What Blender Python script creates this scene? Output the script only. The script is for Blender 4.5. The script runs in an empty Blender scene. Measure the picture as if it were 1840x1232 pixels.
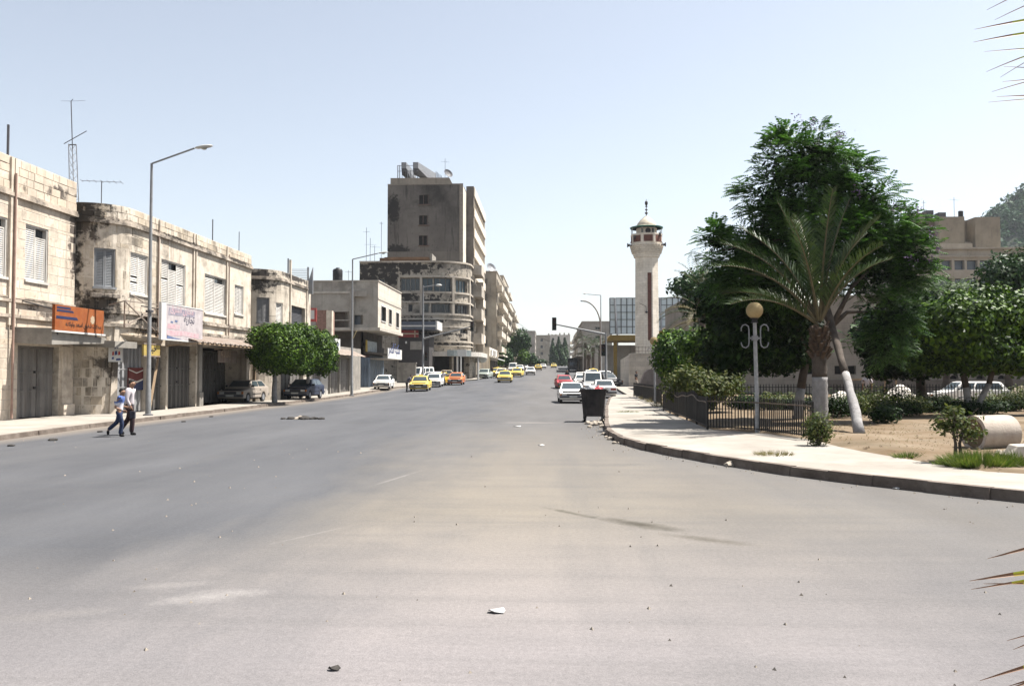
import bpy, bmesh, math, random
import numpy as np
from mathutils import Vector, Matrix
random.seed(7)
RNG = np.random.default_rng(7)
sc = bpy.context.scene
COL = sc.collection
rad = math.radians

# ---------------------------------------------------------------- camera
F_PX, CAM_H = 1550.0, 1.95
YAW, PITCH = math.atan(65 / F_PX), math.atan(54 / F_PX)
cd = bpy.data.cameras.new('camera')
cam = bpy.data.objects.new('camera', cd)
COL.objects.link(cam)
cam.location = (0, 0, CAM_H)
cam.rotation_euler = (math.pi / 2 + PITCH, 0, YAW)
cd.sensor_width = 36
cd.lens = 36 * F_PX / 1840
cd.clip_start, cd.clip_end = 0.1, 9000
sc.camera = cam
# ---------------------------------------------------------------- sky
SUN_EL, SUN_AZ = rad(62), rad(70)          # azimuth clockwise from +Y (down the street)
world = bpy.data.worlds.new('World')
sc.world = world
world.use_nodes = True
wn = world.node_tree
bg = wn.nodes['Background']
sky = wn.nodes.new('ShaderNodeTexSky')
sky.sky_type = 'NISHITA'
sky.sun_disc = False
sky.sun_elevation, sky.sun_rotation = SUN_EL, SUN_AZ
sky.altitude, sky.air_density, sky.dust_density, sky.ozone_density = 300, 1.12, 1.5, 0.6
pale = wn.nodes.new('ShaderNodeHueSaturation')      # milky summer sky, thin high dust
pale.inputs['Saturation'].default_value = 0.54
wn.links.new(sky.outputs[0], pale.inputs['Color'])
wn.links.new(pale.outputs[0], bg.inputs[0])
bg.inputs[1].default_value = 0.067
# ---------------------------------------------------------------- sun
sd = bpy.data.lights.new('sun', 'SUN')
sun = bpy.data.objects.new('sun', sd)
COL.objects.link(sun)
sd.energy, sd.angle, sd.color = 5.0, rad(0.53), (1.0, 0.955, 0.89)
SUN_DIR = Vector((math.sin(SUN_AZ) * math.cos(SUN_EL), math.cos(SUN_AZ) * math.cos(SUN_EL), math.sin(SUN_EL)))
sun.rotation_euler = SUN_DIR.to_track_quat('Z', 'Y').to_euler()
sun.location = SUN_DIR * 60
# ---------------------------------------------------------------- exposure
sc.view_settings.view_transform = 'Standard'
sc.view_settings.look = 'None'
sc.view_settings.exposure, sc.view_settings.gamma = 1.45, 1.0
sc.view_settings.use_curve_mapping = False
sc.cycles.max_bounces = 6
sc.cycles.diffuse_bounces = 3
sc.cycles.transparent_max_bounces = 6


# ================================================================ survey helpers
def _ray(px, py):
    x, y = (px - 920) / F_PX, (616 - py) / F_PX
    cp, sp, cy, sy = math.cos(PITCH), math.sin(PITCH), math.cos(YAW), math.sin(YAW)
    fx, fy, fz = x, cp - y * sp, sp + y * cp
    return (fx * cy - fy * sy, fx * sy + fy * cy, fz)


def zr(Y):
    t = min(Y, 330) - 60
    r = 0 if t < 0 else (.0178 * t * t / 56 if t < 28 else .0178 * (t - 14))
    return r - max(0, Y - 345) * .012 if Y < 900 else r - 6.7


def zg(X, Y):
    """height of the street surface"""
    c = .25 * min(1, max(0, (Y - 50) / 40)) * (1 if Y < 330 else 0)
    return zr(Y) + c * max(0, 1 - ((X + 6) / 9.5) ** 2)


def Xp(px, Y, py=670):
    d = _ray(px, py)
    return d[0] / d[1] * Y


def Yp(px, X, py=670):
    d = _ray(px, py)
    return X * d[1] / d[0]


def Zp(py, Y, px=920):
    d = _ray(px, py)
    return CAM_H + d[2] / d[1] * Y


def pxof(x, y):
    cy, sy = math.cos(YAW), math.sin(YAW)
    return 920 + F_PX * (x * cy + y * sy) / (y * cy - x * sy)


def G(px, py, h=0.0):
    """point of the street surface (raised by h) seen at that pixel of the survey photo"""
    d = _ray(px, py)
    t = 5.0
    for _ in range(4000):
        x, y, z = d[0] * t, d[1] * t, CAM_H + d[2] * t
        if z <= zg(x, y) + h:
            break
        t += max(.01, min(.5, (z - zg(x, y) - h)) * .9)
    return Vector((x, y, z))


# ================================================================ mesh builder
class MB:
    def __init__(s):
        s.v, s.f, s.m, s.mi = [], [], [], 0

    def add(s, vs, fs, mi=None):
        b = len(s.v)
        s.v += [tuple(p) for p in vs]
        s.f += [tuple(i + b for i in f) for f in fs]
        s.m += [s.mi if mi is None else mi] * len(fs)
        return s

    def hexa(s, p, mi=None):
        """8 points: bottom 0-3, top 4-7, same winding"""
        return s.add(p, [(3, 2, 1, 0), (4, 5, 6, 7), (0, 1, 5, 4), (1, 2, 6, 5), (2, 3, 7, 6), (3, 0, 4, 7)], mi)

    def box(s, x0, x1, y0, y1, z0, z1, mi=None):
        return s.hexa([(x0, y0, z0), (x1, y0, z0), (x1, y1, z0), (x0, y1, z0),
                       (x0, y0, z1), (x1, y0, z1), (x1, y1, z1), (x0, y1, z1)], mi)

    def quad(s, a, b, c, d, mi=None):
        return s.add([a, b, c, d], [(0, 1, 2, 3)], mi)

    def ngon(s, pts, mi=None):
        return s.add(pts, [tuple(range(len(pts)))], mi)

    def prism(s, pts, vec, mi=None):
        n = len(pts)
        vec = Vector(vec)
        top = [tuple(Vector(p) + vec) for p in pts]
        return s.add(list(pts) + top, [tuple(range(n))[::-1], tuple(range(n, 2 * n))] +
                     [(i, (i + 1) % n, (i + 1) % n + n, i + n) for i in range(n)], mi)

    def bar(s, a, b, w, h=None, mi=None):
        """square bar from a to b"""
        a, b = Vector(a), Vector(b)
        h = h or w
        d = (b - a)
        if d.length < 1e-6:
            return s
        d.normalize()
        u = d.cross(Vector((0, 0, 1)))
        if u.length < 1e-3:
            u = Vector((1, 0, 0))
        u.normalize()
        v = u.cross(d)
        u, v = u * w / 2, v * h / 2
        return s.hexa([a - u - v, a + u - v, a + u + v, a - u + v, b - u - v, b + u - v, b + u + v, b - u + v], mi)

    def tube(s, path, r, n=8, mi=None, cap=True):
        path = [Vector(p) for p in path]
        rr = r if isinstance(r, (list, tuple)) else [r] * len(path)
        vs, fs = [], []
        pu = None
        for i, p in enumerate(path):
            d = (path[min(i + 1, len(path) - 1)] - path[max(i - 1, 0)]).normalized()
            u = pu - d * pu.dot(d) if pu is not None else d.cross(Vector((0, 0, 1)))
            if u.length < 1e-3:
                u = d.cross(Vector((1, 0, 0)))
            u.normalize()
            pu = u
            w = d.cross(u)
            for k in range(n):
                a = 2 * math.pi * k / n
                vs.append(p + (u * math.cos(a) + w * math.sin(a)) * rr[i])
        for i in range(len(path) - 1):
            for k in range(n):
                k2 = (k + 1) % n
                fs.append((i * n + k, i * n + k2, (i + 1) * n + k2, (i + 1) * n + k))
        if cap:
            fs.append(tuple(range(n))[::-1])
            fs.append(tuple((len(path) - 1) * n + k for k in range(n)))
        return s.add(vs, fs, mi)

    def lathe(s, prof, c=(0, 0, 0), n=16, mi=None, a0=0.0):
        vs, fs = [], []
        for r, z in prof:
            for k in range(n):
                a = a0 + 2 * math.pi * k / n
                vs.append((c[0] + r * math.cos(a), c[1] + r * math.sin(a), c[2] + z))
        for i in range(len(prof) - 1):
            for k in range(n):
                k2 = (k + 1) % n
                fs.append((i * n + k, i * n + k2, (i + 1) * n + k2, (i + 1) * n + k))
        fs.append(tuple(range(n))[::-1])
        fs.append(tuple((len(prof) - 1) * n + k for k in range(n)))
        return s.add(vs, fs, mi)

    def ball(s, c, r, n=12, m=8, mi=None, sz=1.0):
        return s.lathe([(max(.002, r * math.sin(math.pi * i / m)), -r * sz * math.cos(math.pi * i / m)) for i in range(m + 1)], c, n, mi)

    def build(s, name, mats, parent=None, smooth=False, world=True, bevel=0, flip=False):
        off = root_loc(parent) if (parent is not None and world) else Vector((0, 0, 0))
        me = bpy.data.meshes.new(name)
        me.from_pydata([(p[0] - off.x, p[1] - off.y, p[2] - off.z) for p in s.v], [], s.f)
        mats = mats if isinstance(mats, (list, tuple)) else [mats]
        for m in mats:
            me.materials.append(m)
        if len(mats) > 1:
            me.polygons.foreach_set('material_index', s.m)
        if bevel:
            bm = bmesh.new()
            bm.from_mesh(me)
            bmesh.ops.recalc_face_normals(bm, faces=bm.faces)
            ed = [e for e in bm.edges if len(e.link_faces) == 2 and e.calc_face_angle(0) > .5]
            bmesh.ops.bevel(bm, geom=ed, offset=bevel, segments=2, affect='EDGES', profile=.6, clamp_overlap=True)
            bm.to_mesh(me)
            bm.free()
        if smooth:
            me.polygons.foreach_set('use_smooth', [True] * len(me.polygons))
            if smooth != 'all':
                try:
                    me.set_sharp_from_angle(angle=rad(40))
                except Exception:
                    pass
        me.update()
        o = bpy.data.objects.new(name, me)
        COL.objects.link(o)
        if parent is not None:
            o.parent = parent
        return o


def root_loc(o):
    l = Vector((0, 0, 0))
    while o is not None:
        l += o.location
        o = o.parent
    return l


def tag(o, label=None, cat=None, group=None, kind=None):
    if label: o['label'] = label
    if cat: o['category'] = cat
    if group: o['group'] = group
    if kind: o['kind'] = kind
    return o


def thing(name, label, cat, loc=(0, 0, 0), group=None, rotz=0):
    o = bpy.data.objects.new(name, None)
    COL.objects.link(o)
    o.location = loc
    o.rotation_euler = (0, 0, rotz)
    o.empty_display_size = .3
    return tag(o, label, cat, group)


def copy_tree(o, parent=None):
    c = o.copy()
    COL.objects.link(c)
    if parent is not None:
        c.parent = parent
    for ch in list(o.children):
        copy_tree(ch, c)
    return c


def raw_mesh(name, verts, faces_n, nper, mats, parent=None, mi=None, smooth=False):
    """fast mesh from numpy: verts (N,3); faces are consecutive runs of nper vertices"""
    off = root_loc(parent) if parent is not None else Vector((0, 0, 0))
    v = np.asarray(verts, dtype=np.float32).reshape(-1, 3) - np.array(off, dtype=np.float32)
    me = bpy.data.meshes.new(name)
    nv = len(v)
    me.vertices.add(nv)
    me.vertices.foreach_set('co', v.ravel())
    nf = nv // nper
    me.loops.add(nf * nper)
    me.loops.foreach_set('vertex_index', np.arange(nf * nper, dtype=np.int32))
    me.polygons.add(nf)
    me.polygons.foreach_set('loop_start', np.arange(0, nf * nper, nper, dtype=np.int32))
    for m in (mats if isinstance(mats, (list, tuple)) else [mats]):
        me.materials.append(m)
    if mi is not None:
        me.polygons.foreach_set('material_index', np.asarray(mi, dtype=np.int32))
    me.update(calc_edges=True)
    o = bpy.data.objects.new(name, me)
    COL.objects.link(o)
    if parent is not None:
        o.parent = parent
    return o


# ================================================================ materials
KA = .60       # one scale for the dusty building and pavement colours


def tone(c, k=KA, grey=.27):
    l = c[0] * .3 + c[1] * .55 + c[2] * .15
    if max(c) > 2.6 * min(c):      # strong paint keeps its hue
        grey *= .15
    return tuple((x * (1 - grey) + l * grey) * k for x in c[:3])


class NT:
    def __init__(s, name):
        s.mat = bpy.data.materials.new(name)
        s.mat.use_nodes = True
        s.t = s.mat.node_tree
        s.b = s.t.nodes['Principled BSDF']

    def n(s, typ, **kw):
        nd = s.t.nodes.new('ShaderNode' + typ)
        for k, v in kw.items():
            setattr(nd, k, v)
        return nd

    def link(s, a, b):
        s.t.links.new(a, b)

    def val(s, sock, v):
        if hasattr(v, 'is_output') or isinstance(v, bpy.types.NodeSocket):
            s.link(v, sock)
        else:
            sock.default_value = v

    def pos(s, scale=(1, 1, 1), rot=(0, 0, 0), loc=(0, 0, 0), src='pos'):
        if src == 'pos':
            o = s.n('NewGeometry').outputs['Position']
        else:
            o = s.n('TexCoord').outputs['Object']
        m = s.n('Mapping')
        s.link(o, m.inputs[0])
        m.inputs['Scale'].default_value = scale
        m.inputs['Rotation'].default_value = rot
        m.inputs['Location'].default_value = loc
        return m.outputs[0]

    def noise(s, vec, scale=1.0, detail=4, rough=.55, out=0):
        nd = s.n('TexNoise')
        s.link(vec, nd.inputs['Vector'])
        nd.inputs['Scale'].default_value = scale
        nd.inputs['Detail'].default_value = detail
        nd.inputs['Roughness'].default_value = rough
        return nd.outputs[out]

    def ramp(s, fac, lo, hi, a=0.0, b=1.0):
        nd = s.n('MapRange', clamp=True)
        s.val(nd.inputs[0], fac)
        for i, v in zip((1, 2, 3, 4), (lo, hi, a, b)):
            nd.inputs[i].default_value = v
        return nd.outputs[0]

    def math(s, op, a, b=0.0, clamp=False):
        nd = s.n('Math', operation=op, use_clamp=clamp)
        s.val(nd.inputs[0], a)
        s.val(nd.inputs[1], b)
        return nd.outputs[0]

    def mix(s, f, a, b, mode='MIX'):
        nd = s.n('MixRGB', blend_type=mode)
        s.val(nd.inputs[0], f)
        for i, c in ((1, a), (2, b)):
            if isinstance(c, (tuple, list)):
                nd.inputs[i].default_value = tuple(c)[:3] + (1,)
            else:
                s.link(c, nd.inputs[i])
        return nd.outputs[0]

    def bump(s, h, strength=.3, dist=.02):
        nd = s.n('Bump')
        nd.inputs['Strength'].default_value = strength
        nd.inputs['Distance'].default_value = dist
        s.link(h, nd.inputs['Height'])
        s.link(nd.outputs[0], s.b.inputs['Normal'])

    def done(s, col, rough=.85, metal=0.0, spec=.3):
        if isinstance(col, (tuple, list)):
            s.b.inputs['Base Color'].default_value = tuple(col)[:3] + (1,)
        else:
            s.link(col, s.b.inputs['Base Color'])
        s.val(s.b.inputs['Roughness'], rough)
        s.b.inputs['Metallic'].default_value = metal
        s.b.inputs['Specular IOR Level'].default_value = spec
        return s.mat

    def blot(s, c, size, rotz=0.0, soft=.5):
        """1 inside an ellipsoid patch of the place, 0 outside, soft edge"""
        sb = s.n('VectorMath', operation='SUBTRACT')
        s.link(s.n('NewGeometry').outputs['Position'], sb.inputs[0])
        sb.inputs[1].default_value = c
        m = s.n('Mapping', vector_type='TEXTURE')
        s.link(sb.outputs[0], m.inputs[0])
        m.inputs['Rotation'].default_value = (0, 0, rotz)
        m.inputs['Scale'].default_value = size
        ln = s.n('VectorMath', operation='LENGTH')
        s.link(m.outputs[0], ln.inputs[0])
        return s.ramp(ln.outputs['Value'], 1.0, 1.0 - soft)


def mat_plain(name, col, rough=.8, metal=0.0, var=.18, scale=3.0, bump=0.0, spec=.3, rnd=0.0, src='pos'):
    t = NT(name)
    col = tone(col, .68, .08)
    p = t.pos(src=src)
    f = t.noise(p, scale, 5)
    c = t.mix(t.ramp(f, .3, .7), [x * (1 - var) for x in col], [min(1, x * (1 + var)) for x in col])
    if rnd:
        oi = t.n('ObjectInfo').outputs['Random']
        c = t.mix(1.0, c, t.ramp(oi, 0, 1, 1 - rnd, 1 + rnd), 'MULTIPLY')
    if bump:
        t.bump(t.noise(p, scale * 9, 3), bump, .01)
    return t.done(c, rough, metal, spec)


def mat_wall(name, lo, hi, scale=1.2, dirt=(.10, .085, .07), amt=.5, thr=.52, streak=.5, blots=(), rnd=0.0, bump=.35, fine=14.0, mott=.3,
             rows=None, spec=.2, bn=.7, bs=2.6, k=KA):
    """weathered masonry / plaster: tone noise, dirt blotches, rain streaks, named stains"""
    t = NT(name)
    lo, hi, dirt = tone(lo, k), tone(hi, k), tone(dirt)
    p = t.pos()
    c = t.mix(t.ramp(t.noise(p, scale, 5, .6), .32, .68), lo, hi)
    if rnd:
        oi = t.n('ObjectInfo').outputs['Random']
        c = t.mix(1.0, c, t.ramp(oi, 0, 1, 1 - rnd, 1 + rnd * .8), 'MULTIPLY')
    if rows:      # masonry courses too far off to model: (height, length, depth of tone)
        br = t.n('TexBrick')
        q = t.pos((1, 1, 1), rows[3] if len(rows) > 3 else (0, 0, 0))
        t.link(q, br.inputs[0])
        br.inputs['Color1'].default_value = (1, 1, 1, 1)
        br.inputs['Color2'].default_value = (1 - rows[2], 1 - rows[2], 1 - rows[2], 1)
        br.inputs['Mortar'].default_value = (1 - rows[2] * 2.2,) * 3 + (1,)
        br.inputs['Scale'].default_value = 1.0
        br.inputs['Mortar Size'].default_value = .018
        br.inputs['Brick Width'].default_value = rows[1]
        br.inputs['Row Height'].default_value = rows[0]
        c = t.mix(1.0, c, br.outputs[0], 'MULTIPLY')
    c = t.mix(t.ramp(t.noise(t.pos(loc=(3, 17, 9)), scale * 2.7, 7, .72), .5, .72, 0, mott), c, [x * .45 + y * .5 for x, y in zip(lo, dirt)])
    d = t.ramp(t.noise(t.pos(loc=(31, 7, 3)), scale * .55, 8, .68), thr, thr + .16, 0, amt)
    if streak:
        sn = t.noise(t.pos((2.2, 2.2, .16)), 1.0, 5, .6)
        d = t.math('MAXIMUM', d, t.ramp(sn, .55, .72, 0, streak))
    fn = t.noise(p, bs, 6, .7)
    for b in blots:
        m = t.blot(*b[:4]) if len(b) > 3 else t.blot(*b[:2])
        m = t.math('ADD', m, t.ramp(fn, .25, .75, -bn, bn))
        d = t.math('MAXIMUM', d, t.ramp(m, .26, .68, 0, .96))
    c = t.mix(d, c, dirt)
    t.bump(t.noise(p, fine, 4, .6), bump, .02)
    return t.done(c, .9, 0, spec)


def wall_k(k, *a, **kw):
    return mat_wall(*a, k=k, **kw)


def mat_leaf(name, a, b, rough=.5, trans=.25, spec=.35, pw=2.2):
    t = NT(name)
    a, b = [x * .8 for x in a], [x * .8 for x in b]
    r = t.n('NewGeometry').outputs['Random Per Island']
    c = t.mix(t.math('POWER', r, pw), a, b)
    c = t.mix(t.ramp(t.noise(t.pos(), .9, 3), .35, .65, 0, .45), c, [x * .55 for x in a])
    m = t.done(c, rough, 0, spec * .45)
    if trans:
        tr = t.n('BsdfTranslucent')
        t.link(t.mix(1.0, c, (1.0, 1.15, .5), 'MULTIPLY'), tr.inputs[0])
        mx = t.n('MixShader')
        mx.inputs[0].default_value = trans
        out = t.t.nodes['Material Output']
        t.link(t.b.outputs[0], mx.inputs[1])
        t.link(tr.outputs[0], mx.inputs[2])
        t.link(mx.outputs[0], out.inputs[0])
    return m


def mat_glass(name, col=(.02, .025, .03), rough=.08):
    t = NT(name)
    return t.done(t.mix(t.ramp(t.noise(t.pos(), 1.5, 3), .3, .7, 0, .6), col, [x * 1.8 for x in col]), rough, 0, .6)


def mat_metal_sheet(name, col, rust=(.16, .08, .045), amt=.5, rough=.55):
    t = NT(name)
    col, rust = tone(col), tone(rust)
    p = t.pos((5, 5, .5))
    d = t.ramp(t.noise(p, 1.0, 6, .65), .5, .72, 0, amt)
    e = t.ramp(t.noise(t.pos(), 3.1, 6, .7), .58, .7, 0, amt)
    c = t.mix(t.math('MAXIMUM', d, e), t.mix(t.ramp(t.noise(t.pos(), .8, 4), .3, .7), [x * .75 for x in col], [x * 1.15 for x in col]), rust)
    t.bump(t.noise(t.pos(), 25, 3), .12, .01)
    return t.done(c, rough, 0, .4)


CREAM = mat_wall('limestone_cream', (.42, .34, .24), (.62, .53, .40), .9, amt=.6, thr=.54, streak=.4, rnd=.10, k=1)
JOINT = mat_plain('mortar_joint', (.58, .51, .42), .95, var=.3, scale=4)
BLK = mat_plain('black_paint', (.018, .018, .02), .55)
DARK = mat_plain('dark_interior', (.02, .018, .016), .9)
RUBBER = mat_plain('tyre_rubber', (.022, .022, .024), .85)
GLASS = mat_glass('dark_glass')
GREY_METAL = mat_plain('grey_galvanised', (.33, .34, .36), .5, .3, .12)
DGREY = mat_plain('dark_grey_metal', (.10, .10, .11), .6)
WHITE = mat_plain('white_paint', (.74, .73, .70), .5, var=.06)
CONC = mat_wall('concrete_grey', (.30, .27, .23), (.44, .40, .34), 1.5, amt=.4, thr=.56, streak=.3)
SHUTTER = mat_metal_sheet('shutter_grey_paint', (.82, .77, .69), (.22,.18,.14), amt=.45, rough=.7)
DOORSHEET = mat_metal_sheet('door_sheet_grey', (.25, .225, .20), (.10, .07, .05), .7)
BLUESHEET = mat_metal_sheet('door_sheet_blue', (.17, .25, .34), (.16, .13, .11), .5)
REDSHEET = mat_metal_sheet('door_sheet_red', (.16, .03, .025), (.07, .03, .03), .4)
RUST = mat_metal_sheet('rusty_sheet', (.34, .26, .2), (.20, .09, .04), .85, .8)
WOOD = mat_plain('old_wood', (.36, .25, .15), .8, var=.3, scale=6)
# ================================================================ ground
def axis(*segs):
    out = []
    for a, b, st in segs:
        n = max(1, int(round((b - a) / st)))
        out += [a + (b - a) * i / n for i in range(n)]
    return out + [segs[-1][1]]


YS = axis((-60, 0, 6), (0, 60, 3), (60, 96, 2), (96, 360, 8), (360, 900, 60))


def grid_sheet(name, xs, ys, zf, mat, keep=None):
    mb = MB()
    nx = len(xs)
    vs = [(x, y, zf(x, y)) for y in ys for x in xs]
    fs = []
    for j in range(len(ys) - 1):
        for i in range(nx - 1):
            fs.append((j * nx + i, j * nx + i + 1, (j + 1) * nx + i + 1, (j + 1) * nx + i))
    mb.add(vs, fs)
    return mb.build(name, mat)


def interp(tab, y):
    if y <= tab[0][0]: return tab[0][1]
    for (a, va), (b, vb) in zip(tab, tab[1:]):
        if y <= b: return va + (vb - va) * (y - a) / (b - a)
    return tab[-1][1]


SOIL = mat_wall('dry_soil', (.17, .11, .055), (.31, .22, .125), .6, (.13, .10, .05), .5, .5, 0, bump=.8, fine=6)
tag(grid_sheet('ground', axis((-1800, -120, 240), (-120, 120, 8), (120, 1800, 240)), axis((-300, -60, 80), (-60, 360, 8), (360, 900, 60), (900, 2600, 340)),
               lambda x, y: (zg(-16, y) if y < 900 else zg(0, 900)) - .06, SOIL), 'dry earth ground under the whole town', kind='structure')


# --- road: asphalt with sandy dust blown over it
def road_mat():
    t = NT('dusty_asphalt')
    p = t.pos()
    sep = t.n('SeparateXYZ')
    t.link(p, sep.inputs[0])
    base = t.mix(t.ramp(t.noise(t.pos((.5, .12, 1)), 1.0, 6, .62), .3, .7), (.092, .095, .102), (.148, .150, .156))
    # dust field: sandy in the middle of the junction, thinner up the street
    wob = t.ramp(t.noise(t.pos((.25, .1, 1)), 1.0, 6, .65), .2, .8, -2.2, 2.2)
    xw = t.math('ADD', sep.outputs[0], wob)
    fx = t.math('MULTIPLY', t.ramp(xw, -4.6, -1.2), t.ramp(xw, 4.5, .2, .42, 1.0))
    fy = t.ramp(sep.outputs[1], 34, 12, .25, 1.0)
    near = t.math('MULTIPLY', t.ramp(sep.outputs[1], 9.5, 5.0), .8)
    dust = t.math('MAXIMUM', t.math('MULTIPLY', fx, fy), near)
    dust = t.math('MULTIPLY', dust, t.ramp(t.noise(t.pos((.5, .9, 1), (0, 0, .35)), 1.0, 8, .65), .25, .7, .68, 1.0))
    tint = t.mix(t.ramp(sep.outputs[1], 12, 6), (.33, .288, .225), (.36, .328, .315))
    c = t.mix(t.math('MULTIPLY', dust, .92), base, tint)
    # tyre polished sweeps round the corner
    sw = t.noise(t.pos((.16, 2.4, 1), (0, 0, .28)), 1.0, 5, .6)
    c = t.mix(t.ramp(sw, .48, .72, 0, .30), c, (.15, .145, .14))
    sw2 = t.noise(t.pos((.5, .035, 1), (0, 0, 0), (5, 0, 0)), 1.0, 5, .6)
    c = t.mix(t.ramp(sw2, .52, .7, 0, .4), c, (.155, .152, .147))
    # gutter dust beside the kerbs
    e1 = t.ramp(sep.outputs[0], -14.7, -16.2, 0, .7)
    c = t.mix(e1, c, (.34, .28, .21))
    # named marks: oil drag mark, chalky spill, tar patches, old paint
    fn = t.ramp(t.noise(p, 3.5, 6, .7), .25, .75, -.35, .35)
    for (a, size, rz, col, amt) in (
            (G(1150, 942), (1.15, .30, 1), rad(-47), (.085, .075, .055), .95), (G(1030, 922), (1.0, .13, 1), rad(-52), (.10, .09, .065), .8),
            (G(1275, 970), (.9, .24, 1), rad(-35), (.12, .105, .08), .7),
            (G(385, 1070), (.75, .32, 1), rad(25), (.46, .43, .40), .5), (G(320, 1050), (.7, .22, 1), rad(15), (.40, .37, .34), .25),
            (G(90, 1105), (.9, .25, 1), rad(25), (.36, .33, .30), .22),
            (G(955, 759), (1.7, .5, 1), 0, (.42, .38, .33), .7), (G(850, 757), (1.5, .7, 1), rad(20), (.09, .088, .085), .7),
            (G(640, 760), (1.3, .5, 1), 0, (.10, .098, .095), .6), (G(715, 858), (1.9, .07, 1), rad(78), (.40, .38, .35), .4),
            (G(560, 960), (1.0, .05, 1), rad(62), (.38, .36, .33), .35), (G(1110, 835), (1.3, .5, 1), rad(15), (.17, .16, .145), .6)):
        m = t.math('ADD', t.blot(tuple(a), size, rz, .95), fn)
        c = t.mix(t.ramp(m, .25, .95, 0, amt), c, col)
    g = t.noise(p, 60, 3, .7)
    c = t.mix(1.0, c, t.mix(.5, t.ramp(g, .3, .7, .70, 1.30), t.ramp(t.noise(p, 21, 3, .7), .3, .7, .76, 1.24)), 'MULTIPLY')
    g2 = t.noise(t.pos(loc=(9, 4, 2)), 9, 4, .7)
    c = t.mix(t.ramp(g2, .66, .76, 0, .35), c, (.28, .255, .22))
    c = t.mix(1.0, c, (.53, .53, .545), 'MULTIPLY')
    t.bump(g, .45, .012)
    return t.done(c, .88, 0, .25)


KERB_R = [(-30, 40), (4, 26), (8, 16), (11, 10.2), (13.1, 7.3), (14.05, 6.5), (15.3, 5.5), (16.8, 4.5), (19.4, 3.3), (21.8, 2.45), (24.2, 1.95), (27, 1.8), (31.8, 2.05),
          (46, 3.0), (62, 4.3), (69.5, 5.2), (71, 6.3), (95, 7.0), (340, 7.4), (900, 8)]
KERB_L = [(-60, -14.6), (20, -15.6), (30, -16.2), (80, -16.6), (93, -16.3), (101, -14.0), (113, -12.0), (116, -9.6), (150, -8.2), (340, -7), (900, -7)]
tag(grid_sheet('road', axis((-60, -20, 8), (-20, 12, 1), (12, 60, 8)), YS, lambda x, y: zg(x, y), road_mat()),
    'wide sun bleached asphalt junction and street with sandy dust', kind='structure')

PAVE = wall_k(0.58, 'pavement_concrete', (.37, .325, .265), (.50, .45, .375), .7, (.24, .19, .135), .5, .53, 0, bump=.25, fine=18, mott=.4)
KERBM = mat_wall('kerb_stone', (.17, .125, .095), (.30, .235, .185), 2.2, (.08, .055, .04), .5, .5, .2, bump=.9, fine=9)


def strip(name, tab, inner, y0, y1, st, h, mat, label, jag=0.0):
    """pavement slab between a kerb line and an inner line, with a real kerb face"""
    mb = MB()
    n = int((y1 - y0) / st)
    ys = sorted(set([y0 + (y1 - y0) * i / n for i in range(n + 1)] + [y for y, _ in tab if y0 < y < y1]))
    for a, b in zip(ys, ys[1:]):
        ka, kb, ia, ib = interp(tab, a), interp(tab, b), interp(inner, a), interp(inner, b)
        za, zb = zg(ka, a) + h, zg(kb, b) + h
        w = .16 if ia > ka else -.16
        mb.quad((ka + w, a, za), (ia, a, za), (ib, b, zb), (kb + w, b, zb), 0)
    o = mb.build(name, mat)
    tag(o, label, kind='structure')
    return o


def kerb(name, tab, y0, y1, st, h, side, label):
    """kerb of separate stones; y0..y1 along the street"""
    root = thing(name, label, None, (0, 0, 0))
    root['kind'] = 'structure'
    pts = []
    y = y0
    ln = 0
    n = int((y1 - y0) / .25)
    for i in range(n + 1):
        y = y0 + (y1 - y0) * i / n
        pts.append(Vector((interp(tab, y), y, 0)))
    cum = [0]
    for a, b in zip(pts, pts[1:]):
        cum.append(cum[-1] + (b - a).length)

    def at(d):
        d = max(0, min(cum[-1], d))
        k = min(len(cum) - 2, int(np.searchsorted(cum, d, 'right')) - 1)
        return pts[k].lerp(pts[k + 1], (d - cum[k]) / max(1e-6, cum[k + 1] - cum[k]))
    d = 0
    while d < cum[-1] - .1:
        e = d + st * random.uniform(.9, 1.1)
        a, b = at(d + .003), at(e - .003)
        t = (b - a).normalized()
        nrm = Vector((-t.y, t.x, 0)) * (.175 * side)
        j = random.uniform(-.022, .022)
        za, zb = zg(a.x, a.y), zg(b.x, b.y)
        hh = h + random.uniform(-.02, .006)
        mb = MB()
        off = nrm.normalized() * j
        p = [a + off, b + off, b + nrm, a + nrm]
        zz = [za, zb, zb, za]
        mb.hexa([(q.x, q.y, z - .1) for q, z in zip(p, zz)] + [(q.x + (nrm.x * .12 if k < 2 else 0), q.y + (nrm.y * .12 if k < 2 else 0), z + hh) for k, (q, z) in enumerate(zip(p, zz))])
        mb.build('kerb_stone', KERBM, root)
        d = e
    return root


GARDEN = [(-30, 46), (4, 31), (8, 19.5), (11, 13.6), (13, 11.2), (15.7, 8.9), (15.9, 7.9), (18, 7.45), (20.7, 7.0), (23.3, 7.05), (26.1, 6.3), (27.4, 5.05), (31.3, 5.2), (41, 5.45), (48, 6.4), (66, 6.6),
          (72, 9), (92, 9.5), (340, 11)]
strip('pavement_right', KERB_R, GARDEN, 2, 340, 1.2, .175, PAVE, 'pale concrete pavement sweeping round the garden corner')
strip('pavement_left', KERB_L, [(-60, -21.4), (340, -21.4)], -30, 113, 1.5, .14, PAVE, 'pale pavement in front of the old shops')
strip('pavement_far', KERB_L, [(113, -17), (340, -17)], 113, 340, 4, .13, PAVE, 'far pavement below the apartment blocks')
kerb('kerb_right', KERB_R, 4, 69.5, .95, .185, -1, 'rough stone kerb curving round the garden pavement')
kerb('kerb_left', KERB_L, 20, 101, 1.1, .15, 1, 'worn low kerb along the left pavement')
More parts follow.
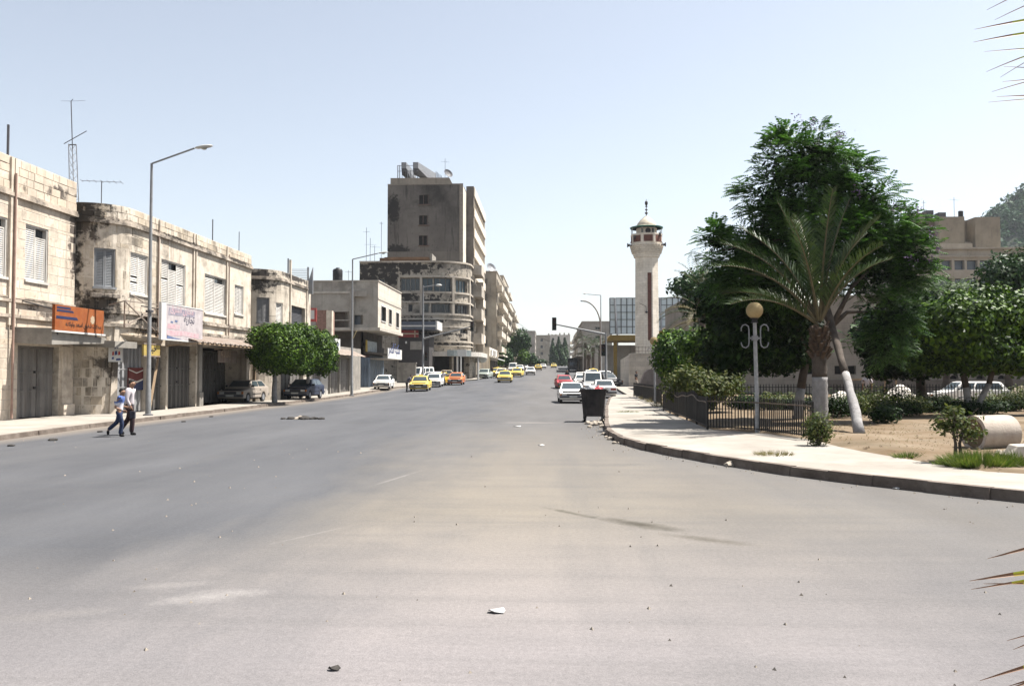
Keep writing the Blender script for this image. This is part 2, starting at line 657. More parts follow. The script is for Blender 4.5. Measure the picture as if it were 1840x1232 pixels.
strip('kerb_far', [(y, x + .17) for y, x in KERB_R], [(y, x) for y, x in KERB_R], 69.5, 300, 5, .18, KERBM, 'far kerb line beside parked cars')

# garden soil, slightly lumpy
mb = MB()
ys = axis((4, 70, 1.2))
for a, b in zip(ys, ys[1:]):
    for k in range(22):
        f0, f1 = k / 22, (k + 1) / 22
        def gp(f, y):
            x0 = interp(GARDEN, y) + .004
            x = x0 + (58 - x0) * f ** 1.6
            z = .17 + (0 if f == 0 else .05 * math.sin(x * 1.7 + y) * math.sin(y * 1.3 - x * .6) + .05)
            return (x, y, z)
        mb.quad(gp(f0, a), gp(f1, a), gp(f1, b), gp(f0, b))
tag(mb.build('garden_soil', SOIL, smooth='all'), 'dry brown soil of the park garden', kind='structure')

HZ = MB()
HZ.box(-1900, 1900, -400, 2700, -14, 190)
hz = NT('summer_haze')
hz.t.nodes.remove(hz.b)
vp = hz.n('VolumePrincipled')
vp.inputs['Color'].default_value = (.86, .92, 1, 1)
vp.inputs['Density'].default_value = .00012
vp.inputs['Anisotropy'].default_value = .2
hz.link(vp.outputs[0], hz.t.nodes['Material Output'].inputs['Volume'])
tag(HZ.build('haze', hz.mat), 'thin pale summer haze filling the air over the street', kind='stuff')

# hill far to the right with its woods
HC, HR = Vector((420, 560)), (270, 230)


def hill_z(x, y):
    u = math.hypot((x - HC.x) / HR[0], (y - HC.y) / HR[1])
    return 162 * max(0, math.cos(min(1, u) * math.pi / 2)) ** 1.25 + 5 * math.sin(x * .05) * math.sin(y * .043) * max(0, 1 - u) - 1


HILLM = mat_wall('hill_scrub', (.04, .065, .03), (.09, .11, .05), .05, (.05, .06, .03), .6, .5, 0, bump=.3, fine=.4)
tag(grid_sheet('hill', axis((150, 700, 14)), axis((330, 800, 14)), hill_z, HILLM), 'wooded hillside rising at the far right', kind='structure')
# ================================================================ facades that follow a plan line
class Facade:
    def __init__(s, pts):
        s.p = [Vector((x, y, 0)) for x, y in pts]
        s.c = [0.0]
        for a, b in zip(s.p, s.p[1:]):
            s.c.append(s.c[-1] + (b - a).length)
        s.L = s.c[-1]
        sn = []
        for a, b in zip(s.p, s.p[1:]):
            t = (b - a).normalized()
            sn.append(Vector((t.y, -t.x, 0)))
        s.nv = []
        for i in range(len(s.p)):
            a, b = sn[max(0, i - 1)], sn[min(len(sn) - 1, i)]
            m = a + b
            m.normalize()
            s.nv.append(m / max(.6, m.dot(a)))

    def at(s, d, out=0.0, z=0.0):
        k = 0
        while k < len(s.c) - 2 and d > s.c[k + 1]:
            k += 1
        f = (d - s.c[k]) / (s.c[k + 1] - s.c[k])
        p = s.p[k].lerp(s.p[k + 1], f) + s.nv[k].lerp(s.nv[k + 1], max(0, min(1, f))) * out
        p.z = z
        return p

    def cuts(s, s0, s1, more=()):
        return sorted(set([round(x, 4) for x in [s0, s1] + [c for c in s.c if s0 < c < s1] + [m for m in more if s0 < m < s1]]))

    def wall(s, mb, s0, s1, z0, z1, ops=(), depth=.3, mi=None):
        """wall skin with real openings and reveals"""
        xs = s.cuts(s0, s1, [v for o in ops for v in o[:2]])
        zs = sorted(set([z0, z1] + [v for o in ops for v in o[2:4] if z0 < v < z1]))
        for a, b in zip(xs, xs[1:]):
            for c, d in zip(zs, zs[1:]):
                m, n = (a + b) / 2, (c + d) / 2
                if any(o[0] < m < o[1] and o[2] < n < o[3] for o in ops):
                    continue
                mb.quad(s.at(a, 0, c), s.at(b, 0, c), s.at(b, 0, d), s.at(a, 0, d), mi)
        for o in ops:
            dp = o[4] if len(o) > 4 else depth
            for q in (o[0], o[1]):
                mb.quad(s.at(q, 0, o[2]), s.at(q, -dp, o[2]), s.at(q, -dp, o[3]), s.at(q, 0, o[3]), mi)
            cs = s.cuts(o[0], o[1])
            for a, b in zip(cs, cs[1:]):
                for z in (o[2], o[3]):
                    mb.quad(s.at(a, 0, z), s.at(b, 0, z), s.at(b, -dp, z), s.at(a, -dp, z), mi)
        return mb

    def fbox(s, mb, s0, s1, o0, o1, z0, z1, mi=None):
        cs = s.cuts(s0, s1)
        for a, b in zip(cs, cs[1:]):
            mb.hexa([s.at(a, o0, z0), s.at(a, o1, z0), s.at(b, o1, z0), s.at(b, o0, z0),
                     s.at(a, o0, z1), s.at(a, o1, z1), s.at(b, o1, z1), s.at(b, o0, z1)], mi)
        return mb

    def s_px(s, px):
        best = min((abs(pxof(*s.at(s.L * i / 400)[:2]) - px), i) for i in range(401))
        return s.L * best[1] / 400

    def s_of_y(s, y):
        k = len(s.p) - 2
        a, b = s.p[k], s.p[k + 1]
        return s.c[k] + (y - a.y) / (b.y - a.y) * (s.c[k + 1] - s.c[k])


def arc_pts(cx, cy, r, a0, a1, n):
    return [(cx + r * math.cos(rad(a0 + (a1 - a0) * i / n)), cy + r * math.sin(rad(a0 + (a1 - a0) * i / n))) for i in range(n + 1)]


def shell(f, mb, back, z0, zr_, zp, mi=None):
    """other walls and roof of a building: f facade, back = plan points closing it, roof at zr_, parapet to zp"""
    ring = [(p.x, p.y) for p in f.p] + list(back)
    nf = len(f.p)
    for i in range(nf - 1, len(ring)):
        a, b = ring[i], ring[(i + 1) % len(ring)]
        mb.quad((a[0], a[1], z0), (b[0], b[1], z0), (b[0], b[1], zp), (a[0], a[1], zp), mi)
    mb.ngon([(x, y, zr_) for x, y in ring], mi)
    n = len(ring)     # parapet thickness: inner skin and coping
    c = Vector((sum(x for x, _ in ring) / n, sum(y for _, y in ring) / n, 0))
    inner = []
    for x, y in ring:
        d = (c - Vector((x, y, 0)))
        d = d.normalized() * .3
        inner.append((x + d.x, y + d.y))
    for i in range(n):
        a, b, ia, ib = ring[i], ring[(i + 1) % n], inner[i], inner[(i + 1) % n]
        mb.quad((a[0], a[1], zp), (b[0], b[1], zp), (ib[0], ib[1], zp), (ia[0], ia[1], zp), mi)
        mb.quad((ia[0], ia[1], zr_), (ib[0], ib[1], zr_), (ib[0], ib[1], zp), (ia[0], ia[1], zp), mi)


UNIT = None


def unit_block():
    """shared mesh of a dressed stone: slightly chamfered unit block"""
    global UNIT
    if UNIT is None:
        mb = MB()
        c = .03
        mb.add([(-.5, -.5, -.5), (.5, -.5, -.5), (.5, -.5, .5), (-.5, -.5, .5),
                (-.5, .30, -.5), (.5, .30, -.5), (.5, .30, .5), (-.5, .30, .5),
                (-.5 + c, .5, -.5 + c * 1.6), (.5 - c, .5, -.5 + c * 1.6), (.5 - c, .5, .5 - c * 1.6), (-.5 + c, .5, .5 - c * 1.6)],
               [(0, 1, 5, 4), (1, 2, 6, 5), (2, 3, 7, 6), (3, 0, 4, 7), (4, 5, 9, 8), (5, 6, 10, 9), (6, 7, 11, 10), (7, 4, 8, 11), (8, 9, 10, 11)])
        me = bpy.data.meshes.new('stone_block')
        me.from_pydata(mb.v, [], mb.f)
        UNIT = me
    return UNIT


def ashlar(f, root, s0, s1, z0, z1, ops, course, lens, mats, limit=300, join_curve=.5, proud=.035):
    """stone blocks laid in courses round the openings; the first `limit` by nearness are objects, the rest one joined part"""
    todo = []
    nz = int(round((z1 - z0) / course))
    ch = (z1 - z0) / nz
    for r in range(nz):
        a, b = z0 + r * ch, z0 + (r + 1) * ch
        # vertical pieces where an opening edge cuts the course
        vz = sorted(set([a, b] + [v for o in ops for v in o[2:4] if a + .03 < v < b - .03]))
        for c, d in zip(vz, vz[1:]):
            mid = (c + d) / 2
            spans = [(s0, s1)]
            for o in ops:
                if o[2] < mid < o[3]:
                    nx = []
                    for p, q in spans:
                        if o[1] <= p or o[0] >= q:
                            nx.append((p, q))
                        else:
                            if o[0] > p: nx.append((p, o[0]))
                            if o[1] < q: nx.append((o[1], q))
                    spans = nx
            for p, q in spans:
                x = p
                first = True
                while x < q - .02:
                    l = random.uniform(*lens) * (random.uniform(.4, 1) if first else 1)
                    if x < 3.4 and len(f.p) > 3:
                        l = min(l, join_curve)
                    e = x + l
                    if q - e < .22: e = q
                    todo.append((x, min(e, q), c, d))
                    x = e
                    first = False
    todo.sort(key=lambda t: t[0])
    me = unit_block()
    rest = MB()
    for i, (a, b, c, d) in enumerate(todo):
        pr = proud * random.uniform(.45, 1.25)
        g = .003
        if i < limit:
            m = random.choice(mats)
            key = 'stone_block_' + m.name
            mesh = bpy.data.meshes.get(key)
            if mesh is None:
                mesh = me.copy()
                mesh.name = key
                mesh.materials.append(m)
            o = bpy.data.objects.new('stone_block', mesh)
            COL.objects.link(o)
            o.parent = root
            p0, p1 = f.at(a + g, 0), f.at(b - g, 0)
            t = (p1 - p0)
            nrm = Vector((t.y, -t.x, 0)).normalized()
            ln = t.length
            t.normalize()
            th = .10
            ctr = (p0 + p1) / 2 + nrm * (pr - th / 2)
            ctr.z = (c + d) / 2
            M4 = Matrix(((-t.x * ln, nrm.x * th, 0, 0), (-t.y * ln, nrm.y * th, 0, 0), (0, 0, d - c - 2 * g, 0), (0, 0, 0, 1)))
            M4.translation = ctr - root_loc(root)
            o.matrix_local = M4
        else:
            f.fbox(rest, a + g, b - g, -.05, pr, c + g, d - g, random.randrange(len(mats)))
    if rest.v:
        o = rest.build('stone_block_rest', mats, root)
        o.name = 'stone_blocks'
        tag(o, kind='stuff')


def shutter_window(f, root, s0, s1, z0, z1, depth=.22, leaves=2, gap=None, mat=None, slat=.085, open_leaf=None, pane=True):
    """window: frame, dark pane behind, louvred shutter leaves"""
    fr = MB()
    w = .06
    f.fbox(fr, s0 + .002, s0 + w, -depth, -.03, z0 + .002, z1 - .002)
    f.fbox(fr, s1 - w, s1 - .002, -depth, -.03, z0 + .002, z1 - .002)
    f.fbox(fr, s0 + w, s1 - w, -depth, -.03, z1 - w, z1 - .002)
    f.fbox(fr, s0 - .04, s1 + .04, -depth, .07, z0 - .07, z0 + .03)
    wo = fr.build('window', mat or SHUTTER, root)
    pn = MB()
    f.fbox(pn, s0 + .01, s1 - .01, -depth - .03, -depth + .004, z0 + .01, z1 - .01)
    pn.build('pane', GLASS, wo)
    lw = (s1 - s0 - 2 * w) / leaves
    for k in range(leaves):
        a, b = s0 + w + k * lw + .006, s0 + w + (k + 1) * lw - .006
        top = z1 - w - .01
        if gap and gap[0] == k:
            top -= gap[1]
        m = MB()
        q = .05
        o0, o1 = -depth * .55, -depth * .55 + .045
        f.fbox(m, a, a + q, o0, o1, z0 + .04, top)
        f.fbox(m, b - q, b, o0, o1, z0 + .04, top)
        f.fbox(m, a + q, b - q, o0, o1, top - q, top)
        f.fbox(m, a + q, b - q, o0, o1, z0 + .04, z0 + .04 + q)
        z = z0 + .04 + q
        while z < top - q - slat * .5:
            if random.random() < .985:
                m.quad(f.at(a + q, o1 - .004, z), f.at(b - q, o1 - .004, z), f.at(b - q, o0 + .004, z + slat * .95), f.at(a + q, o0 + .004, z + slat * .95))
            z += slat
        m.build('shutter', mat or SHUTTER, wo)
    return wo


def panel_door(f, root, s0, s1, z0, z1, out=-.2, mat=None, n=5, name='door', fold=.07, holes=True):
    """folding sheet-metal shop door: every pressed panel a piece of its own, locks and a head rail"""
    mat = mat or DOORSHEET
    fr = MB()
    f.fbox(fr, s0 + .002, s1 - .002, out - .06, out + .03, z1 - .1, z1 - .003)
    do = fr.build(name, mat, root)
    w = (s1 - s0) / n
    for k in range(n):
        m = MB()
        a, b = s0 + k * w + .004, s0 + (k + 1) * w - .004
        j = random.uniform(-.02, .02)
        o = out + j
        prof = [(0, 0), (.18, 0), (.26, fold), (.74, fold), (.82, 0), (1, 0)]
        zt, zb = z1 - .105, z0 + random.uniform(.0, .03)
        for (u0, d0), (u1, d1) in zip(prof, prof[1:]):
            m.quad(f.at(a + (b - a) * u0, o + d0, zb), f.at(a + (b - a) * u1, o + d1, zb), f.at(a + (b - a) * u1, o + d1, zt), f.at(a + (b - a) * u0, o + d0, zt))
        f.fbox(m, a, b, o - .05, o - .012, zb, zt)
        f.fbox(m, a, b, o + fold - .004, o + fold + .012, z0 + (z1 - z0) * .36, z0 + (z1 - z0) * .36 + .05)
        f.fbox(m, a, b, o + fold - .004, o + fold + .012, z0 + (z1 - z0) * .62, z0 + (z1 - z0) * .62 + .05)
        m.build('door_panel', mat, do)
    if holes:
        m = MB()
        c = (s0 + s1) / 2
        for zz in (.40, .62):
            f.fbox(m, c - .05, c + .05, out + fold, out + fold + .05, z0 + (z1 - z0) * zz, z0 + (z1 - z0) * zz + .09)
        m.build('lock', BLK, do)
    return do


# ---------------------------------------------------------------- Arabic lettering
AR = {'ا': 'ﺍﺎ', 'أ': 'ﺃﺄ', 'ب': 'ﺏﺐﺑﺒ', 'ت': 'ﺕﺖﺗﺘ', 'ة': 'ﺓﺔ', 'ث': 'ﺙﺚﺛﺜ', 'ج': 'ﺝﺞﺟﺠ', 'ح': 'ﺡﺢﺣﺤ', 'خ': 'ﺥﺦﺧﺨ', 'د': 'ﺩﺪ', 'ذ': 'ﺫﺬ', 'ر': 'ﺭﺮ', 'ز': 'ﺯﺰ',
      'س': 'ﺱﺲﺳﺴ', 'ش': 'ﺵﺶﺷﺸ', 'ص': 'ﺹﺺﺻﺼ', 'ط': 'ﻁﻂﻃﻄ', 'ع': 'ﻉﻊﻋﻌ', 'غ': 'ﻍﻎﻏﻐ', 'ف': 'ﻑﻒﻓﻔ', 'ق': 'ﻕﻖﻗﻘ', 'ك': 'ﻙﻚﻛﻜ', 'ل': 'ﻝﻞﻟﻠ', 'م': 'ﻡﻢﻣﻤ', 'ن': 'ﻥﻦﻧﻨ',
      'ه': 'ﻩﻪﻫﻬ', 'و': 'ﻭﻮ', 'ي': 'ﻱﻲﻳﻴ', 'ى': 'ﻯﻰ'}


def arabic(txt):
    txt = txt.replace('لا', '\u0001')
    out = []
    for i, c in enumerate(txt):
        def joins_left(ch):
            return ch in AR and len(AR[ch]) == 4
        prev = i > 0 and joins_left(txt[i - 1])
        if c == '\u0001':
            out.append('ﻼ' if prev else 'ﻻ')
            continue
        if c not in AR:
            out.append(c)
            continue
        nxt = i + 1 < len(txt) and (txt[i + 1] in AR or txt[i + 1] == '\u0001') and len(AR[c]) == 4
        fm = AR[c]
        out.append(fm[3] if prev and nxt else fm[2] if nxt else fm[1] if prev else fm[0])
    return ''.join(out[::-1])


def lettering(name, txt, origin, u, v, width, mat, parent, bold=.0):
    """flat letters as mesh; origin = left bottom, u = unit along, v = unit up, scaled to width"""
    c = bpy.data.curves.new('letters', 'FONT')
    c.body = txt
    c.resolution_u = 2
    c.offset = bold
    o = bpy.data.objects.new('letters', c)
    COL.objects.link(o)
    dg = bpy.context.evaluated_depsgraph_get()
    me = bpy.data.meshes.new_from_object(o.evaluated_get(dg))
    bpy.data.objects.remove(o)
    bpy.data.curves.remove(c)
    if not me.vertices:
        return None
    xs = [q.co.x for q in me.vertices]
    ys = [q.co.y for q in me.vertices]
    k = width / max(.01, max(xs) - min(xs))
    off = root_loc(parent)
    u, v, origin = Vector(u), Vector(v), Vector(origin)
    x0, y0 = min(xs), min(ys)
    for q in me.vertices:
        q.co = origin + u * ((q.co.x - x0) * k) + v * ((q.co.y - y0) * k) - off
    me.materials.clear()
    me.materials.append(mat)
    me.name = name
    ob = bpy.data.objects.new(name, me)
    COL.objects.link(ob)
    ob.parent = parent
    return ob


# ================================================================ 1: first stone house (left edge)
Z0 = .14
X1 = -20.8
f1 = Facade([(X1, 22), (X1, 37.0)])
S1 = lambda px, X=X1: Yp(px, X) - 22
b1 = thing('stone_house', 'cream ashlar two storey house at the left edge with grey canopy over a metal door', 'building', (X1, 30, 0), 'old stone houses along the left pavement')
ops1 = [(S1(-60), S1(8), 5.6, 7.9), (S1(41), S1(82), 5.65, 7.9), (S1(31), S1(105), Z0, 3.05, .3), (2.0, 5.4, Z0, 3.05, .3)]
CREAM1 = wall_k(.92, 'limestone_sun_bleached', (.45, .36, .26), (.64, .53, .40), .9, amt=.62, thr=.52, streak=.5, rnd=.06,
                  blots=[((X1, 35.6, 9.6), (1, 1.2, .5), 0, .9), ((X1, 36.9, 8), (1, .6, 2.4), 0, .6), ((X1, 36, 4.5), (1, 4, .5), 0, .9)], dirt=(.13, .10, .08))
CREAM1B = wall_k(.92, 'limestone_warm_patch', (.44, .34, .23), (.62, .50, .37), .9, amt=.5, thr=.58, streak=.3, rnd=.08,
                   blots=[((X1, 34, 9.2), (1, 1.5, .25), 0, .9)], dirt=(.22, .17, .12))
mb = MB()
f1.wall(mb, 0, f1.L, 0, 10.35, ops1)
shell(f1, mb, [(-36, 37.0), (-36, 22)], 0, 9.3, 10.35)
mb.build('wall', JOINT, b1)
ashlar(f1, b1, 9.2, f1.L - .01, Z0, 8.80, ops1, .40, (.42, 1.1), [CREAM1, CREAM1, CREAM1B], 230, proud=.007)
ashlar(f1, b1, 9.2, f1.L - .01, 9.05, 10.33, [], .32, (.4, .8), [CREAM1B, CREAM1], 70)
mb = MB()
for z, h, o in ((8.80, .14, .14), (8.96, .09, .09), (4.70, .12, .12), (4.86, .07, .07), (4.10, .13, .11)):
    f1.fbox(mb, 0, f1.L - .01, -.02, o, z, z + h)
mb.build('cornice', wall_k(0.9, 'cornice_stained', (.36, .28, .20), (.55, .45, .34), 2, amt=.8, thr=.45), b1)
mb = MB()
for q in (S1(12), S1(19)):
    f1.fbox(mb, q - .09, q + .09, -.02, .10, 3.8, 10.3)
mb.build('pilaster', CREAM1, b1)
mb = MB()
pts = [(X1 + .16, 22 + S1(15), .2), (X1 + .16, 22 + S1(15), 9.7)]
mb.tube(pts, .045, 8)
mb.build('drain_pipe', mat_plain('pink_pipe', (.42, .27, .21), .7), b1)
shutter_window(f1, b1, S1(41), S1(82), 5.65, 7.9, leaves=2, gap=(1, .35))
shutter_window(f1, b1, S1(-60), S1(8), 5.6, 7.9, leaves=2, gap=(1, .3))
panel_door(f1, b1, S1(31), S1(105), Z0, 3.05, -.26, n=5)
panel_door(f1, b1, 2.0, 5.4, Z0, 3.05, -.26, n=6)
# canopy, thinner towards the right
mb = MB()
ya, yb = 22 + S1(22), 36.8
xo = -19.25
mb.hexa([(X1 - .02, ya, 3.12), (xo, ya, 3.05), (xo, yb, 3.22), (X1 - .02, yb, 3.22), (X1 - .02, ya, 3.75), (xo, ya, 3.70), (xo, yb, 3.46), (X1 - .02, yb, 3.5)])
mb.build('canopy', CONC, b1, bevel=.015)
mb = MB()      # rough stone jamb with a splayed foot
mb.hexa([(X1, 22 + S1(106), Z0), (X1 + .14, 22 + S1(107), Z0), (X1 + .14, 36.72, Z0), (X1, 36.9, Z0), (X1, 22 + S1(109), 3.1), (X1 + .06, 22 + S1(110), 3.1), (X1 + .06, 36.6, 3.1), (X1, 36.8, 3.1)])
mb.box(X1, X1 + .24, 22 + S1(106), 36.75, Z0, .62)
mb.build('door_jamb', CREAM1, b1, bevel=.03)

# orange sign on the canopy edge
og = wall_k(0.8, 'orange_sign_paint', (.25, .062, .014), (.33, .105, .026), 2.2, (.20, .06, .03), .5, .5, .2, bump=.1)
navy = mat_plain('navy_sign_paint', (.02, .03, .09), .6)
xs_ = -19.12
ys0, ys1 = Yp(97, xs_), Yp(185, xs_)
zb, zt = 3.62, 4.62
sg = thing('shop_sign', 'orange shop sign with navy bars and black Arabic writing above the canopy', 'sign', (xs_, ys0, zb))
mb = MB()
mb.box(xs_ - .12, xs_, ys0, ys1, zb, zt)
mb.build('sign_board', og, sg, bevel=.01)
mb = MB()
L_ = ys1 - ys0
for a, b, z0_, z1_, sl in ((.03, .29, .86, .94, .01), (.03, .34, .74, .82, .02), (.02, .42, .46, .57, .03)):
    mb.add([(xs_ + .006, ys0 + a * L_, zb + z0_), (xs_ + .006, ys0 + (b + sl) * L_, zb + z0_), (xs_ + .006, ys0 + b * L_, zb + z1_), (xs_ + .006, ys0 + a * L_, zb + z1_)], [(0, 1, 2, 3)])
mb.build('navy_bar', navy, sg)
mb = MB()
mb.add([(xs_ + .007, ys0 + .75 * L_ + .17 * math.cos(a) * (1 + .12 * math.cos(7 * a)), zb + .55 + .17 * math.sin(a) * (1 + .12 * math.cos(7 * a))) for a in [i * .2618 for i in range(24)]], [tuple(range(24))])
mb.build('emblem', mat_plain('pale_emblem', (.5, .38, .25), .7), sg)
lettering('lettering', arabic('محلات شفيق اسعد واولاده'), (xs_ + .008, ys0 + .20 * L_, zb + .14), (0, 1, 0), (0, 0, 1), L_ * .74, BLK, sg, .012)
mb = MB()
mb.box(xs_ - .1, xs_ + .03, ys0 - .05, ys1 + .1, zb - .07, zb - .004)
mb.build('sill_board', WHITE, sg)
mb = MB()
for yy in (ys0 + .4, ys1 - .4):
    mb.bar((xs_ - .13, yy, 3.45), (xs_ - .13, yy, zt - .1), .06)
    mb.bar((xs_ - .14, yy, zt - .2), (X1, yy, zt + .2), .05)
mb.build('bracket', DGREY, sg)

# ================================================================ 2: long stone house with rounded corner
X2 = -19.1
R2 = 1.75
f2 = Facade([(X2 - R2 - .6, 37.05)] + arc_pts(X2 - R2, 37.05 + R2, R2, -90, 0, 7) + [(X2, 54.6)])
S2 = lambda px, X=X2: f2.s_of_y(Yp(px, X))
b2 = thing('stone_house', 'long two storey stone house with blackened rounded corner and closed metal shops below', 'building', (X2, 46, 0), 'old stone houses along the left pavement')
sc0 = f2.c[1]
w1 = (f2.s_px(166), f2.s_px(205), 5.75, 7.5)
ops2 = [w1, (S2(232), S2(263), 5.6, 7.5), (S2(287), S2(331), 5.35, 7.6), (S2(366), S2(404), 5.3, 7.5), (S2(420), S2(436), 5.55, 7.35),
        (S2(219), S2(262), Z0, 3.3, .35), (S2(266), S2(298), Z0, 3.3, .35), (S2(302), S2(352), Z0, 3.4, .45), (S2(358), S2(443), Z0, 3.45, 1.5)]
bl2 = [((X2 - 1.9, 37.2, 8.9), (2.2, 2.2, 1.5), 0, .7), ((X2 - 2.2, 37.2, 6.4), (1.2, 1.8, 3.6), 0, .8), ((X2 - .9, 37.6, 4.9), (1.3, 1.4, 1.0), 0, .8),
       ((X2 - .5, 38.2, 2.3), (1.2, 1.6, 1.1), 0, .8), ((X2 - .1, 40.5, 4.2), (1, 2.6, .8), 0, .9), ((X2, 44, 8.85), (1, 5, .16), 0, .9), ((X2, 52, 8.8), (1, 3, .2), 0, .9)]
CREAM2 = wall_k(.92, 'limestone_lichen', (.42, .34, .245), (.62, .53, .41), .9, (.045, .037, .03), .7, .52, .5, bl2, rnd=.07)
CREAM2B = wall_k(.92, 'limestone_ochre', (.38, .30, .20), (.56, .46, .33), .9, (.045, .037, .03), .7, .51, .5, bl2, rnd=.10)
PLAST2 = wall_k(.92, 'lime_plaster', (.44, .36, .265), (.63, .54, .42), 1.1, (.12, .09, .065), .62, .525, .55, bl2, bump=.3)
mb = MB()
f2.wall(mb, 0, f2.L, 0, 9.5, ops2)
shell(f2, mb, [(-36, 54.6), (-36, 37.05)], 0, 8.5, 9.5)
mb.build('wall', PLAST2, b2)
ashlar(f2, b2, .02, S2(300), Z0, 8.62, ops2, .40, (.42, 1.1), [CREAM2, CREAM2, CREAM2B], 215, proud=.012)
ashlar(f2, b2, .02, f2.L - .02, 8.9, 9.48, [], .29, (.4, .8), [CREAM2B, CREAM2], 85, proud=.03)
cornm = wall_k(0.9, 'cornice_sooty', (.34, .27, .2), (.54, .45, .35), 2, (.06, .05, .04), .85, .44, .4, bl2)
mb = MB()
for z, h, o in ((8.62, .13, .15), (8.76, .10, .09), (4.62, .12, .12), (4.76, .07, .06), (4.02, .15, .12)):
    f2.fbox(mb, 0, f2.L - .01, -.02, o, z, z + h)
mb.build('cornice', cornm, b2)
mb = MB()
for q in (S2(281), S2(344), S2(348.5), S2(404.5)):
    f2.fbox(mb, q - .06, q + .06, -.02, .09, 3.6, 9.45)
mb.build('pilaster', PLAST2, b2)
mb = MB()
for q in (S2(279), S2(407)):
    p = f2.at(q, .1)
    mb.tube([(p.x, p.y, 3.6), (p.x, p.y, 9.0)], .04, 8)
mb.build('drain_pipe', mat_plain('clay_pipe', (.40, .30, .24), .7), b2)
shutter_window(f2, b2, *w1, leaves=2, slat=.07, mat=mat_metal_sheet('shutter_blue_grey', (.34, .36, .38), amt=.3, rough=.7))
shutter_window(f2, b2, *ops2[1], leaves=2)
shutter_window(f2, b2, *ops2[2], leaves=3, gap=(1, .35))
shutter_window(f2, b2, *ops2[3], leaves=2, gap=(1, .3))
shutter_window(f2, b2, *ops2[4], leaves=3)
mb = MB()      # crumbled sill under the corner window
f2.fbox(mb, w1[0] - .1, w1[1] + .12, -.05, .26, 5.28, 5.47)
mb.build('window_ledge', cornm, b2, bevel=.03)
DARKD = mat_metal_sheet('door_sheet_shade_toned', (.13, .115, .10), (.05, .04, .03), .7)  # awning shade put into the door colour, grime over it
panel_door(f2, b2, *ops2[5][:4], out=-.28, n=6, mat=mat_metal_sheet('door_sheet_bluish', (.38, .38, .39), (.2, .15, .11), .6))
panel_door(f2, b2, *ops2[6][:4], out=-.3, n=4, mat=DARKD)
panel_door(f2, b2, *ops2[7][:4], out=-.4, n=7, mat=DARKD)
q0, q1 = ops2[8][:2]
panel_door(f2, b2, q0, q0 + (q1 - q0) * .5, Z0, 3.3, out=-1.42, n=8, mat=DARKD)
panel_door(f2, b2, q0 + (q1 - q0) * .5, q1, Z0, 3.3, out=-1.42, n=8, mat=DARKD)
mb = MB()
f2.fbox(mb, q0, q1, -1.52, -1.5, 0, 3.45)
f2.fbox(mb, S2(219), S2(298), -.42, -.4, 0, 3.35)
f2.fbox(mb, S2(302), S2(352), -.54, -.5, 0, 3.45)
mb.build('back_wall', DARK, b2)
mb = MB()     # slanted door pier, pale plaster
mb.hexa([f2.at(S2(211), -.02, Z0), f2.at(S2(211), .12, Z0), f2.at(S2(217), .12, Z0), f2.at(S2(217), -.02, Z0),
         f2.at(S2(215), -.02, 4.0), f2.at(S2(215), .08, 4.0), f2.at(S2(219), .08, 4.0), f2.at(S2(219), -.02, 4.0)])
mb.build('pier', PLAST2, b2)
mb = MB()     # sloping canopy slab over the first shops
mb.hexa([f2.at(S2(218), 0, 3.72), f2.at(S2(219, X2 + 1.0), 1.0, 3.5), f2.at(S2(292, X2 + 1.0), 1.0, 3.42), f2.at(S2(292), 0, 3.5),
         f2.at(S2(218), 0, 4.0), f2.at(S2(219, X2 + 1.0), 1.0, 4.0), f2.at(S2(292, X2 + 1.0), 1.0, 3.56), f2.at(S2(292), 0, 3.7)])
mb.build('canopy', wall_k(0.9, 'canopy_tan', (.36, .27, .17), (.48, .38, .26), 1.5, amt=.6), b2, bevel=.012)
mb = MB()      # flat slab over the corner, its near face in shade
mb.hexa([(-20.75, 36.85, 3.12), (-18.75, 36.6, 3.05), (-18.6, 38.3, 3.05), (-20.75, 37.4, 3.12), (-20.75, 36.85, 3.46), (-18.75, 36.6, 3.34), (-18.6, 38.3, 3.34), (-20.75, 37.4, 3.46)])
mb.build('canopy', CONC, b2, bevel=.01)
# rusty corrugated awning over the deep shop
mb = MB()
qa, qb = S2(297), f2.L + .25
n = 72
for i in range(n):
    a, b = qa + (qb - qa) * i / n, qa + (qb - qa) * (i + 1) / n
    za, zb_ = .035 * math.sin(i * math.pi / 1.0 + .5 * math.pi), .035 * math.sin((i + 1) * math.pi + .5 * math.pi)
    j0, j1 = (.05 * math.sin(i * 1.7) + 1.6), (.05 * math.sin((i + 1) * 1.7) + 1.6)
    p = lambda q, o, z: Vector((X2 + o, f2.at(min(q, f2.L)).y + max(0, q - f2.L), z))
    mb.quad(p(a, .03, 4.0 + za), p(a, j0, 3.52 + za), p(b, j1, 3.52 + zb_), p(b, .03, 4.0 + zb_))
aw = mb.build('awning', RUST, b2)
mb = MB()
for q in (qa + .05, (qa + qb) / 2, f2.L - .1):
    y = f2.at(q).y
    mb.bar((X2 + .02, y, 3.3), (X2 + 1.5, y, 3.44), .06)
mb.bar((X2 + 1.52, f2.at(qa).y, 3.44), (X2 + 1.52, 54.7, 3.44), .07)
mb.bar((X2 + .3, 54.5, Z0), (X2 + .3, 54.5, 3.8), .16)
mb.build('awning_frame', WOOD, b2)
mb = MB()
for q in (ops2[8][0] - .25,):
    f2.fbox(mb, q, q + .42, .0, .1, Z0, 3.6)
    f2.fbox(mb, q - .05, q + .47, .0, .16, Z0, .9)
mb.build('pier', CONC, b2)


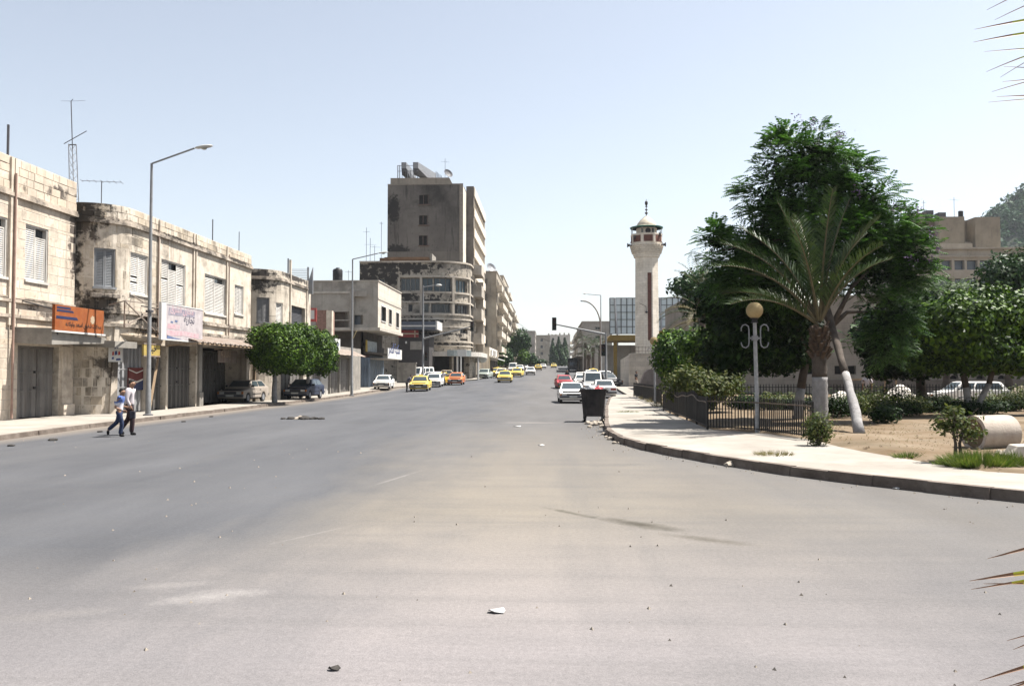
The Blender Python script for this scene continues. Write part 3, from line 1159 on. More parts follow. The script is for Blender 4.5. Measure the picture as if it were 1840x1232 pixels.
def board_sign(name, label, X, px0, px1, z0, z1, mat, th=.08, frame=None, post=True):
    """facade-parallel sign board"""
    y0, y1 = Yp(px0, X), Yp(px1, X)
    s = thing(name, label, 'sign', (X, y0, z0))
    mb = MB()
    mb.box(X - th, X, y0, y1, z0, z1)
    mb.build('sign_board', mat, s, bevel=.008)
    if frame:
        mb = MB()
        e = .05
        mb.box(X - th - .01, X + .018, y0 - .03, y1 + .03, z1, z1 + e)
        mb.box(X - th - .01, X + .018, y0 - .03, y1 + .03, z0 - e, z0)
        mb.build('sign_frame', frame, s)
    return s, y0, y1


# faded pink and white sign with a white end board
xs_ = -17.95
fad = wall_k(0.9, 'faded_sign_print', (.36, .31, .315), (.47, .42, .42), 2.6, (.36, .28, .32), .6, .5, .3, bump=.1)
sg, y0, y1 = board_sign('shop_sign', 'faded white and pink shop sign with washed out Arabic print', xs_, 288, 363, 3.55, 5.2, fad, frame=WHITE)
pink = wall_k(0.9, 'faded_pink_print', (.42, .22, .26), (.52, .34, .36), 4, (.62, .55, .54), .7, .46, .3, bump=.1)
purp = mat_wall('faded_purple_print', (.26, .23, .33), (.42, .38, .45), 4, (.58, .52, .54), .6, .5, .3, bump=.1)
bluep = mat_plain('faded_blue_print', (.13, .18, .33), .7, var=.3)
L_ = y1 - y0
pt = lambda a, z, e=.006: (xs_ + e, y0 + a * L_, 3.55 + z)
mb = MB(); mb.ngon([pt(.15, 1.15), pt(.78, 1.2), pt(.80, 1.50), pt(.17, 1.50)]); mb.build('printed_band', purp, sg)
mb = MB(); mb.ngon([pt(.14, .50), pt(.42, .50), pt(.42, .74), pt(.14, .74)]); mb.build('printed_band', pink, sg)
mb = MB(); mb.ngon([pt(.13, .15), pt(.5, .22), pt(.90, .16), pt(.90, .40), pt(.5, .46), pt(.13, .42)]); mb.build('printed_band', pink, sg)
mb = MB(); mb.ngon([pt(.13, .03), pt(.5, .04), pt(.3, .1), pt(.13, .19)]); mb.build('printed_band', bluep, sg)
mb = MB(); mb.ngon([pt(.2, .80), pt(.26, .78), pt(.27, .86), pt(.22, .88)]); mb.ngon([pt(.30, .86), pt(.36, .84), pt(.37, .95), pt(.31, .95)]); mb.build('printed_mark', bluep, sg)
lettering('lettering', arabic('تجارية'), pt(.52, .76, .008), (0, 1, 0), (0, 0, 1), L_ * .26, mat_plain('ink', (.08, .08, .12)), sg, .01)
lettering('lettering', arabic('مخازن الشرق'), pt(.2, 1.2, .009), (0, 1, 0), (0, 0, 1), L_ * .55, pink, sg, .015)
mb = MB(); mb.box(xs_ - .1, xs_ + .03, y0 - .02, y0 + .1 * L_, 3.5, 5.22); mb.build('end_board', WHITE, sg)
mb = MB()
for yy in (y0 + .4, y1 - .5):
    mb.bar((xs_ - .1, yy, 4.9), (X2, yy, 5.1), .05)
    mb.bar((xs_ - .1, yy, 3.8), (X2, yy, 3.9), .05)
mb.build('bracket', DGREY, sg)

# empty angle iron sign frame
fr = thing('sign_frame', 'rusty empty angle iron frame on the canopy beside the street lamp', 'sign frame', (X2 + .8, 40, 3.9))
mb = MB()
xa = X2 + .9
ya, yb = Yp(222, xa), Yp(291, xa)
A_, B_, C_, D_ = (xa, ya, 3.95), (xa, yb, 3.6), (xa, yb, 5.15), (xa, ya, 5.05)
for p, q in ((A_, D_), (D_, C_), (A_, C_), (D_, B_), (B_, C_)):
    mb.bar(p, q, .045)
mb.bar(D_, (X2 + .05, ya + .3, 4.9), .04)
mb.bar((xa, (ya + yb) / 2, 5.1), (X2 + .05, (ya + yb) / 2 + .6, 5.5), .04)
mb.build('angle_iron', RUST, fr)

# small yellow sign, rust sign, poster, red and black banner
yel = mat_wall('yellow_sign_paint', (.48, .34, .07), (.58, .44, .13), 3, (.2, .14, .05), .5, .5, .3)
sg, y0, y1 = board_sign('shop_sign', 'small yellow hand painted sign hanging under the tan canopy behind the lamp post', X2 + .95, 258, 287, 2.75, 3.25, yel, frame=RUST)
lettering('lettering', arabic('خياط'), (X2 + .96, y0 + .25, 2.85), (0, 1, 0), (0, 0, 1), (y1 - y0) * .6, BLK, sg, .02)
sg, y0, y1 = board_sign('shop_sign', 'brown rusted sign plate hanging inside the dark deep shopfront', X2 + .25, 392, 426, 2.55, 3.25, RUST, th=.04)
lettering('lettering', arabic('بقالة'), (X2 + .26, y0 + .4, 2.7), (0, 1, 0), (0, 0, 1), (y1 - y0) * .5, mat_plain('faded_letter', (.4, .3, .2)), sg, .02)
s0 = S2(262) - 1.6
sg = thing('banner', 'dark red and black painted board with a pale chevron on the metal shop door', 'banner', f2.at(s0, -.1, 1.2))
za, zb_ = 1.15, 2.2
sa, sb = S2(236), S2(262)
mb = MB(); f2.fbox(mb, sa, sb, -.19, -.13, za, zb_)
mb.build('banner_board', mat_plain('banner_red', (.13, .022, .018), .7), sg)
mb = MB()
def bp(a, z, e): return f2.at(sa + (sb - sa) * a, -.13 + e, za + (zb_ - za) * z)
mb.quad(bp(0, 0, .006), bp(.5, 0, .006), bp(.5, .28, .006), bp(0, .46, .006)); mb.quad(bp(.5, 0, .006), bp(1, 0, .006), bp(1, .46, .006), bp(.5, .28, .006))
mb.build('banner_base', navy, sg)
for z, h in ((.32, .07), (.74, .045)):
    mb = MB()
    xsn = [i / 10 for i in range(11)]
    cv = [z + .22 * abs(x - .53) ** 1.0 * 1.3 for x in xsn]
    for i in range(10):
        mb.quad(bp(xsn[i], cv[i], .01), bp(xsn[i + 1], cv[i + 1], .01), bp(xsn[i + 1], cv[i + 1] + h, .01), bp(xsn[i], cv[i] + h, .01))
    mb.build('chevron', mat_plain('banner_white', (.62, .56, .48), .7), sg)
sq = f2.s_px(205)
sg = thing('poster', 'white poster with a red and blue emblem fixed on the rounded stone corner', 'poster', f2.at(sq, .1, 2.7))
sa, sb, za, zb_ = f2.s_px(194), f2.s_px(217), 2.45, 3.2
def bp(a, z, e): return f2.at(sa + (sb - sa) * a, .12 + e, za + (zb_ - za) * z)
mb = MB(); f2.fbox(mb, sa, sb, .07, .12, za, zb_); mb.build('poster_board', WHITE, sg)
cr, cb = mat_plain('poster_red', (.45, .06, .05), .7), mat_plain('poster_blue', (.05, .08, .22), .7)
for a, b, c, d, m in ((.22, .36, .38, .62, cr), (.64, .80, .40, .64, cr), (.2, .36, .14, .3, cb), (.5, .84, .08, .22, cb), (.38, .5, .76, .9, cb), (.54, .66, .78, .92, cb), (.4, .6, .4, .66, cb)):
    mb = MB(); mb.ngon([bp(a, c, .006), bp(b, c + .02, .006), bp(b - .02, d, .006), bp(a + .02, d - .02, .006)]); mb.build('printed_mark', m, sg)
pl = MB()
pl.bar((X2 + .75, Yp(269, X2 + .75), Z0), (X2 + .25, Yp(287, X2 + .25), 3.3), .1, .06)
tag(pl.build('wooden_post', WOOD), 'pale wooden plank leaning under the canopy beside the street lamp', 'plank')


# ---------------------------------------------------------------- roof masts and aerials
def aerial(label, x, y, z0, h, boom=1.0, n=5, rot=0.0, group='television aerials on the roofs', th=.022, name='tv_aerial', mid=.93):
    t = thing(name, label, 'aerial', (x, y, z0), group)
    mb = MB(); mb.tube([(x, y, z0), (x, y, z0 + h)], th, 6); mb.build('mast', DGREY, t)
    if boom:
        mb = MB()
        c, s_ = math.cos(rot), math.sin(rot)
        zc = z0 + h * mid
        mb.bar((x - c * boom / 2, y - s_ * boom / 2, zc), (x + c * boom / 2, y + s_ * boom / 2, zc), .02)
        for i in range(n):
            u = (i / (n - 1) - .5) * boom
            l = .28 + .14 * i / n
            mb.bar((x + c * u - s_ * l, y + s_ * u + c * l, zc), (x + c * u + s_ * l, y + s_ * u - c * l, zc), .014)
        mb.build('antenna', DGREY, t)
    return t


def lattice_mast(label, x, y, z0, h, lean=0.0):
    t = thing('lattice_mast', label, 'mast', (x, y, z0))
    mb = MB()
    r0 = .24
    hh = h * .68
    leg = lambda k, z: Vector((x + r0 * (1 - .3 * z / h) * math.cos(k * 2.094) - lean * z / h, y + r0 * (1 - .3 * z / h) * math.sin(k * 2.094), z0 + z))
    for k in range(3):
        mb.tube([leg(k, 0), leg(k, hh)], .022, 6)
    n = 12
    for i in range(n):
        for k in range(3):
            mb.bar(leg(k, hh * i / n), leg((k + 1) % 3, hh * (i + 1) / n), .016)
    mb.build('lattice', GREY_METAL, t)
    mb = MB()
    mb.tube([(x - lean * .66, y, z0 + hh * .95), (x - lean, y, z0 + h)], .022, 6)
    mb.tube([(x - lean * .66 - .18, y, z0 + hh), (x - lean * .66 + .18, y, z0 + hh)], .03, 6)
    mb.bar((x - lean * .75 - .4, y, z0 + hh + .05), (x - lean * .75 + .55, y + .3, z0 + hh + .75), .03)
    mb.build('mast', DGREY, t)
    mb = MB()
    zt = z0 + h
    mb.bar((x - lean - .02, y, zt), (x - lean + .1, y, zt + .12), .02)
    for d in (-.5, .7):
        mb.bar((x - lean, y, zt + .02), (x - lean + d, y, zt + .02 + abs(d) * .03), .01)
    mb.build('antenna', DGREY, t)


ym = 40.5
lattice_mast('thin lattice mast with aerial leaning above the gap of the two stone houses', Xp(131, ym), ym, 8.5, Zp(172, ym) - 8.5, lean=Xp(131, ym) - Xp(119, ym))
aerial('wide flat television aerial on a short mast above the blackened corner', Xp(177, 43), 43, 8.4, Zp(318, 43) - 8.4, 1.9, 7, .25, mid=.99)
aerial('tiny drooping aerial on the parapet right of the wide flat one', Xp(222, 42), 42, 9.3, .55, .5, 4, 1.0, mid=.9)
aerial('dark rod aerial with a bent tip standing on the long stone house', Xp(379, 56), 56, 8.4, Zp(390, 56) - 8.4, 0, th=.035)
aerial('thin rod aerial at the far end of the long stone house', Xp(427, 57), 57, 8.4, Zp(413, 57) - 8.4, 0, th=.025)
aerial('short dark tapering rod on the roof at the left edge', Xp(6, 34), 34, 9.2, Zp(213, 34) - 9.2, 0, th=.05)

# ================================================================ 3: smaller house with rounded corner
X3 = -18.15
f3 = Facade([(X3 - 2.4, 56.4)] + arc_pts(X3 - 1.9, 58.3, 1.9, -90, 0, 7) + [(X3, 64.8)])
S3 = lambda px, X=X3: f3.s_of_y(Yp(px, X))
b3 = thing('stone_house', 'small stone house with rounded corner and a dark roller opening behind the clipped trees', 'building', (X3, 61, 0), 'old stone houses along the left pavement')
bl3 = [((X3 - 1.5, 56.8, 8.2), (2.4, 2.2, 1.3), 0, .8), ((X3 - 1.2, 57.6, 4.6), (1.0, 1.4, .8), 0, .7), ((X3 - 2.3, 57.3, 6.2), (.5, 1, 2), 0, .6), ((X3, 61, 8.75), (1, 5, .35), 0, .8)]
CREAM3 = wall_k(.92, 'limestone_small_house', (.42, .35, .26), (.60, .51, .39), .9, (.06, .05, .045), .6, .54, .4, bl3, rnd=.08)
w3 = (f3.s_px(460), f3.s_px(483), 5.3, 7.0)
ops3 = [w3, (S3(500), S3(507), 4.9, 6.7), (S3(521), S3(547), 4.3, 6.75), (S3(505), S3(545), Z0, 3.4, .4)]
mb = MB()
f3.wall(mb, 0, f3.L, 0, 8.9, ops3)
shell(f3, mb, [(-34, 64.8), (-34, 56.4)], 0, 8.0, 8.9)
mb.build('wall', PLAST2, b3)
ashlar(f3, b3, .02, f3.L - .02, Z0, 8.2, ops3, .40, (.5, .9), [CREAM3], 0, proud=.018)
ashlar(f3, b3, .02, f3.L - .02, 8.42, 8.88, [], .23, (.4, .7), [CREAM3], 0, proud=.03)
mb = MB()
for z, h, o in ((8.2, .12, .14), (8.33, .08, .08), (4.1, .14, .12)):
    f3.fbox(mb, 0, f3.L - .01, -.02, o, z, z + h)
mb.build('cornice', cornm, b3)
shutter_window(f3, b3, *w3, leaves=2, mat=mat_metal_sheet('shutter_grey_dark', (.25, .25, .25), amt=.3))
shutter_window(f3, b3, *ops3[1], leaves=1)
mb = MB()
a, b, c, d = ops3[2]
z = c
while z < d - .02:
    f3.fbox(mb, a + .01, b - .01, -.27, -.22, z, z + .075)
    z += .1
mb.build('roller_shutter', DGREY, b3)
mb = MB(); f3.fbox(mb, a, b, -.34, -.31, c, d); mb.build('back_wall', DARK, b3)
panel_door(f3, b3, *ops3[3][:4], out=-.35, n=6)
mb = MB()
q = S3(519)
f3.fbox(mb, q - .08, q + .08, -.02, .12, 3.5, 9.9)
f3.fbox(mb, S3(549), f3.L, -.02, .10, 3.5, 8.9)
mb.build('pilaster', PLAST2, b3)
mb = MB()     # louvred screen on the roof
y = 64.2
xa, xb = Xp(521, y), Xp(551, y)
for i in range(9):
    z = Zp(507, y) + i * .13
    mb.bar((xa, y, z), (xb, y, z), .05, .03)
mb.bar((xb + .05, y, 7.9), (xb + .05, y, Zp(478, y)), .12)
mb.bar((xa, y, 7.9), (xa, y, Zp(482, y)), .08)
mb.hexa([(xb + .1, y - .05, 7.9), (xb + .42, y - .05, 7.9), (xb + .42, y + .1, 7.9), (xb + .1, y + .1, 7.9), (xb + .1, y - .05, 8.9), (xb + .42, y - .05, Zp(478, y)), (xb + .42, y + .1, Zp(478, y)), (xb + .1, y + .1, 8.9)])
tag(mb.build('roof_screen', GREY_METAL), 'pale louvred screen on the roof of the small stone house', 'screen')
aerial('reddish pole on the roof of the small rounded house', Xp(516, 60), 60, 7.9, Zp(462, 60) - 7.9, 0, th=.05)

# ================================================================ 4: row of sheet-metal shops
X4 = -18.4
f4 = Facade([(X4, 64.82), (X4, 84.0)])
S4 = lambda px, X=X4: f4.s_of_y(Yp(px, X))
b4 = thing('shop_row', 'low row of closed shops with ribbed grey metal doors behind the second street lamp', 'building', (X4, 74, 0))
q = [S4(x) for x in (541, 557, 576, 594, 611, 629)]
ops4 = [(q[i] + .12, q[i + 1] - .12, Z0 + .02, 3.3, .3) for i in range(5)]
mb = MB()
f4.wall(mb, 0, f4.L, 0, 4.3, ops4)
shell(f4, mb, [(-30, 84.0), (-30, 64.82)], 0, 4.0, 4.3)
mb.build('wall', CONC, b4)
for i, o in enumerate(ops4):
    panel_door(f4, b4, *o[:4], out=-.24, n=7, mat=[DOORSHEET, DOORSHEET, SHUTTER, DOORSHEET, DOORSHEET][i], holes=False)
mb = MB()
for i in range(18):
    a, b = 3 + i * .72, 3 + (i + 1) * .72
    zz = .04 * (i % 2)
    mb.quad(f4.at(a, .0, 4.05 + zz), f4.at(a, 1.3 + .1 * math.sin(i * 2), 3.45 + zz), f4.at(b, 1.3 + .1 * math.sin(i * 2 + 2), 3.49 - zz), f4.at(b, 0, 4.09 - zz))
mb.build('awning', RUST, b4)
# upper set back pieces behind: reddish pier, beige pier, red sign
sgr = mat_plain('red_pier_brick', (.30, .17, .13), .9, var=.35, scale=6)
ub = thing('roof_room', 'reddish brown half built room above the low shops', 'building', (-20.5, 80, 4.3))
mb = MB(); y = 79
mb.box(Xp(567, y), Xp(586, y), y, y + 3, 4.0, Zp(556, y)); mb.build('wall', sgr, ub)
mb = MB(); mb.box(Xp(586, y), Xp(596, y), y - .1, y + .5, 4.0, Zp(557, y)); mb.build('pier', CREAM, ub)
sg = thing('shop_sign', 'small red and white sign on the wall beyond the rounded small house', 'sign', (Xp(556, 70), 70, Zp(576, 70)))
mb = MB(); y = 70
mb.box(Xp(556, y), Xp(568, y), y, y + .1, Zp(577, y), Zp(552, y)); mb.build('sign_board', mat_plain('sign_red', (.5, .10, .09), .6), sg)
mb = MB(); mb.box(Xp(556.5, y), Xp(564, y), y - .012, y - .002, Zp(572, y), Zp(556, y)); mb.build('printed_band', WHITE, sg)
sg, y0, y1 = board_sign('shop_sign', 'white sign with blue lettering just right of the clipped tree', X4 + 1.2, 598, 611, Zp(632, 75), Zp(612, 75), WHITE)
lettering('lettering', arabic('صيدلية'), (X4 + 1.215, y0 + .2, Zp(627, 75)), (0, 1, 0), (0, 0, 1), (y1 - y0) * .75, cb, sg, .02)

# ================================================================ 5: concrete house with overhanging upper storey
YC = 88.0
XC = -17.5
CG = wall_k(0.8, 'grey_render', (.34, .30, .25), (.46, .42, .35), .6, (.12, .10, .085), .6, .52, .45)
CB = wall_k(0.9, 'pale_brick_face', (.50, .43, .34), (.62, .54, .44), 1.0, (.2, .15, .12), .35, .56, .25, rows=(.22, .6, .13, (rad(90), 0, rad(90))))
zt5, zo5 = Zp(505, YC, 676), Zp(593, YC, 676)
f5 = Facade([(-27.5, YC), (XC, YC), (XC, 102.0)])
b5 = thing('concrete_house', 'grey concrete house with overhanging brick faced upper storey and black roof tank', 'building', (-20, 95, 0))
sF = lambda px: Xp(px, YC) + 27.5
sS = lambda px: f5.s_of_y(Yp(px, XC))
zz = lambda py, px=640: Zp(py, YC, px)
zs = lambda py, px: Zp(py, Yp(px, XC), px)
ops5 = [(sF(597), sF(627), zz(591), zz(560), .9), (sF(636), sF(652), zz(583), zz(566), .5),
        (sS(684.5), sS(692.5), zs(577, 688), zs(551, 688)), (sS(698), sS(703), zs(582, 700), zs(556, 700)), (sS(711), sS(716), zs(588, 713), zs(562, 713))]
mb = MB()
f5.wall(mb, 0, 10.0, zo5, zt5, ops5, mi=0)
f5.wall(mb, 10.0, f5.L, zo5, zt5, ops5, mi=1)
shell(f5, mb, [(-27.5, 102)], zo5, zt5 - .5, zt5, 0)
mb.ngon([(-27.5, YC, zo5), (XC, YC, zo5), (XC, 102, zo5), (-27.5, 102, zo5)], 0)
mb.build('wall', [CG, CB], b5)
SHADE_TONE = mat_wall('painted_shade_wall', (.10, .085, .07), (.17, .145, .12), 1.2, amt=.7)  # shade under the overhang painted into the lower wall colour
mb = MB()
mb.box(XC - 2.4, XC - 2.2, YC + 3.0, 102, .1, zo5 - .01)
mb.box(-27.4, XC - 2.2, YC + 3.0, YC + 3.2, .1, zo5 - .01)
mb.build('lower_wall', SHADE_TONE, b5)
mb = MB()
f5.fbox(mb, 0, 10.0, -.02, .12, zo5 - .02, zo5 + .28)
f5.fbox(mb, 10.12, f5.L, -.02, .22, zo5 - .02, zo5 + .3)
f5.fbox(mb, 0, f5.L, -.3, .08, zt5, zt5 + .1)
f5.fbox(mb, 0, 8.4, -.02, .1, zz(527), zz(523))
f5.fbox(mb, 10.02, f5.L, -.02, .05, zs(548, 690) + .35, zs(548, 690) + .5)
mb.build('ledge', mat_plain('ledge_white', (.55, .50, .43), .8), b5)
for o in ops5[2:]:
    m = MB()
    e = .09
    f5.fbox(m, o[0] - e, o[0], -.05, .05, o[2] - e, o[3] + e)
    f5.fbox(m, o[1], o[1] + e, -.05, .05, o[2] - e, o[3] + e)
    f5.fbox(m, o[0], o[1], -.05, .05, o[3], o[3] + e)
    f5.fbox(m, o[0], o[1], -.05, .07, o[2] - e, o[2])
    w = m.build('window', WHITE, b5)
    m = MB(); f5.fbox(m, o[0], o[1], -.3, -.26, o[2], o[3]); m.build('pane', GLASS, w)
m = MB(); f5.fbox(m, ops5[0][0], ops5[0][1], -1.0, -.9, ops5[0][2], ops5[0][3]); m.build('loggia_back', mat_plain('loggia_brown', (.20, .16, .13), .9), b5)
m = MB(); f5.fbox(m, ops5[1][0], ops5[1][1], -.5, -.45, ops5[1][2], ops5[1][3]); m.build('window', mat_glass('blue_grey_glass', (.06, .075, .09), .3), b5)
m = MB()
f5.fbox(m, sF(627), sF(633), -.02, .3, zz(592), zz(520)); f5.fbox(m, sF(596), sF(627), -.2, .02, zz(576), zz(574))
f5.fbox(m, sF(633), sF(652), .0, .55, zz(533), zz(523)); m.build('fin', CG, b5)
# ground floor of the concrete house: doors, mezzanine, signs
XG = XC - 2.2
f5g = Facade([(XG, YC + 3.2), (XG, 102)])
sg_ = lambda px: max(.02, min(f5g.L - .02, f5g.s_of_y(Yp(px, XG))))
zgd = .35
for a, b, m, n in ((630, 646, BLUESHEET, 4), (646, 661, REDSHEET, 4), (661, 690, BLUESHEET, 7), (692, 716, BLUESHEET, 5)):
    if sg_(b) - sg_(a) > .3:
        f5gd = panel_door(f5g, b5, sg_(a), sg_(b), zgd, 3.9, out=.12, mat=m, n=n, holes=False)
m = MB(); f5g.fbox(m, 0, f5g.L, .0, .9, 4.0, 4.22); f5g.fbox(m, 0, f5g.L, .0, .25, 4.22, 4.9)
m.build('mezzanine', mat_wall('mezzanine_shade_toned', (.10, .08, .065), (.18, .15, .12), 1.2, amt=.7), b5)  # dark tone stands in for the shade below the overhang
yl = YC + 2.98       # doors on the near side of the ground floor
f5n = Facade([(-26, yl), (XG, yl)])
for i in range(4):
    panel_door(f5n, b5, .2 + i * 1.75, 1.85 + i * 1.75, .3, 3.6, out=.05, mat=[DOORSHEET, DOORSHEET, BLUESHEET, BLUESHEET][i], n=5, holes=False)
sg, y0, y1 = board_sign('shop_sign', 'white sign with blue writing on the balcony of the concrete house', XC + .25, 697, 722, Zp(645, 97), Zp(627, 97), WHITE)
lettering('lettering', arabic('مكتبة النصر'), (XC + .265, y0 + .3, Zp(641, 97)), (0, 1, 0), (0, 0, 1), (y1 - y0) * .8, cb, sg, .02)
m = MB(); m.box(XG + .05, XC + .16, y0, y1, Zp(646, 97), Zp(644, 97)); m.build('shelf', CG, sg)
sg = thing('shop_sign', 'yellow and blue sign plate under the overhang of the concrete house', 'sign', (-18, 92, 5))
m = MB(); y0, y1 = Yp(660, XG + .5), Yp(677, XG + .5)
m.box(XG + .42, XG + .5, y0, y1, Zp(631, 90), Zp(611, 90)); m.build('sign_board', mat_plain('sign_bluewhite', (.42, .46, .46), .6, var=.4), sg)
m = MB(); m.box(XG + .40, XG + .52, y0 - .5, y0, Zp(631, 90), Zp(610, 90)); m.build('end_board', yel, sg)
tk = thing('water_tank', 'black round water tank on the roof of the grey concrete house', 'water tank', (Xp(605.5, 92), 92, zt5 - .5))
m = MB(); r = (Xp(614.5, 92) - Xp(597, 92)) / 2
h0, h1 = Zp(507, 92) - .4, Zp(481, 92)
m.lathe([(r * .96, 0), (r, .1), (r, (h1 - h0) * .5), (r * .985, (h1 - h0) * .52), (r, (h1 - h0) * .55), (r, h1 - h0 - .2), (r * .8, h1 - h0 - .05), (.01, h1 - h0)], (Xp(605.5, 92), 92, h0), 20)
m.build('tank', BLK, tk, smooth=True)
m = MB(); m.lathe([(r * .42, 0), (r * .42, .14), (.01, .17)], (Xp(605.5, 92), 92, h1 - .06), 14); m.build('lid', DGREY, tk, smooth=True)
m = MB(); m.box(Xp(596, 92), Xp(615, 92), 91.3, 92.7, zt5 - .51, h0); m.build('plinth', CONC, tk)
aerial('small bushy aerial behind the black roof tank', Xp(625, 96), 96, zt5 - .5, Zp(484, 96) - zt5 + .5, .7, 4, .4)
# ================================================================ 6: stained building with rounded corner and ribbon windows
YD = 116.0
xd0, xd1 = Xp(645, YD), -10.9
RD = 4.6
fd = Facade([(xd0, YD), (xd1 - RD, YD)] + arc_pts(xd1 - RD, YD + RD, RD, -90, 0, 10)[1:] + [(xd1, 130.5)])
bd = thing('apartment_building', 'stained stone apartment building with rounded corner and ribbon windows below the tower', 'building', (-18, 120, .8))
zd = lambda py, px=760: Zp(py, YD, px)
sd_ = lambda px: Xp(px, YD) - xd0 if Xp(px, YD) < xd1 - RD else None
sA = lambda px: sd_(px) if sd_(px) is not None else fd.c[1] + (fd.c[-2] - fd.c[1]) * max(0, min(1, (px - 780) / 48.0))
cx = (xd1 - RD)
bld = [((Xp(700, YD), YD, zd(480)), (9, 3, 1.3), 0, .6), ((Xp(665, YD), YD, zd(510)), (3, 3, 4.0), 0, .5), ((Xp(722, YD), YD, zd(533)), (6, 3, .9), 0, .7),
       ((Xp(735, YD), YD, zd(575)), (6, 3, .6), 0, .7), ((Xp(700, YD), YD, zd(500)), (2.2, 3, 2), 0, .7), ((cx, YD, zd(540)), (6, 3, .45), 0, .8), ((cx, YD, zd(618)), (7, 3, .35), 0, .8),
       ((cx, YD, zd(600)), (6, 3, .4), 0, .8)]
DW = wall_k(0.95, 'stained_stone', (.33, .28, .21), (.50, .43, .33), .5, (.04, .035, .032), .8, .50, .5, bld, bump=.4, bn=1.5, bs=1.5,
              rows=(.4, .8, .14, (rad(90), 0, 0)))
DB = wall_k(0.78, 'band_stone', (.44, .37, .28), (.60, .52, .41), .6, (.06, .05, .045), .6, .53, .4)
zt_d = zd(470)
rowsA = [(719, 754, 522, 499), (758, 777, 523, 499), (779, 797, 524, 499), (801, 817, 524, 501)]
rowsB = [(733, 741, 560, 546), (757, 770, 561, 545), (774, 796, 562, 545), (799, 820, 563, 546)]
rowsC = [(785, 788, 582, 573), (806, 818, 598, 590), (806, 818, 611, 607)]
ops = [(sA(a), sA(b), zd(c), zd(d), .45) for a, b, c, d in rowsA + rowsB + rowsC]
ops += [(sA(679), sA(690), zd(513), zd(500), .4)]
ops += [(sA(a), sA(b), .9, 4.2, .8) for a, b in ((748, 777), (780, 797), (799, 823))]
mb = MB()
fd.wall(mb, 0, fd.L, .3, zt_d, ops)
shell(fd, mb, [(xd0, 130.5)], .3, zt_d - .9, zt_d)
mb.build('wall', DW, bd)
WF = mat_plain('window_frame_grey', (.30, .28, .25), .7)
TEAL = mat_glass('blue_green_glass', (.035, .06, .075), .15)
for i, o in enumerate(ops[:11] + [ops[11]]):
    m = MB()
    n = max(1, int(round((o[1] - o[0]) / .75)))
    for k in range(n + 1):
        q = o[0] + (o[1] - o[0]) * k / n
        q0 = min(max(q - .035, o[0] + .002), o[1] - .072)
        fd.fbox(m, q0, q0 + .07, -.36, -.28, o[2] + .002, o[3] - .002)
    fd.fbox(m, o[0] + .08, o[1] - .08, -.36, -.30, o[3] - .09, o[3] - .003)
    fd.fbox(m, o[0] + .08, o[1] - .08, -.36, -.30, o[2] + .003, o[2] + .09)
    w = m.build('window', WF, bd)
    m = MB()
    fd.fbox(m, o[0], o[1], -.46, -.40, o[2], o[3])
    m.build('pane', TEAL if i in (1, 2, 3) else GLASS, w)
    if i in (1, 2, 6, 7):
        m = MB()
        k = o[0] + .12
        while k < o[1] - .1:
            fd.fbox(m, k, k + .03, -.12, -.09, o[2], o[3])
            k += .2
        m.build('bars', DGREY, w)
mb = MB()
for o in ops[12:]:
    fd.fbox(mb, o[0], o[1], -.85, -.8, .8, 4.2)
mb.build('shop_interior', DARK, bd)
mb = MB()
for a, b, z, h, o in ((0, fd.L, zt_d - .12, .22, .22), (sA(716), fd.L - .01, zd(498), .25, .2), (sA(716), fd.L - .01, zd(527), .25, .16), (sA(716), fd.L - .01, zd(544), .22, .22),
                      (sA(716), fd.L - .01, zd(566), .25, .16), (sA(716), fd.L - .01, zd(574), .2, .1), (sA(716), fd.L - .01, zd(588), .2, .12), (sA(730), fd.L - .01, zd(615), .2, .2), (sA(730), fd.L - .01, zd(622), .15, .15)):
    fd.fbox(mb, a + .01, b, -.02, o, z, z + h)
mb.build('ledge', DB, bd)
mb = MB()
for px in (716, 756, 798, 821):
    q = sA(px)
    fd.fbox(mb, q - .16, q + .16, -.02, .2, zd(566), zd(498))
mb.build('pier', DB, bd)
mb = MB()      # white canopy over the shops
fd.fbox(mb, sA(745), fd.L - .2, .0, 1.7, zd(640), zd(632))
mb.build('canopy', mat_plain('canopy_white', (.62, .58, .52), .8), bd)
mb = MB()
for a, b in ((790, 808),):
    fd.fbox(mb, sA(a), sA(b), 1.7, 1.78, zd(640), zd(629))
mb.build('fascia_sign', mat_plain('fascia_grey', (.28, .32, .32), .6), bd)
mb = MB()
for px in (798, 822):
    p = fd.at(sA(px), 1.3)
    mb.tube([(p.x, p.y, .9), (p.x, p.y, zd(640))], .14, 10)
mb.build('column', WHITE, bd)
mb = MB()     # orange brown rooms on the roof
y = YD + 3
mb.box(Xp(681, y), Xp(772, y), y, y + 5, zt_d - .9, Zp(462, y))
mb.box(Xp(690, y), Xp(770, y), y - .15, y + .05, Zp(466, y), Zp(461, y))
mb.build('roof_room', mat_wall('orange_brown_render', (.28, .16, .09), (.40, .24, .14), 1, amt=.6), bd)
mb = MB()
mb.box(Xp(772, y), Xp(776, y), y - .2, y + 4, zt_d - .9, Zp(455, y))
mb.build('roof_fin', CONC, bd)
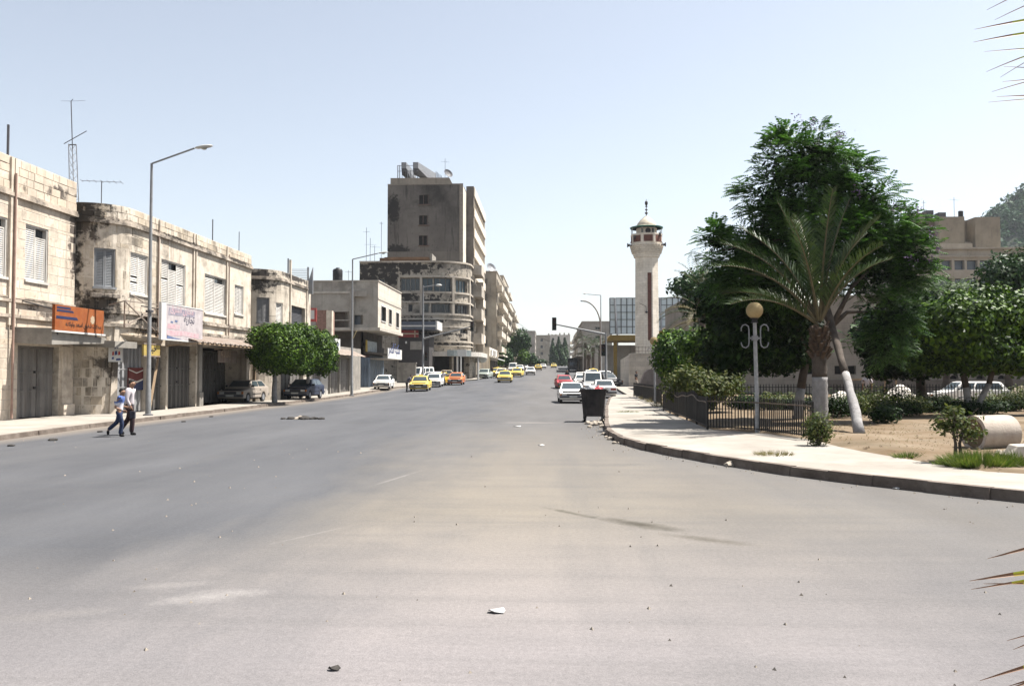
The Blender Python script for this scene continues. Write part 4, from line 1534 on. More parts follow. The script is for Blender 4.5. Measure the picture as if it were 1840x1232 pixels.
# balcony stack at the right flank
mb = MB()
for pa, pb in ((494, 488), (533, 524), (575, 566), (617, 610)):
    y0, y1 = 123.5, 128.6
    mb.box(xd1 - .02, xd1 + 1.35, y0, y1, Zp(pa, 124), Zp(pa, 124) + .18)
    mb.box(xd1 + 1.2, xd1 + 1.34, y0, y1, Zp(pa, 124) + .18, Zp(pb, 124) + .9)
    mb.box(xd1, xd1 + 1.2, y0 + .003, y0 + .12, Zp(pa, 124) + .18, Zp(pb, 124) + .9)
mb.build('balcony', DB, bd)
mb = MB()
mb.box(xd1 - .5, xd1 + .04, 121.6, 123.2, 4.6, zd(488))
mb.build('stair_slot', DARK, bd)
mb = MB()
mb.box(xd1 + .05, xd1 + .3, 123.25, 123.45, 3.5, zd(484)); mb.box(xd1 + .06, xd1 + 1.2, 128.62, 128.8, 3.5, zd(490))
mb.build('fin', DB, bd)
for i, (px, pt) in enumerate(((657, 407), (664, 426), (672, 440), (684, 397))):
    aerial(['leftmost thin aerial on the roof of the stained building', 'lower aerial with crossbars on the stained building', 'short aerial right of the crossbar one on the stained building', 'tallest thin aerial beside the tower wall'][i],
           Xp(px, 119), 119, zt_d - .9, Zp(pt, 119) - zt_d + .9, [.9, 1.6, 1.3, .5][i], 4, .2 * i, th=.03, mid=[.9, .8, .95, .97][i])

# annex with blue fascia in front of the stained building
ya = 111.0
an = thing('corner_shop', 'dark corner shop with blue grey fascia and red strips below a white edged roof slab', 'building', (Xp(745, ya), ya, .8))
z_ = lambda py: Zp(py, ya, 750)
x0, x1 = Xp(716, ya), Xp(771, ya)
mb = MB(); mb.box(x0, x1, ya, ya + 4.9, .5, z_(601)); mb.build('wall', mat_plain('shop_dark_wall', (.055, .05, .05), .8), an)
mb = MB(); mb.box(x0, x1 + .9, ya - .5, ya + 4.6, z_(592), z_(578)); mb.build('fascia', mat_plain('fascia_blue_grey', (.12, .14, .18), .6), an)
mb = MB(); mb.box(x1 + .92, x1 + 1.12, ya - .6, ya + 4.7, z_(592), z_(577)); mb.box(x0, x1 + .92, ya - .56, ya - .51, z_(587), z_(584.5)); mb.build('fascia_trim', WHITE, an)
mb = MB(); mb.box(x0, Xp(752, ya), ya - .2, ya - .02, z_(606), z_(593)); mb.build('red_panel', mat_plain('panel_red', (.22, .03, .025), .6), an)
mb = MB(); mb.box(x0, Xp(752, ya), ya - .24, ya - .21, z_(600.5), z_(598.5)); mb.box(Xp(745, ya), Xp(746.5, ya), ya - .24, ya - .21, z_(606), z_(593)); mb.build('panel_trim', mat_plain('trim_cream', (.5, .42, .3)), an)
mb = MB(); mb.box(Xp(728, ya), Xp(731, ya), ya - .04, ya - .005, z_(617), z_(613)); mb.build('window', WHITE, an)
mb = MB(); mb.box(Xp(737, ya), Xp(758, ya), ya - .1, ya - .005, z_(628), z_(613)); mb.build('sign_board', CONC, an)

# plain wall and side street
wl = thing('side_wall', 'plain grey concrete wall closing the side street behind the parked taxis', 'wall', (Xp(730, 104), 104, .4))
mb = MB(); mb.box(Xp(713, 104), Xp(747, 104), 104, 104.4, .2, Zp(653, 104)); mb.build('wall', CONC, wl)
mb = MB(); mb.box(Xp(712, 104), Xp(748, 104), 103.95, 104.45, Zp(653, 104), Zp(651, 104)); mb.build('coping', CONC, wl)

# ================================================================ 7: tower block
YE = 132.0
te = thing('tower_block', 'tall dark streaked tower block with one column of windows and ribbed sunlit side', 'building', (-18, 140, 1.2))
ze = lambda py, px=770: Zp(py, YE, px)
xe0, xe1 = Xp(695, YE), Xp(830, YE)
xe2 = Xp(851, 138.5)
TW = mat_wall('shade_toned_render', (.16, .14, .125), (.27, .245, .215), .22, (.04, .036, .033), .8, .5, .9,  # shade of the near faces put into the base tone; streaks are dirt
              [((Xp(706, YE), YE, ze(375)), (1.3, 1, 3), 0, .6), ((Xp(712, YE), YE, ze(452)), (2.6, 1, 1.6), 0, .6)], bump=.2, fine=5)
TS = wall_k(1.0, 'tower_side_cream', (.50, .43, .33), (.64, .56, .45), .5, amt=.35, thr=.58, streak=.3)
ztE = ze(332)
fe = Facade([(xe0, YE), (xe1, YE), (xe1, 138.5), (xe2, 138.5), (xe2, 163.0)])
wr = [(752, 770, 367, 350), (752, 768.5, 404, 387), (752, 768.5, 441, 423)]
opsE = [(Xp(a, YE) - xe0, Xp(b, YE) - xe0, ze(c), ze(d), .35) for a, b, c, d in wr]
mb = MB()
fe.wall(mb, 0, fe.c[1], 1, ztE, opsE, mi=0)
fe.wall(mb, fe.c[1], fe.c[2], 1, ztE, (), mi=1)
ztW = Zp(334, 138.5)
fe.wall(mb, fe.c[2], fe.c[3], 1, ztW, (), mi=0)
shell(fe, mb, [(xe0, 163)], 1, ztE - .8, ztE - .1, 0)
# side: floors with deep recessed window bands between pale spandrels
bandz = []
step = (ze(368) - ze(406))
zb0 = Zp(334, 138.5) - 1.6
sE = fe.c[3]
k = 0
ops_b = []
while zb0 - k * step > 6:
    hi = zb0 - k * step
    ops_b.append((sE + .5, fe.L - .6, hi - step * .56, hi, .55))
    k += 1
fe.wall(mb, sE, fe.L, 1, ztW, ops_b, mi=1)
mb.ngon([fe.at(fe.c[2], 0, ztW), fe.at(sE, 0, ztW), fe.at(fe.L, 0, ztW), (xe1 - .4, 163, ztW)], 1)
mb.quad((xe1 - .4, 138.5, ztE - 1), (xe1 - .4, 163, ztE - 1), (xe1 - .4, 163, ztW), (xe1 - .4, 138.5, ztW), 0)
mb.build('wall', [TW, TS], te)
for o in ops_b:
    m = MB(); fe.fbox(m, o[0], o[1], -.62, -.55, o[2], o[3])
    m.build('window_band', mat_plain('window_band_beige', (.20, .17, .12), .5) if 'window_band_beige' not in bpy.data.materials else bpy.data.materials['window_band_beige'], te)
    m = MB()
    n = 14
    for j in range(1, n):
        q = o[0] + (o[1] - o[0]) * j / n
        fe.fbox(m, q - .1, q + .1, -.54, -.06, o[2] + .002, o[3] - .002)
    m.build('sun_fins', TS, te)
m = MB()
for o in ops_b:
    fe.fbox(m, sE + .02, fe.L - .05, -.02, .14, o[3] + .002, o[3] + step * .44 - .05)
m.build('spandrel', TS, te)
m = MB()
fe.fbox(m, fe.c[1] - .45, fe.c[1] - .01, -.05, .16, 1, ztE + .12)
fe.fbox(m, 0, fe.c[1], -.3, .07, ztE, ztE + .15)
m.build('fin', mat_plain('fin_grey', (.34, .30, .25), .85), te)
for o in opsE:
    m = MB()
    for q in (o[0] + .002, (o[0] + o[1]) / 2 - .04, o[1] - .082):
        fe.fbox(m, q, q + .08, -.30, -.22, o[2] + .002, o[3] - .002)
    fe.fbox(m, o[0], o[1], -.30, -.22, o[2] + .003, o[2] + .08)
    fe.fbox(m, o[0] - .15, o[1] + .15, -.01, .16, o[2] - .14, o[2] - .003)
    w = m.build('window', mat_plain('tower_frame', (.16, .11, .09), .7) if 'tower_frame' not in bpy.data.materials else bpy.data.materials['tower_frame'], te)
    m = MB(); fe.fbox(m, o[0], o[1], -.36, -.31, o[2], o[3]); m.build('pane', DARK, w)
m = MB()      # penthouse
y = YE + .6
m.hexa([(Xp(700, y), y, ztE - .8), (Xp(808, y), y, ztE - .8), (Xp(808, y), y + 14, ztE - .8), (Xp(700, y), y + 14, ztE - .8),
        (Xp(700, y), y, Zp(318, y)), (Xp(806, y), y, Zp(318, y)), (Xp(806, y), y + 14, Zp(318, y)), (Xp(700, y), y + 14, Zp(318, y))])
m.hexa([(Xp(806, y), y + .01, ztE - .8), (Xp(818, y), y + .01, ztE - .8), (Xp(818, y), y + 13, ztE - .8), (Xp(806, y), y + 13, ztE - .8),
        (Xp(806, y), y + .01, Zp(319, y)), (Xp(807, y), y + .01, Zp(319, y)), (Xp(807, y), y + 13, Zp(319, y)), (Xp(806, y), y + 13, Zp(319, y))])
m.build('penthouse', mat_wall('penthouse_cream', (.36, .30, .23), (.48, .42, .33), .5, amt=.4), te)
m = MB()
fe.fbox(m, 0, fe.c[1], -.02, .03, ze(470), ze(452))
m.build('pale_band', mat_wall('band_patch', (.20, .175, .15), (.28, .25, .21), .4, (.08, .07, .065), .6, .5, .6), te)
zph = Zp(318, y)
for i, (pa, pb) in enumerate(((719, 728), (740, 749.5))):
    t = thing('cooling_duct', ['left boxy metal cooling duct on the tower roof', 'right boxy metal cooling duct on the tower roof'][i], 'duct', (Xp(pa, y), y + 1, zph), 'cooling ducts on the tower roof')
    m = MB()
    xa, xb = Xp(pa, y), Xp(pb, y)
    zt_, zb_ = Zp(289, y), Zp(300, y)
    sh = .5 + i * 1.4
    m.hexa([(xa, y + .2, zb_), (xb, y + .2, zb_), (xb + sh, y + 7, zb_ - .2), (xa + sh, y + 7, zb_ - .2), (xa, y + .2, zt_), (xb, y + .2, zt_), (xb + sh, y + 7, zt_ - .2), (xa + sh, y + 7, zt_ - .2)])
    m.build('duct', GREY_METAL, t, bevel=.03)
    m = MB()
    m.hexa([(xa + .1, y + .2, zb_ - 1.0), (xb + sh * .6, y + 2, zb_ - 1.0), (xb + sh, y + 6, zb_ - 1.0), (xa + sh, y + 6, zb_ - 1.0), (xa, y + .22, zb_ - .01), (xb, y + .22, zb_ - .01), (xb + sh, y + 6.5, zb_ - .21), (xa + sh, y + 6.5, zb_ - .21)])
    m.build('hopper', DGREY, t)
    m = MB()
    for q in (xa + .1, xb - .1):
        m.bar((q, y + .4, zph), (q, y + .4, zb_), .07); m.bar((q + sh * .5, y + 4, zph), (q + sh * .5, y + 4, zb_), .07)
    m.build('stand', DGREY, t)
t = thing('roof_frame', 'metal frame with pipes standing left of the ducts on the tower roof', 'frame', (Xp(713, y), y, zph))
m = MB()
for px in (712.5, 716):
    m.bar((Xp(px, y), y + .3, zph), (Xp(px, y), y + .3, Zp(294, y)), .12)
for z in (295, 305):
    m.bar((Xp(712, y), y + .3, Zp(z, y)), (Xp(750, y), y + .3, Zp(z, y)), .07)
for px in (730, 735):
    m.bar((Xp(px, y), y + .5, zph), (Xp(px, y), y + .5, Zp(303, y)), .1)
m.build('pipes', GREY_METAL, t)
t = thing('satellite_dish', 'tilted dark satellite dish at the right end of the tower roof', 'satellite dish', (Xp(800, y), y, zph))
m = MB()
m.lathe([(.05, 0), (.45, .08), (.75, .26), (.77, .28), (.45, .12), (.05, .05)], (0, 0, 0), 16)
R_ = Matrix.Rotation(rad(55), 4, 'X') @ Matrix.Rotation(rad(35), 4, 'Y')
m.v = [tuple(R_ @ Vector(v) + Vector((Xp(802, y), y + 1, zph + .75))) for v in m.v]
m.build('dish', DGREY, t)
m = MB(); m.bar((Xp(803, y), y + 1, zph), (Xp(803, y), y + 1, zph + .75), .07); m.build('stand', DGREY, t)
aerial('tall thin aerial with short bars on the tower roof', Xp(796, y), y + 2, zph, Zp(278, y) - zph, 1.2, 4, .3, th=.03, mid=.85)
t = thing('roof_rack', 'low cluster of metal pipes on the tower roof right of the ducts', 'frame', (Xp(785, y), y + 1, zph))
m = MB()
for i in range(5):
    xq = Xp(781 + i * 2.4, y)
    m.bar((xq, y + 1, zph), (xq, y + 1, Zp(304 + i * 2, y)), .1)
m.build('pipes', GREY_METAL, t)


# ================================================================ 8: apartment row with balconies
def apartment(label, X, y0, y1, ztop, xback, wall, floors, bays, balc=1.1, near=True, group='apartment blocks along the left side of the street', trim=None, ws=1.4, gz=None, side=1, awn=False):
    t = thing('apartment_block', label, 'building', (X, y0, zr(y0)), group)
    gz = gz if gz is not None else zr(y0)
    pts = [(xback, y0), (X, y0), (X, y1)] if side > 0 else [(X, y1), (X, y0), (xback, y0)]
    f = Facade(pts)
    fs = (f.c[1], f.L) if side > 0 else (0, f.c[1])
    mb = MB()
    fh = (ztop - 1 - gz - 4.2) / floors
    ops = []
    ln = fs[1] - fs[0]
    for k in range(floors):
        z = gz + 4.6 + k * fh
        for b in range(bays):
            c = fs[0] + ln * (b + .5) / bays
            w = ln / bays * .30
            tall = (b + k) % 2
            ops.append((c - w, c + w, z + (.1 if tall else .9), z + fh * .78, .35))
    nb = max(1, int(abs(xback - X) / 4.5))
    ns = (0, f.c[1]) if side > 0 else (f.c[1], f.L)
    if near:
        for k in range(floors):
            z = gz + 4.6 + k * fh
            for b in range(nb):
                c = ns[0] + (ns[1] - ns[0]) * (b + .5) / nb
                ops.append((c - .55, c + .55, z + .9, z + fh * .75, .3))
    nsh = bays
    for b in range(nsh):
        c = fs[0] + ln * (b + .5) / nsh
        ops.append((c - ln / nsh * .38, c + ln / nsh * .38, gz + .1, gz + 3.3, .6))
    f.wall(mb, 0, f.L, gz - .5, ztop, ops)
    shell(f, mb, [(xback, y1)], gz - .5, ztop - .9, ztop)
    mb.build('wall', wall, t)
    for i, o in enumerate(ops):
        if i >= len(ops) - nsh:
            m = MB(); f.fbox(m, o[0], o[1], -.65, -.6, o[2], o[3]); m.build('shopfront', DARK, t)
            continue
        m = MB()
        for q in (o[0] + .002, (o[0] + o[1]) / 2 - .04, o[1] - .082):
            f.fbox(m, q, q + .08, -.27, -.2, o[2] + .002, o[3] - .002)
        f.fbox(m, o[0], o[1], -.27, -.2, o[3] - .1, o[3] - .003)
        w = m.build('window', WF, t)
        m = MB(); f.fbox(m, o[0], o[1], -.36, -.28, o[2], o[3]); m.build('pane', GLASS, w)
    for k in range(floors):
        z = gz + 4.5 + k * fh
        if balc:
            for b in range(bays):
                if (b * 7 + k * 3) % 5 == 4: continue
                m = MB()
                a, e = fs[0] + ln * (b + .08) / bays, fs[0] + ln * (b + .92) / bays
                f.fbox(m, a, e, .002, balc, z - .12, z + .06)
                f.fbox(m, a, e, balc - .1, balc, z + .06, z + .95)
                f.fbox(m, a, a + .1, .002, balc - .1, z + .06, z + .95)
                f.fbox(m, e - .1, e, .002, balc - .1, z + .06, z + .95)
                m.build('balcony', trim or wall, t)
    m = MB()
    f.fbox(m, 0, f.L, -.3, .15, ztop, ztop + .15)
    m.build('ledge', trim or wall, t)
    m = MB()
    f.fbox(m, fs[0], fs[1], 0, 1.4, gz + 3.6, gz + 3.85)
    m.build('canopy', trim or wall, t)
    return t, f


AP1 = wall_k(0.78, 'apartment_beige', (.36, .30, .22), (.50, .43, .32), .4, (.09, .075, .06), .5, .54, .4)
AP2 = wall_k(0.78, 'apartment_ochre', (.40, .33, .23), (.54, .46, .34), .4, (.10, .08, .06), .5, .54, .45)
AP3 = wall_k(0.78, 'apartment_grey', (.34, .30, .25), (.48, .43, .36), .4, (.08, .07, .06), .5, .54, .45)
TRIM = wall_k(1.0, 'balcony_pale', (.48, .42, .33), (.62, .55, .45), .6, (.12, .1, .08), .4, .56, .4)
YF = 166.0
XF = Xp(892, YF)
apartment('beige apartment block with deep dark balconies just beyond the tower', XF, YF, 196, Zp(488, YF, 890), -24, AP1, 5, 6, trim=TRIM)
apartment('taller ochre apartment block second beyond the tower', XF - .4, 198, 226, Zp(497, 200, 905), -24, AP2, 6, 6, trim=TRIM)
apartment('grey apartment block third beyond the tower with ragged balconies', XF + .1, 228, 262, Zp(548, 232, 920), -24, AP3, 5, 6, trim=TRIM)
t = thing('satellite_dish', 'pale satellite dish on the roof of the beige apartment block', 'satellite dish', (Xp(882, 170), 170, Zp(488, 170)))
m = MB(); m.lathe([(.05, 0), (.6, .1), (1.05, .36), (1.06, .4), (.6, .16), (.05, .06)], (0, 0, 0), 16)
m.v = [tuple(R_ @ Vector(v) + Vector((Xp(881, 170), 170, Zp(488, 170) + .6))) for v in m.v]
m.build('dish', GREY_METAL, t)
m = MB(); m.bar((Xp(881, 170), 170, Zp(488, 170) - 1), (Xp(881, 170), 170, Zp(488, 170) + .6), .12); m.build('stand', DGREY, t)
# low shop house and pale awnings before them, with a round street sign
t = thing('low_shop', 'low pale shop house with awning between the tower and the street trees', 'building', (-9.3, 150, 1.2))
m = MB(); m.box(-11.8, -9.6, 141, 163, 1, 6.2); m.build('wall', TRIM, t)
m = MB(); m.hexa([(-9.6, 141, 4.6), (-8.2, 141, 4.2), (-8.2, 163, 4.2), (-9.6, 163, 4.6), (-9.6, 141, 4.75), (-8.2, 141, 4.35), (-8.2, 163, 4.35), (-9.6, 163, 4.75)]); m.build('awning', WHITE, t)
for k in range(4):
    m = MB(); m.box(-9.6, -9.55, 142.5 + k * 5.2, 146.5 + k * 5.2, 1.3, 4.1); m.build('shopfront', DARK, t)
for k in range(4):
    m = MB(); m.box(-9.58, -9.3, 143 + k * 5.2, 146 + k * 5.2, 4.9, 5.8); m.build('sign_board', [WHITE, CONC, WHITE, mat_plain('sign_tan', (.4, .33, .25))][k], t)
t = thing('street_sign', 'round pale shop sign on a bracket at the far left pavement', 'sign', (Xp(870, 128), 128, 1.2))
m = MB(); m.lathe([(.55, -.06), (.55, .06)], (0, 0, 0), 20); R2_ = Matrix.Rotation(rad(90), 4, 'X')
m.v = [tuple(R2_ @ Vector(v) + Vector((Xp(868, 128), 128, Zp(645, 128)))) for v in m.v]; m.build('sign_disc', WHITE, t)
m = MB(); m.tube([(Xp(866, 128), 128.1, zg(-10, 128)), (Xp(866, 128), 128.1, Zp(645, 128))], .05, 6); m.build('pole', GREY_METAL, t)

# far end of the street
apartment('small far block with one dark window bay left of the cypress trees', Xp(962, 300), 292, 318, Zp(597, 300), -26, AP3, 3, 3, 0, True)
apartment('far sandy block behind the cypress trees', Xp(988, 380), 372, 392, Zp(604, 380), Xp(960, 380), AP2, 3, 2, 0, True)
apartment('farthest block with open balconies closing the street', Xp(1024, 430), 424, 450, Zp(603, 430), Xp(984, 430), TRIM, 4, 2, 2.0, True)
t = thing('roof_posts', 'unfinished concrete posts on the roof of the farthest block', 'posts', (Xp(1000, 426), 426, Zp(604, 426)))
m = MB()
for px in (986, 992, 999, 1006, 1014, 1022):
    m.box(Xp(px, 426) - .35, Xp(px, 426) + .35, 425, 426, Zp(605, 426), Zp(598 + random.random() * 3, 426))
m.build('post', AP3, t)
# right side of the far street
apartment('shaded grey block on the right of the far street', Xp(1047, 190), 190, 226, Zp(578, 190, 1070), Xp(1100, 190), AP3, 3, 5, 1.0, True, 'blocks along the right side of the street', TRIM, side=-1)
apartment('second shaded block on the right of the far street', Xp(1043, 232), 232, 280, Zp(588, 232, 1060), Xp(1100, 232), AP1, 3, 5, 1.0, True, 'blocks along the right side of the street', TRIM, side=-1)
# ================================================================ minaret
YM = 110.0
mx_ = Xp(1163, YM)
mn = thing('minaret', 'slender pale stone minaret with red brown slit and green rimmed balcony roof', 'minaret', (mx_, YM, 1.0))
zm = lambda py: Zp(py, YM, 1163)
MS = wall_k(1.2, 'minaret_stone', (.50, .43, .33), (.64, .57, .46), .8, amt=.2, thr=.6, streak=.15, rows=(.33, .7, .10, (rad(90), 0, 0)), bump=.3)
MR = mat_plain('minaret_red_brown', (.17, .07, .05), .8, var=.3, scale=5)
pm = lambda px: Xp(px, YM) - mx_
r0 = (Xp(1185, YM) - Xp(1141, YM)) / 2 / math.cos(rad(22.5)) * .90
A0 = rad(22.5)
mb = MB()
mb.lathe([(r0 * 1.04, zm(642) - 0), (r0 * 1.02, zm(560)), (r0, zm(470)), (r0, zm(462))], (mx_, YM, 0), 8, a0=A0)
mb.build('shaft', MS, mn)
mb = MB()       # corbelled balcony, stepped rings
zz0, zz1 = zm(463), zm(440)
for i in range(7):
    a, b = zz0 + (zz1 - zz0) * i / 7, zz0 + (zz1 - zz0) * (i + 1) / 7
    rr = r0 * (1.02 + .34 * ((i + 1) / 7) ** .8)
    mb.lathe([(rr, a), (rr, b - .01)], (mx_, YM, 0), 16, a0=A0)
    if i > 1:
        for k in range(24):
            an_ = 2 * math.pi * k / 24 + (i % 2) * .13
            c = Vector((mx_ + rr * math.cos(an_), YM + rr * math.sin(an_), (a + b) / 2))
            mb.box(c.x - .1, c.x + .1, c.y - .1, c.y + .1, a + .02, b - .05)
mb.build('corbel', MS, mn)
rb = r0 * 1.36
mb = MB()
mb.lathe([(rb, zm(440)), (rb * 1.02, zm(438)), (rb, zm(437.9)), (rb, zm(455) * 0 + zm(424)), (rb * 1.03, zm(424)), (rb * 1.03, zm(422)), (rb * .93, zm(422)), (rb * .93, zm(438))], (mx_, YM, 0), 8, a0=A0)
mb.build('parapet', MS, mn)
for k in range(8):       # brown parapet panels
    a = A0 + rad(45) * k
    a2 = a + rad(45)
    p, q = Vector((math.cos(a), math.sin(a), 0)) * rb, Vector((math.cos(a2), math.sin(a2), 0)) * rb
    nrm = (p + q).normalized()
    u0, u1 = p.lerp(q, .14), p.lerp(q, .86)
    base = Vector((mx_, YM, 0))
    m = MB()
    m.hexa([base + u0 - nrm * .02 + Vector((0, 0, zm(437))), base + u1 - nrm * .02 + Vector((0, 0, zm(437))), base + u1 + nrm * .04 + Vector((0, 0, zm(437))), base + u0 + nrm * .04 + Vector((0, 0, zm(437))),
            base + u0 - nrm * .02 + Vector((0, 0, zm(425.5))), base + u1 - nrm * .02 + Vector((0, 0, zm(425.5))), base + u1 + nrm * .04 + Vector((0, 0, zm(425.5))), base + u0 + nrm * .04 + Vector((0, 0, zm(425.5)))])
    m.build('parapet_panel', MR, mn)
mb = MB(); rc = r0 * .9
mb.lathe([(rc, zm(438)), (rc, zm(409))], (mx_, YM, 0), 8, a0=A0)
mb.build('lantern', MS, mn)
mb = MB()
mb.lathe([(.34, -.1), (.34, .1)], (0, 0, 0), 16)
mb.v = [tuple(R2_ @ Vector(v) + Vector((mx_ + .05, YM - rc * math.cos(rad(22.5)), zm(417)))) for v in mb.v]
mb.build('round_opening', BLK, mn)
mb = MB()
for dx in (-1, 1):
    mb.box(mx_ + dx * rc * .50 - .12, mx_ + dx * rc * .50 + .12, YM - rc * .93 - .02, YM - rc * .88, zm(436), zm(413))
mb.build('slot', mat_plain('slot_shade', (.10, .09, .08)), mn)
GRN = mat_plain('green_rim_paint', (.03, .14, .09), .6)
mb = MB(); mb.lathe([(rb * 1.02, zm(411)), (rb * 1.03, zm(409)), (rb * .9, zm(408)), (rb * .9, zm(411))], (mx_, YM, 0), 16, a0=A0); mb.build('roof_rim', GRN, mn)
mb = MB(); mb.lathe([(rb * .93, zm(410)), (rb * .6, zm(406)), (rb * .60, zm(405)), (rb * .56, zm(402)), (rb * .40, zm(396)), (rb * .2, zm(391)), (.08, zm(388))], (mx_, YM, 0), 20); mb.build('dome', mat_plain('dome_cream', (.66, .58, .45), .7), mn, smooth=True)
mb = MB()
for k in range(8):
    a = A0 + rad(45) * k
    mb.tube([(mx_ + rb * .97 * math.cos(a), YM + rb * .97 * math.sin(a), zm(424)), (mx_ + rb * .97 * math.cos(a), YM + rb * .97 * math.sin(a), zm(411))], .045, 6)
mb.build('roof_post', mat_plain('post_green_grey', (.35, .38, .34), .6), mn)
mb = MB()
mb.tube([(mx_, YM, zm(389)), (mx_, YM, zm(358))], [.06, .03], 8)
for py, r in ((383, .2), (377, .17), (371, .15), (365, .2)):
    mb.ball((mx_, YM, zm(py)), r, 10, 6, sz=.75 if py > 366 else 1.6)
mb.build('finial', mat_plain('finial_dark', (.05, .045, .04), .4, .5), mn, smooth=True)
zsl = zm(612), zm(492)
mb = MB()
mb.box(mx_ - .05, mx_ + .42, YM - r0 * .985, YM - r0 * .9, zsl[0], zsl[1])
mb.build('slit_panel', MR, mn)
mb = MB()
y_ = YM - r0 * .985
mb.tube([(mx_ - 1.1, y_ + .1, zm(546)), (mx_ - .3, y_ - .1, zm(552)), (mx_ - .25, y_ - .15, zm(560))], .03, 6)
mb.ball((mx_ - .25, y_ - .15, zm(562)), .16, 10, 6)
mb.build('wall_lamp', BLK, mn)
for i, (px, py, d) in enumerate(((1130, 443, -1), (1192, 442, 1), (1141, 429, -1), (1183, 423, 1))):
    t = thing('loudspeaker', ['grey horn loudspeaker on the left outside of the minaret balcony', 'grey horn loudspeaker on the right outside of the minaret balcony',
                              'horn loudspeaker inside the left side of the minaret balcony', 'horn loudspeaker inside the right side of the minaret balcony'][i], 'loudspeaker', (mx_ + pm(px), YM - 1.2, zm(py)), 'loudspeakers on the minaret')
    m = MB()
    m.lathe([(.06, -.35), (.1, -.1), (.16, .05), (.28, .22), (.3, .24), (.2, .15)], (0, 0, 0), 12)
    RR = Matrix.Rotation(rad(90 * d), 4, 'Y')
    m.v = [tuple(RR @ Vector(v) + Vector((mx_ + pm(px), YM - 1.2, zm(py)))) for v in m.v]
    m.build('horn', DGREY, t, smooth=True)
    m = MB(); m.bar((mx_ + pm(px), YM - 1.2, zm(py) - .05), (mx_ + pm(px) * .8, YM - .6, zm(430)), .05); m.build('bracket', DGREY, t)

# ================================================================ mosque yard wall, boulders of masonry, yellow canopy, billboard
SW = wall_k(1.2, 'yard_wall_stone', (.42, .36, .28), (.56, .49, .39), .8, amt=.35, thr=.57, streak=.3, rows=(.45, 1.1, .14, (rad(90), 0, 0)))
PW = mat_wall('pinkish_stone', (.38, .28, .24), (.50, .40, .34), 1.2, amt=.45, thr=.55, streak=.3)
yw = thing('yard_wall', 'tall coursed stone yard wall at the foot of the minaret', 'wall', (Xp(1131, 93), 93, .4))
mb = MB()
zt_ = Zp(637, 93)
mb.box(Xp(1131, 93), Xp(1200, 93), 93, 93.5, .2, zt_)
mb.hexa([(Xp(1131, 93), 93.01, .2), (Xp(1131, 93) + .5, 93.5, .2), (Xp(1115, 104) + .5, 104, .2), (Xp(1115, 104), 104, .2),
         (Xp(1131, 93), 93.01, zt_), (Xp(1131, 93) + .5, 93.5, zt_), (Xp(1115, 104) + .5, 104, zt_ - .4), (Xp(1115, 104), 104, zt_ - .4)])
mb.build('wall', SW, yw)
mb = MB()
mb.box(Xp(1130.5, 93) - .05, Xp(1134, 93), 92.9, 93.02, .2, zt_ + .1)
mb.box(Xp(1134, 93), Xp(1200, 93), 92.92, 93.55, zt_, zt_ + .16)
mb.build('coping', SW, yw)
mb = MB()
for i in range(9):
    xq = Xp(1136 + i * 6, 93.2)
    mb.bar((xq, 93.2, zt_ + .16), (xq, 93.2, Zp(622, 93.2)), .04)
for z in (624, 631):
    mb.bar((Xp(1136, 93.2), 93.2, Zp(z, 93.2)), (Xp(1186, 93.2), 93.2, Zp(z, 93.2)), .05)
mb.build('railing', RUST, yw)
pb = thing('stone_wall', 'low pinkish rounded stone wall in front of the yard wall', 'wall', (Xp(1175, 84), 84, .4))
mb = MB()
prof = [(1142, 0), (1150, .3), (1158, .85), (1166, 1), (1200, 1.02), (1240, .9)]
for (a, ha), (b, hb) in zip(prof, prof[1:]):
    H_ = Zp(662, 84) - .2
    mb.hexa([(Xp(a, 84), 84, .1), (Xp(b, 84), 84, .1), (Xp(b, 84), 85, .1), (Xp(a, 84), 85, .1), (Xp(a, 84), 84, .12 + H_ * ha), (Xp(b, 84), 84, .12 + H_ * hb), (Xp(b, 84), 85, .12 + H_ * hb), (Xp(a, 84), 85, .12 + H_ * ha)])
mb.build('wall', PW, pb)

OCH = mat_plain('ochre_canopy_paint', (.26, .17, .035), .7, var=.2)
yc = 124.0
cn = thing('forecourt_canopy', 'ochre edged flat canopy on a square column behind the minaret', 'canopy', (Xp(1110, yc), yc, 1))
zc0, zc1 = Zp(612, yc), Zp(602, yc)
mb = MB(); mb.box(Xp(1098, yc), Xp(1222, yc), yc, yc + 9, zc0, zc1); mb.build('roof', OCH, cn)
mb = MB(); mb.hexa([(Xp(1091, yc), yc + .01, zc0), (Xp(1098, yc), yc + .01, zc0), (Xp(1098, yc), yc + 9, zc0), (Xp(1091, yc), yc + 9, zc0), (Xp(1094, yc), yc + .01, zc1 - .3), (Xp(1098, yc), yc + .01, zc1), (Xp(1098, yc), yc + 9, zc1), (Xp(1094, yc), yc + 9, zc1 - .3)]); mb.build('roof_edge', OCH, cn)
mb = MB(); mb.box(Xp(1104, yc), Xp(1110, yc), yc + 1, yc + 1.7, .5, zc0); mb.box(Xp(1205, yc), Xp(1211, yc), yc + 1, yc + 1.7, .5, zc0); mb.build('column', OCH, cn)
mb = MB(); mb.box(Xp(1098, yc), Xp(1200, yc), yc + 8.5, yc + 9, .5, zc0 - .4); mb.build('back_wall', AP3, cn)
rm = thing('roof_cabin', 'pale cabin with dark windows standing on the ochre canopy roof', 'cabin', (Xp(1210, yc), yc + 2, zc1))
mb = MB(); mb.box(Xp(1200, yc), Xp(1232, yc), yc + 2, yc + 6, zc1, Zp(587, yc)); mb.build('wall', TRIM, rm)
mb = MB(); mb.box(Xp(1210, yc), Xp(1231, yc), yc + 1.93, yc + 1.99, Zp(593, yc), Zp(585, yc)); mb.build('window', GLASS, rm)
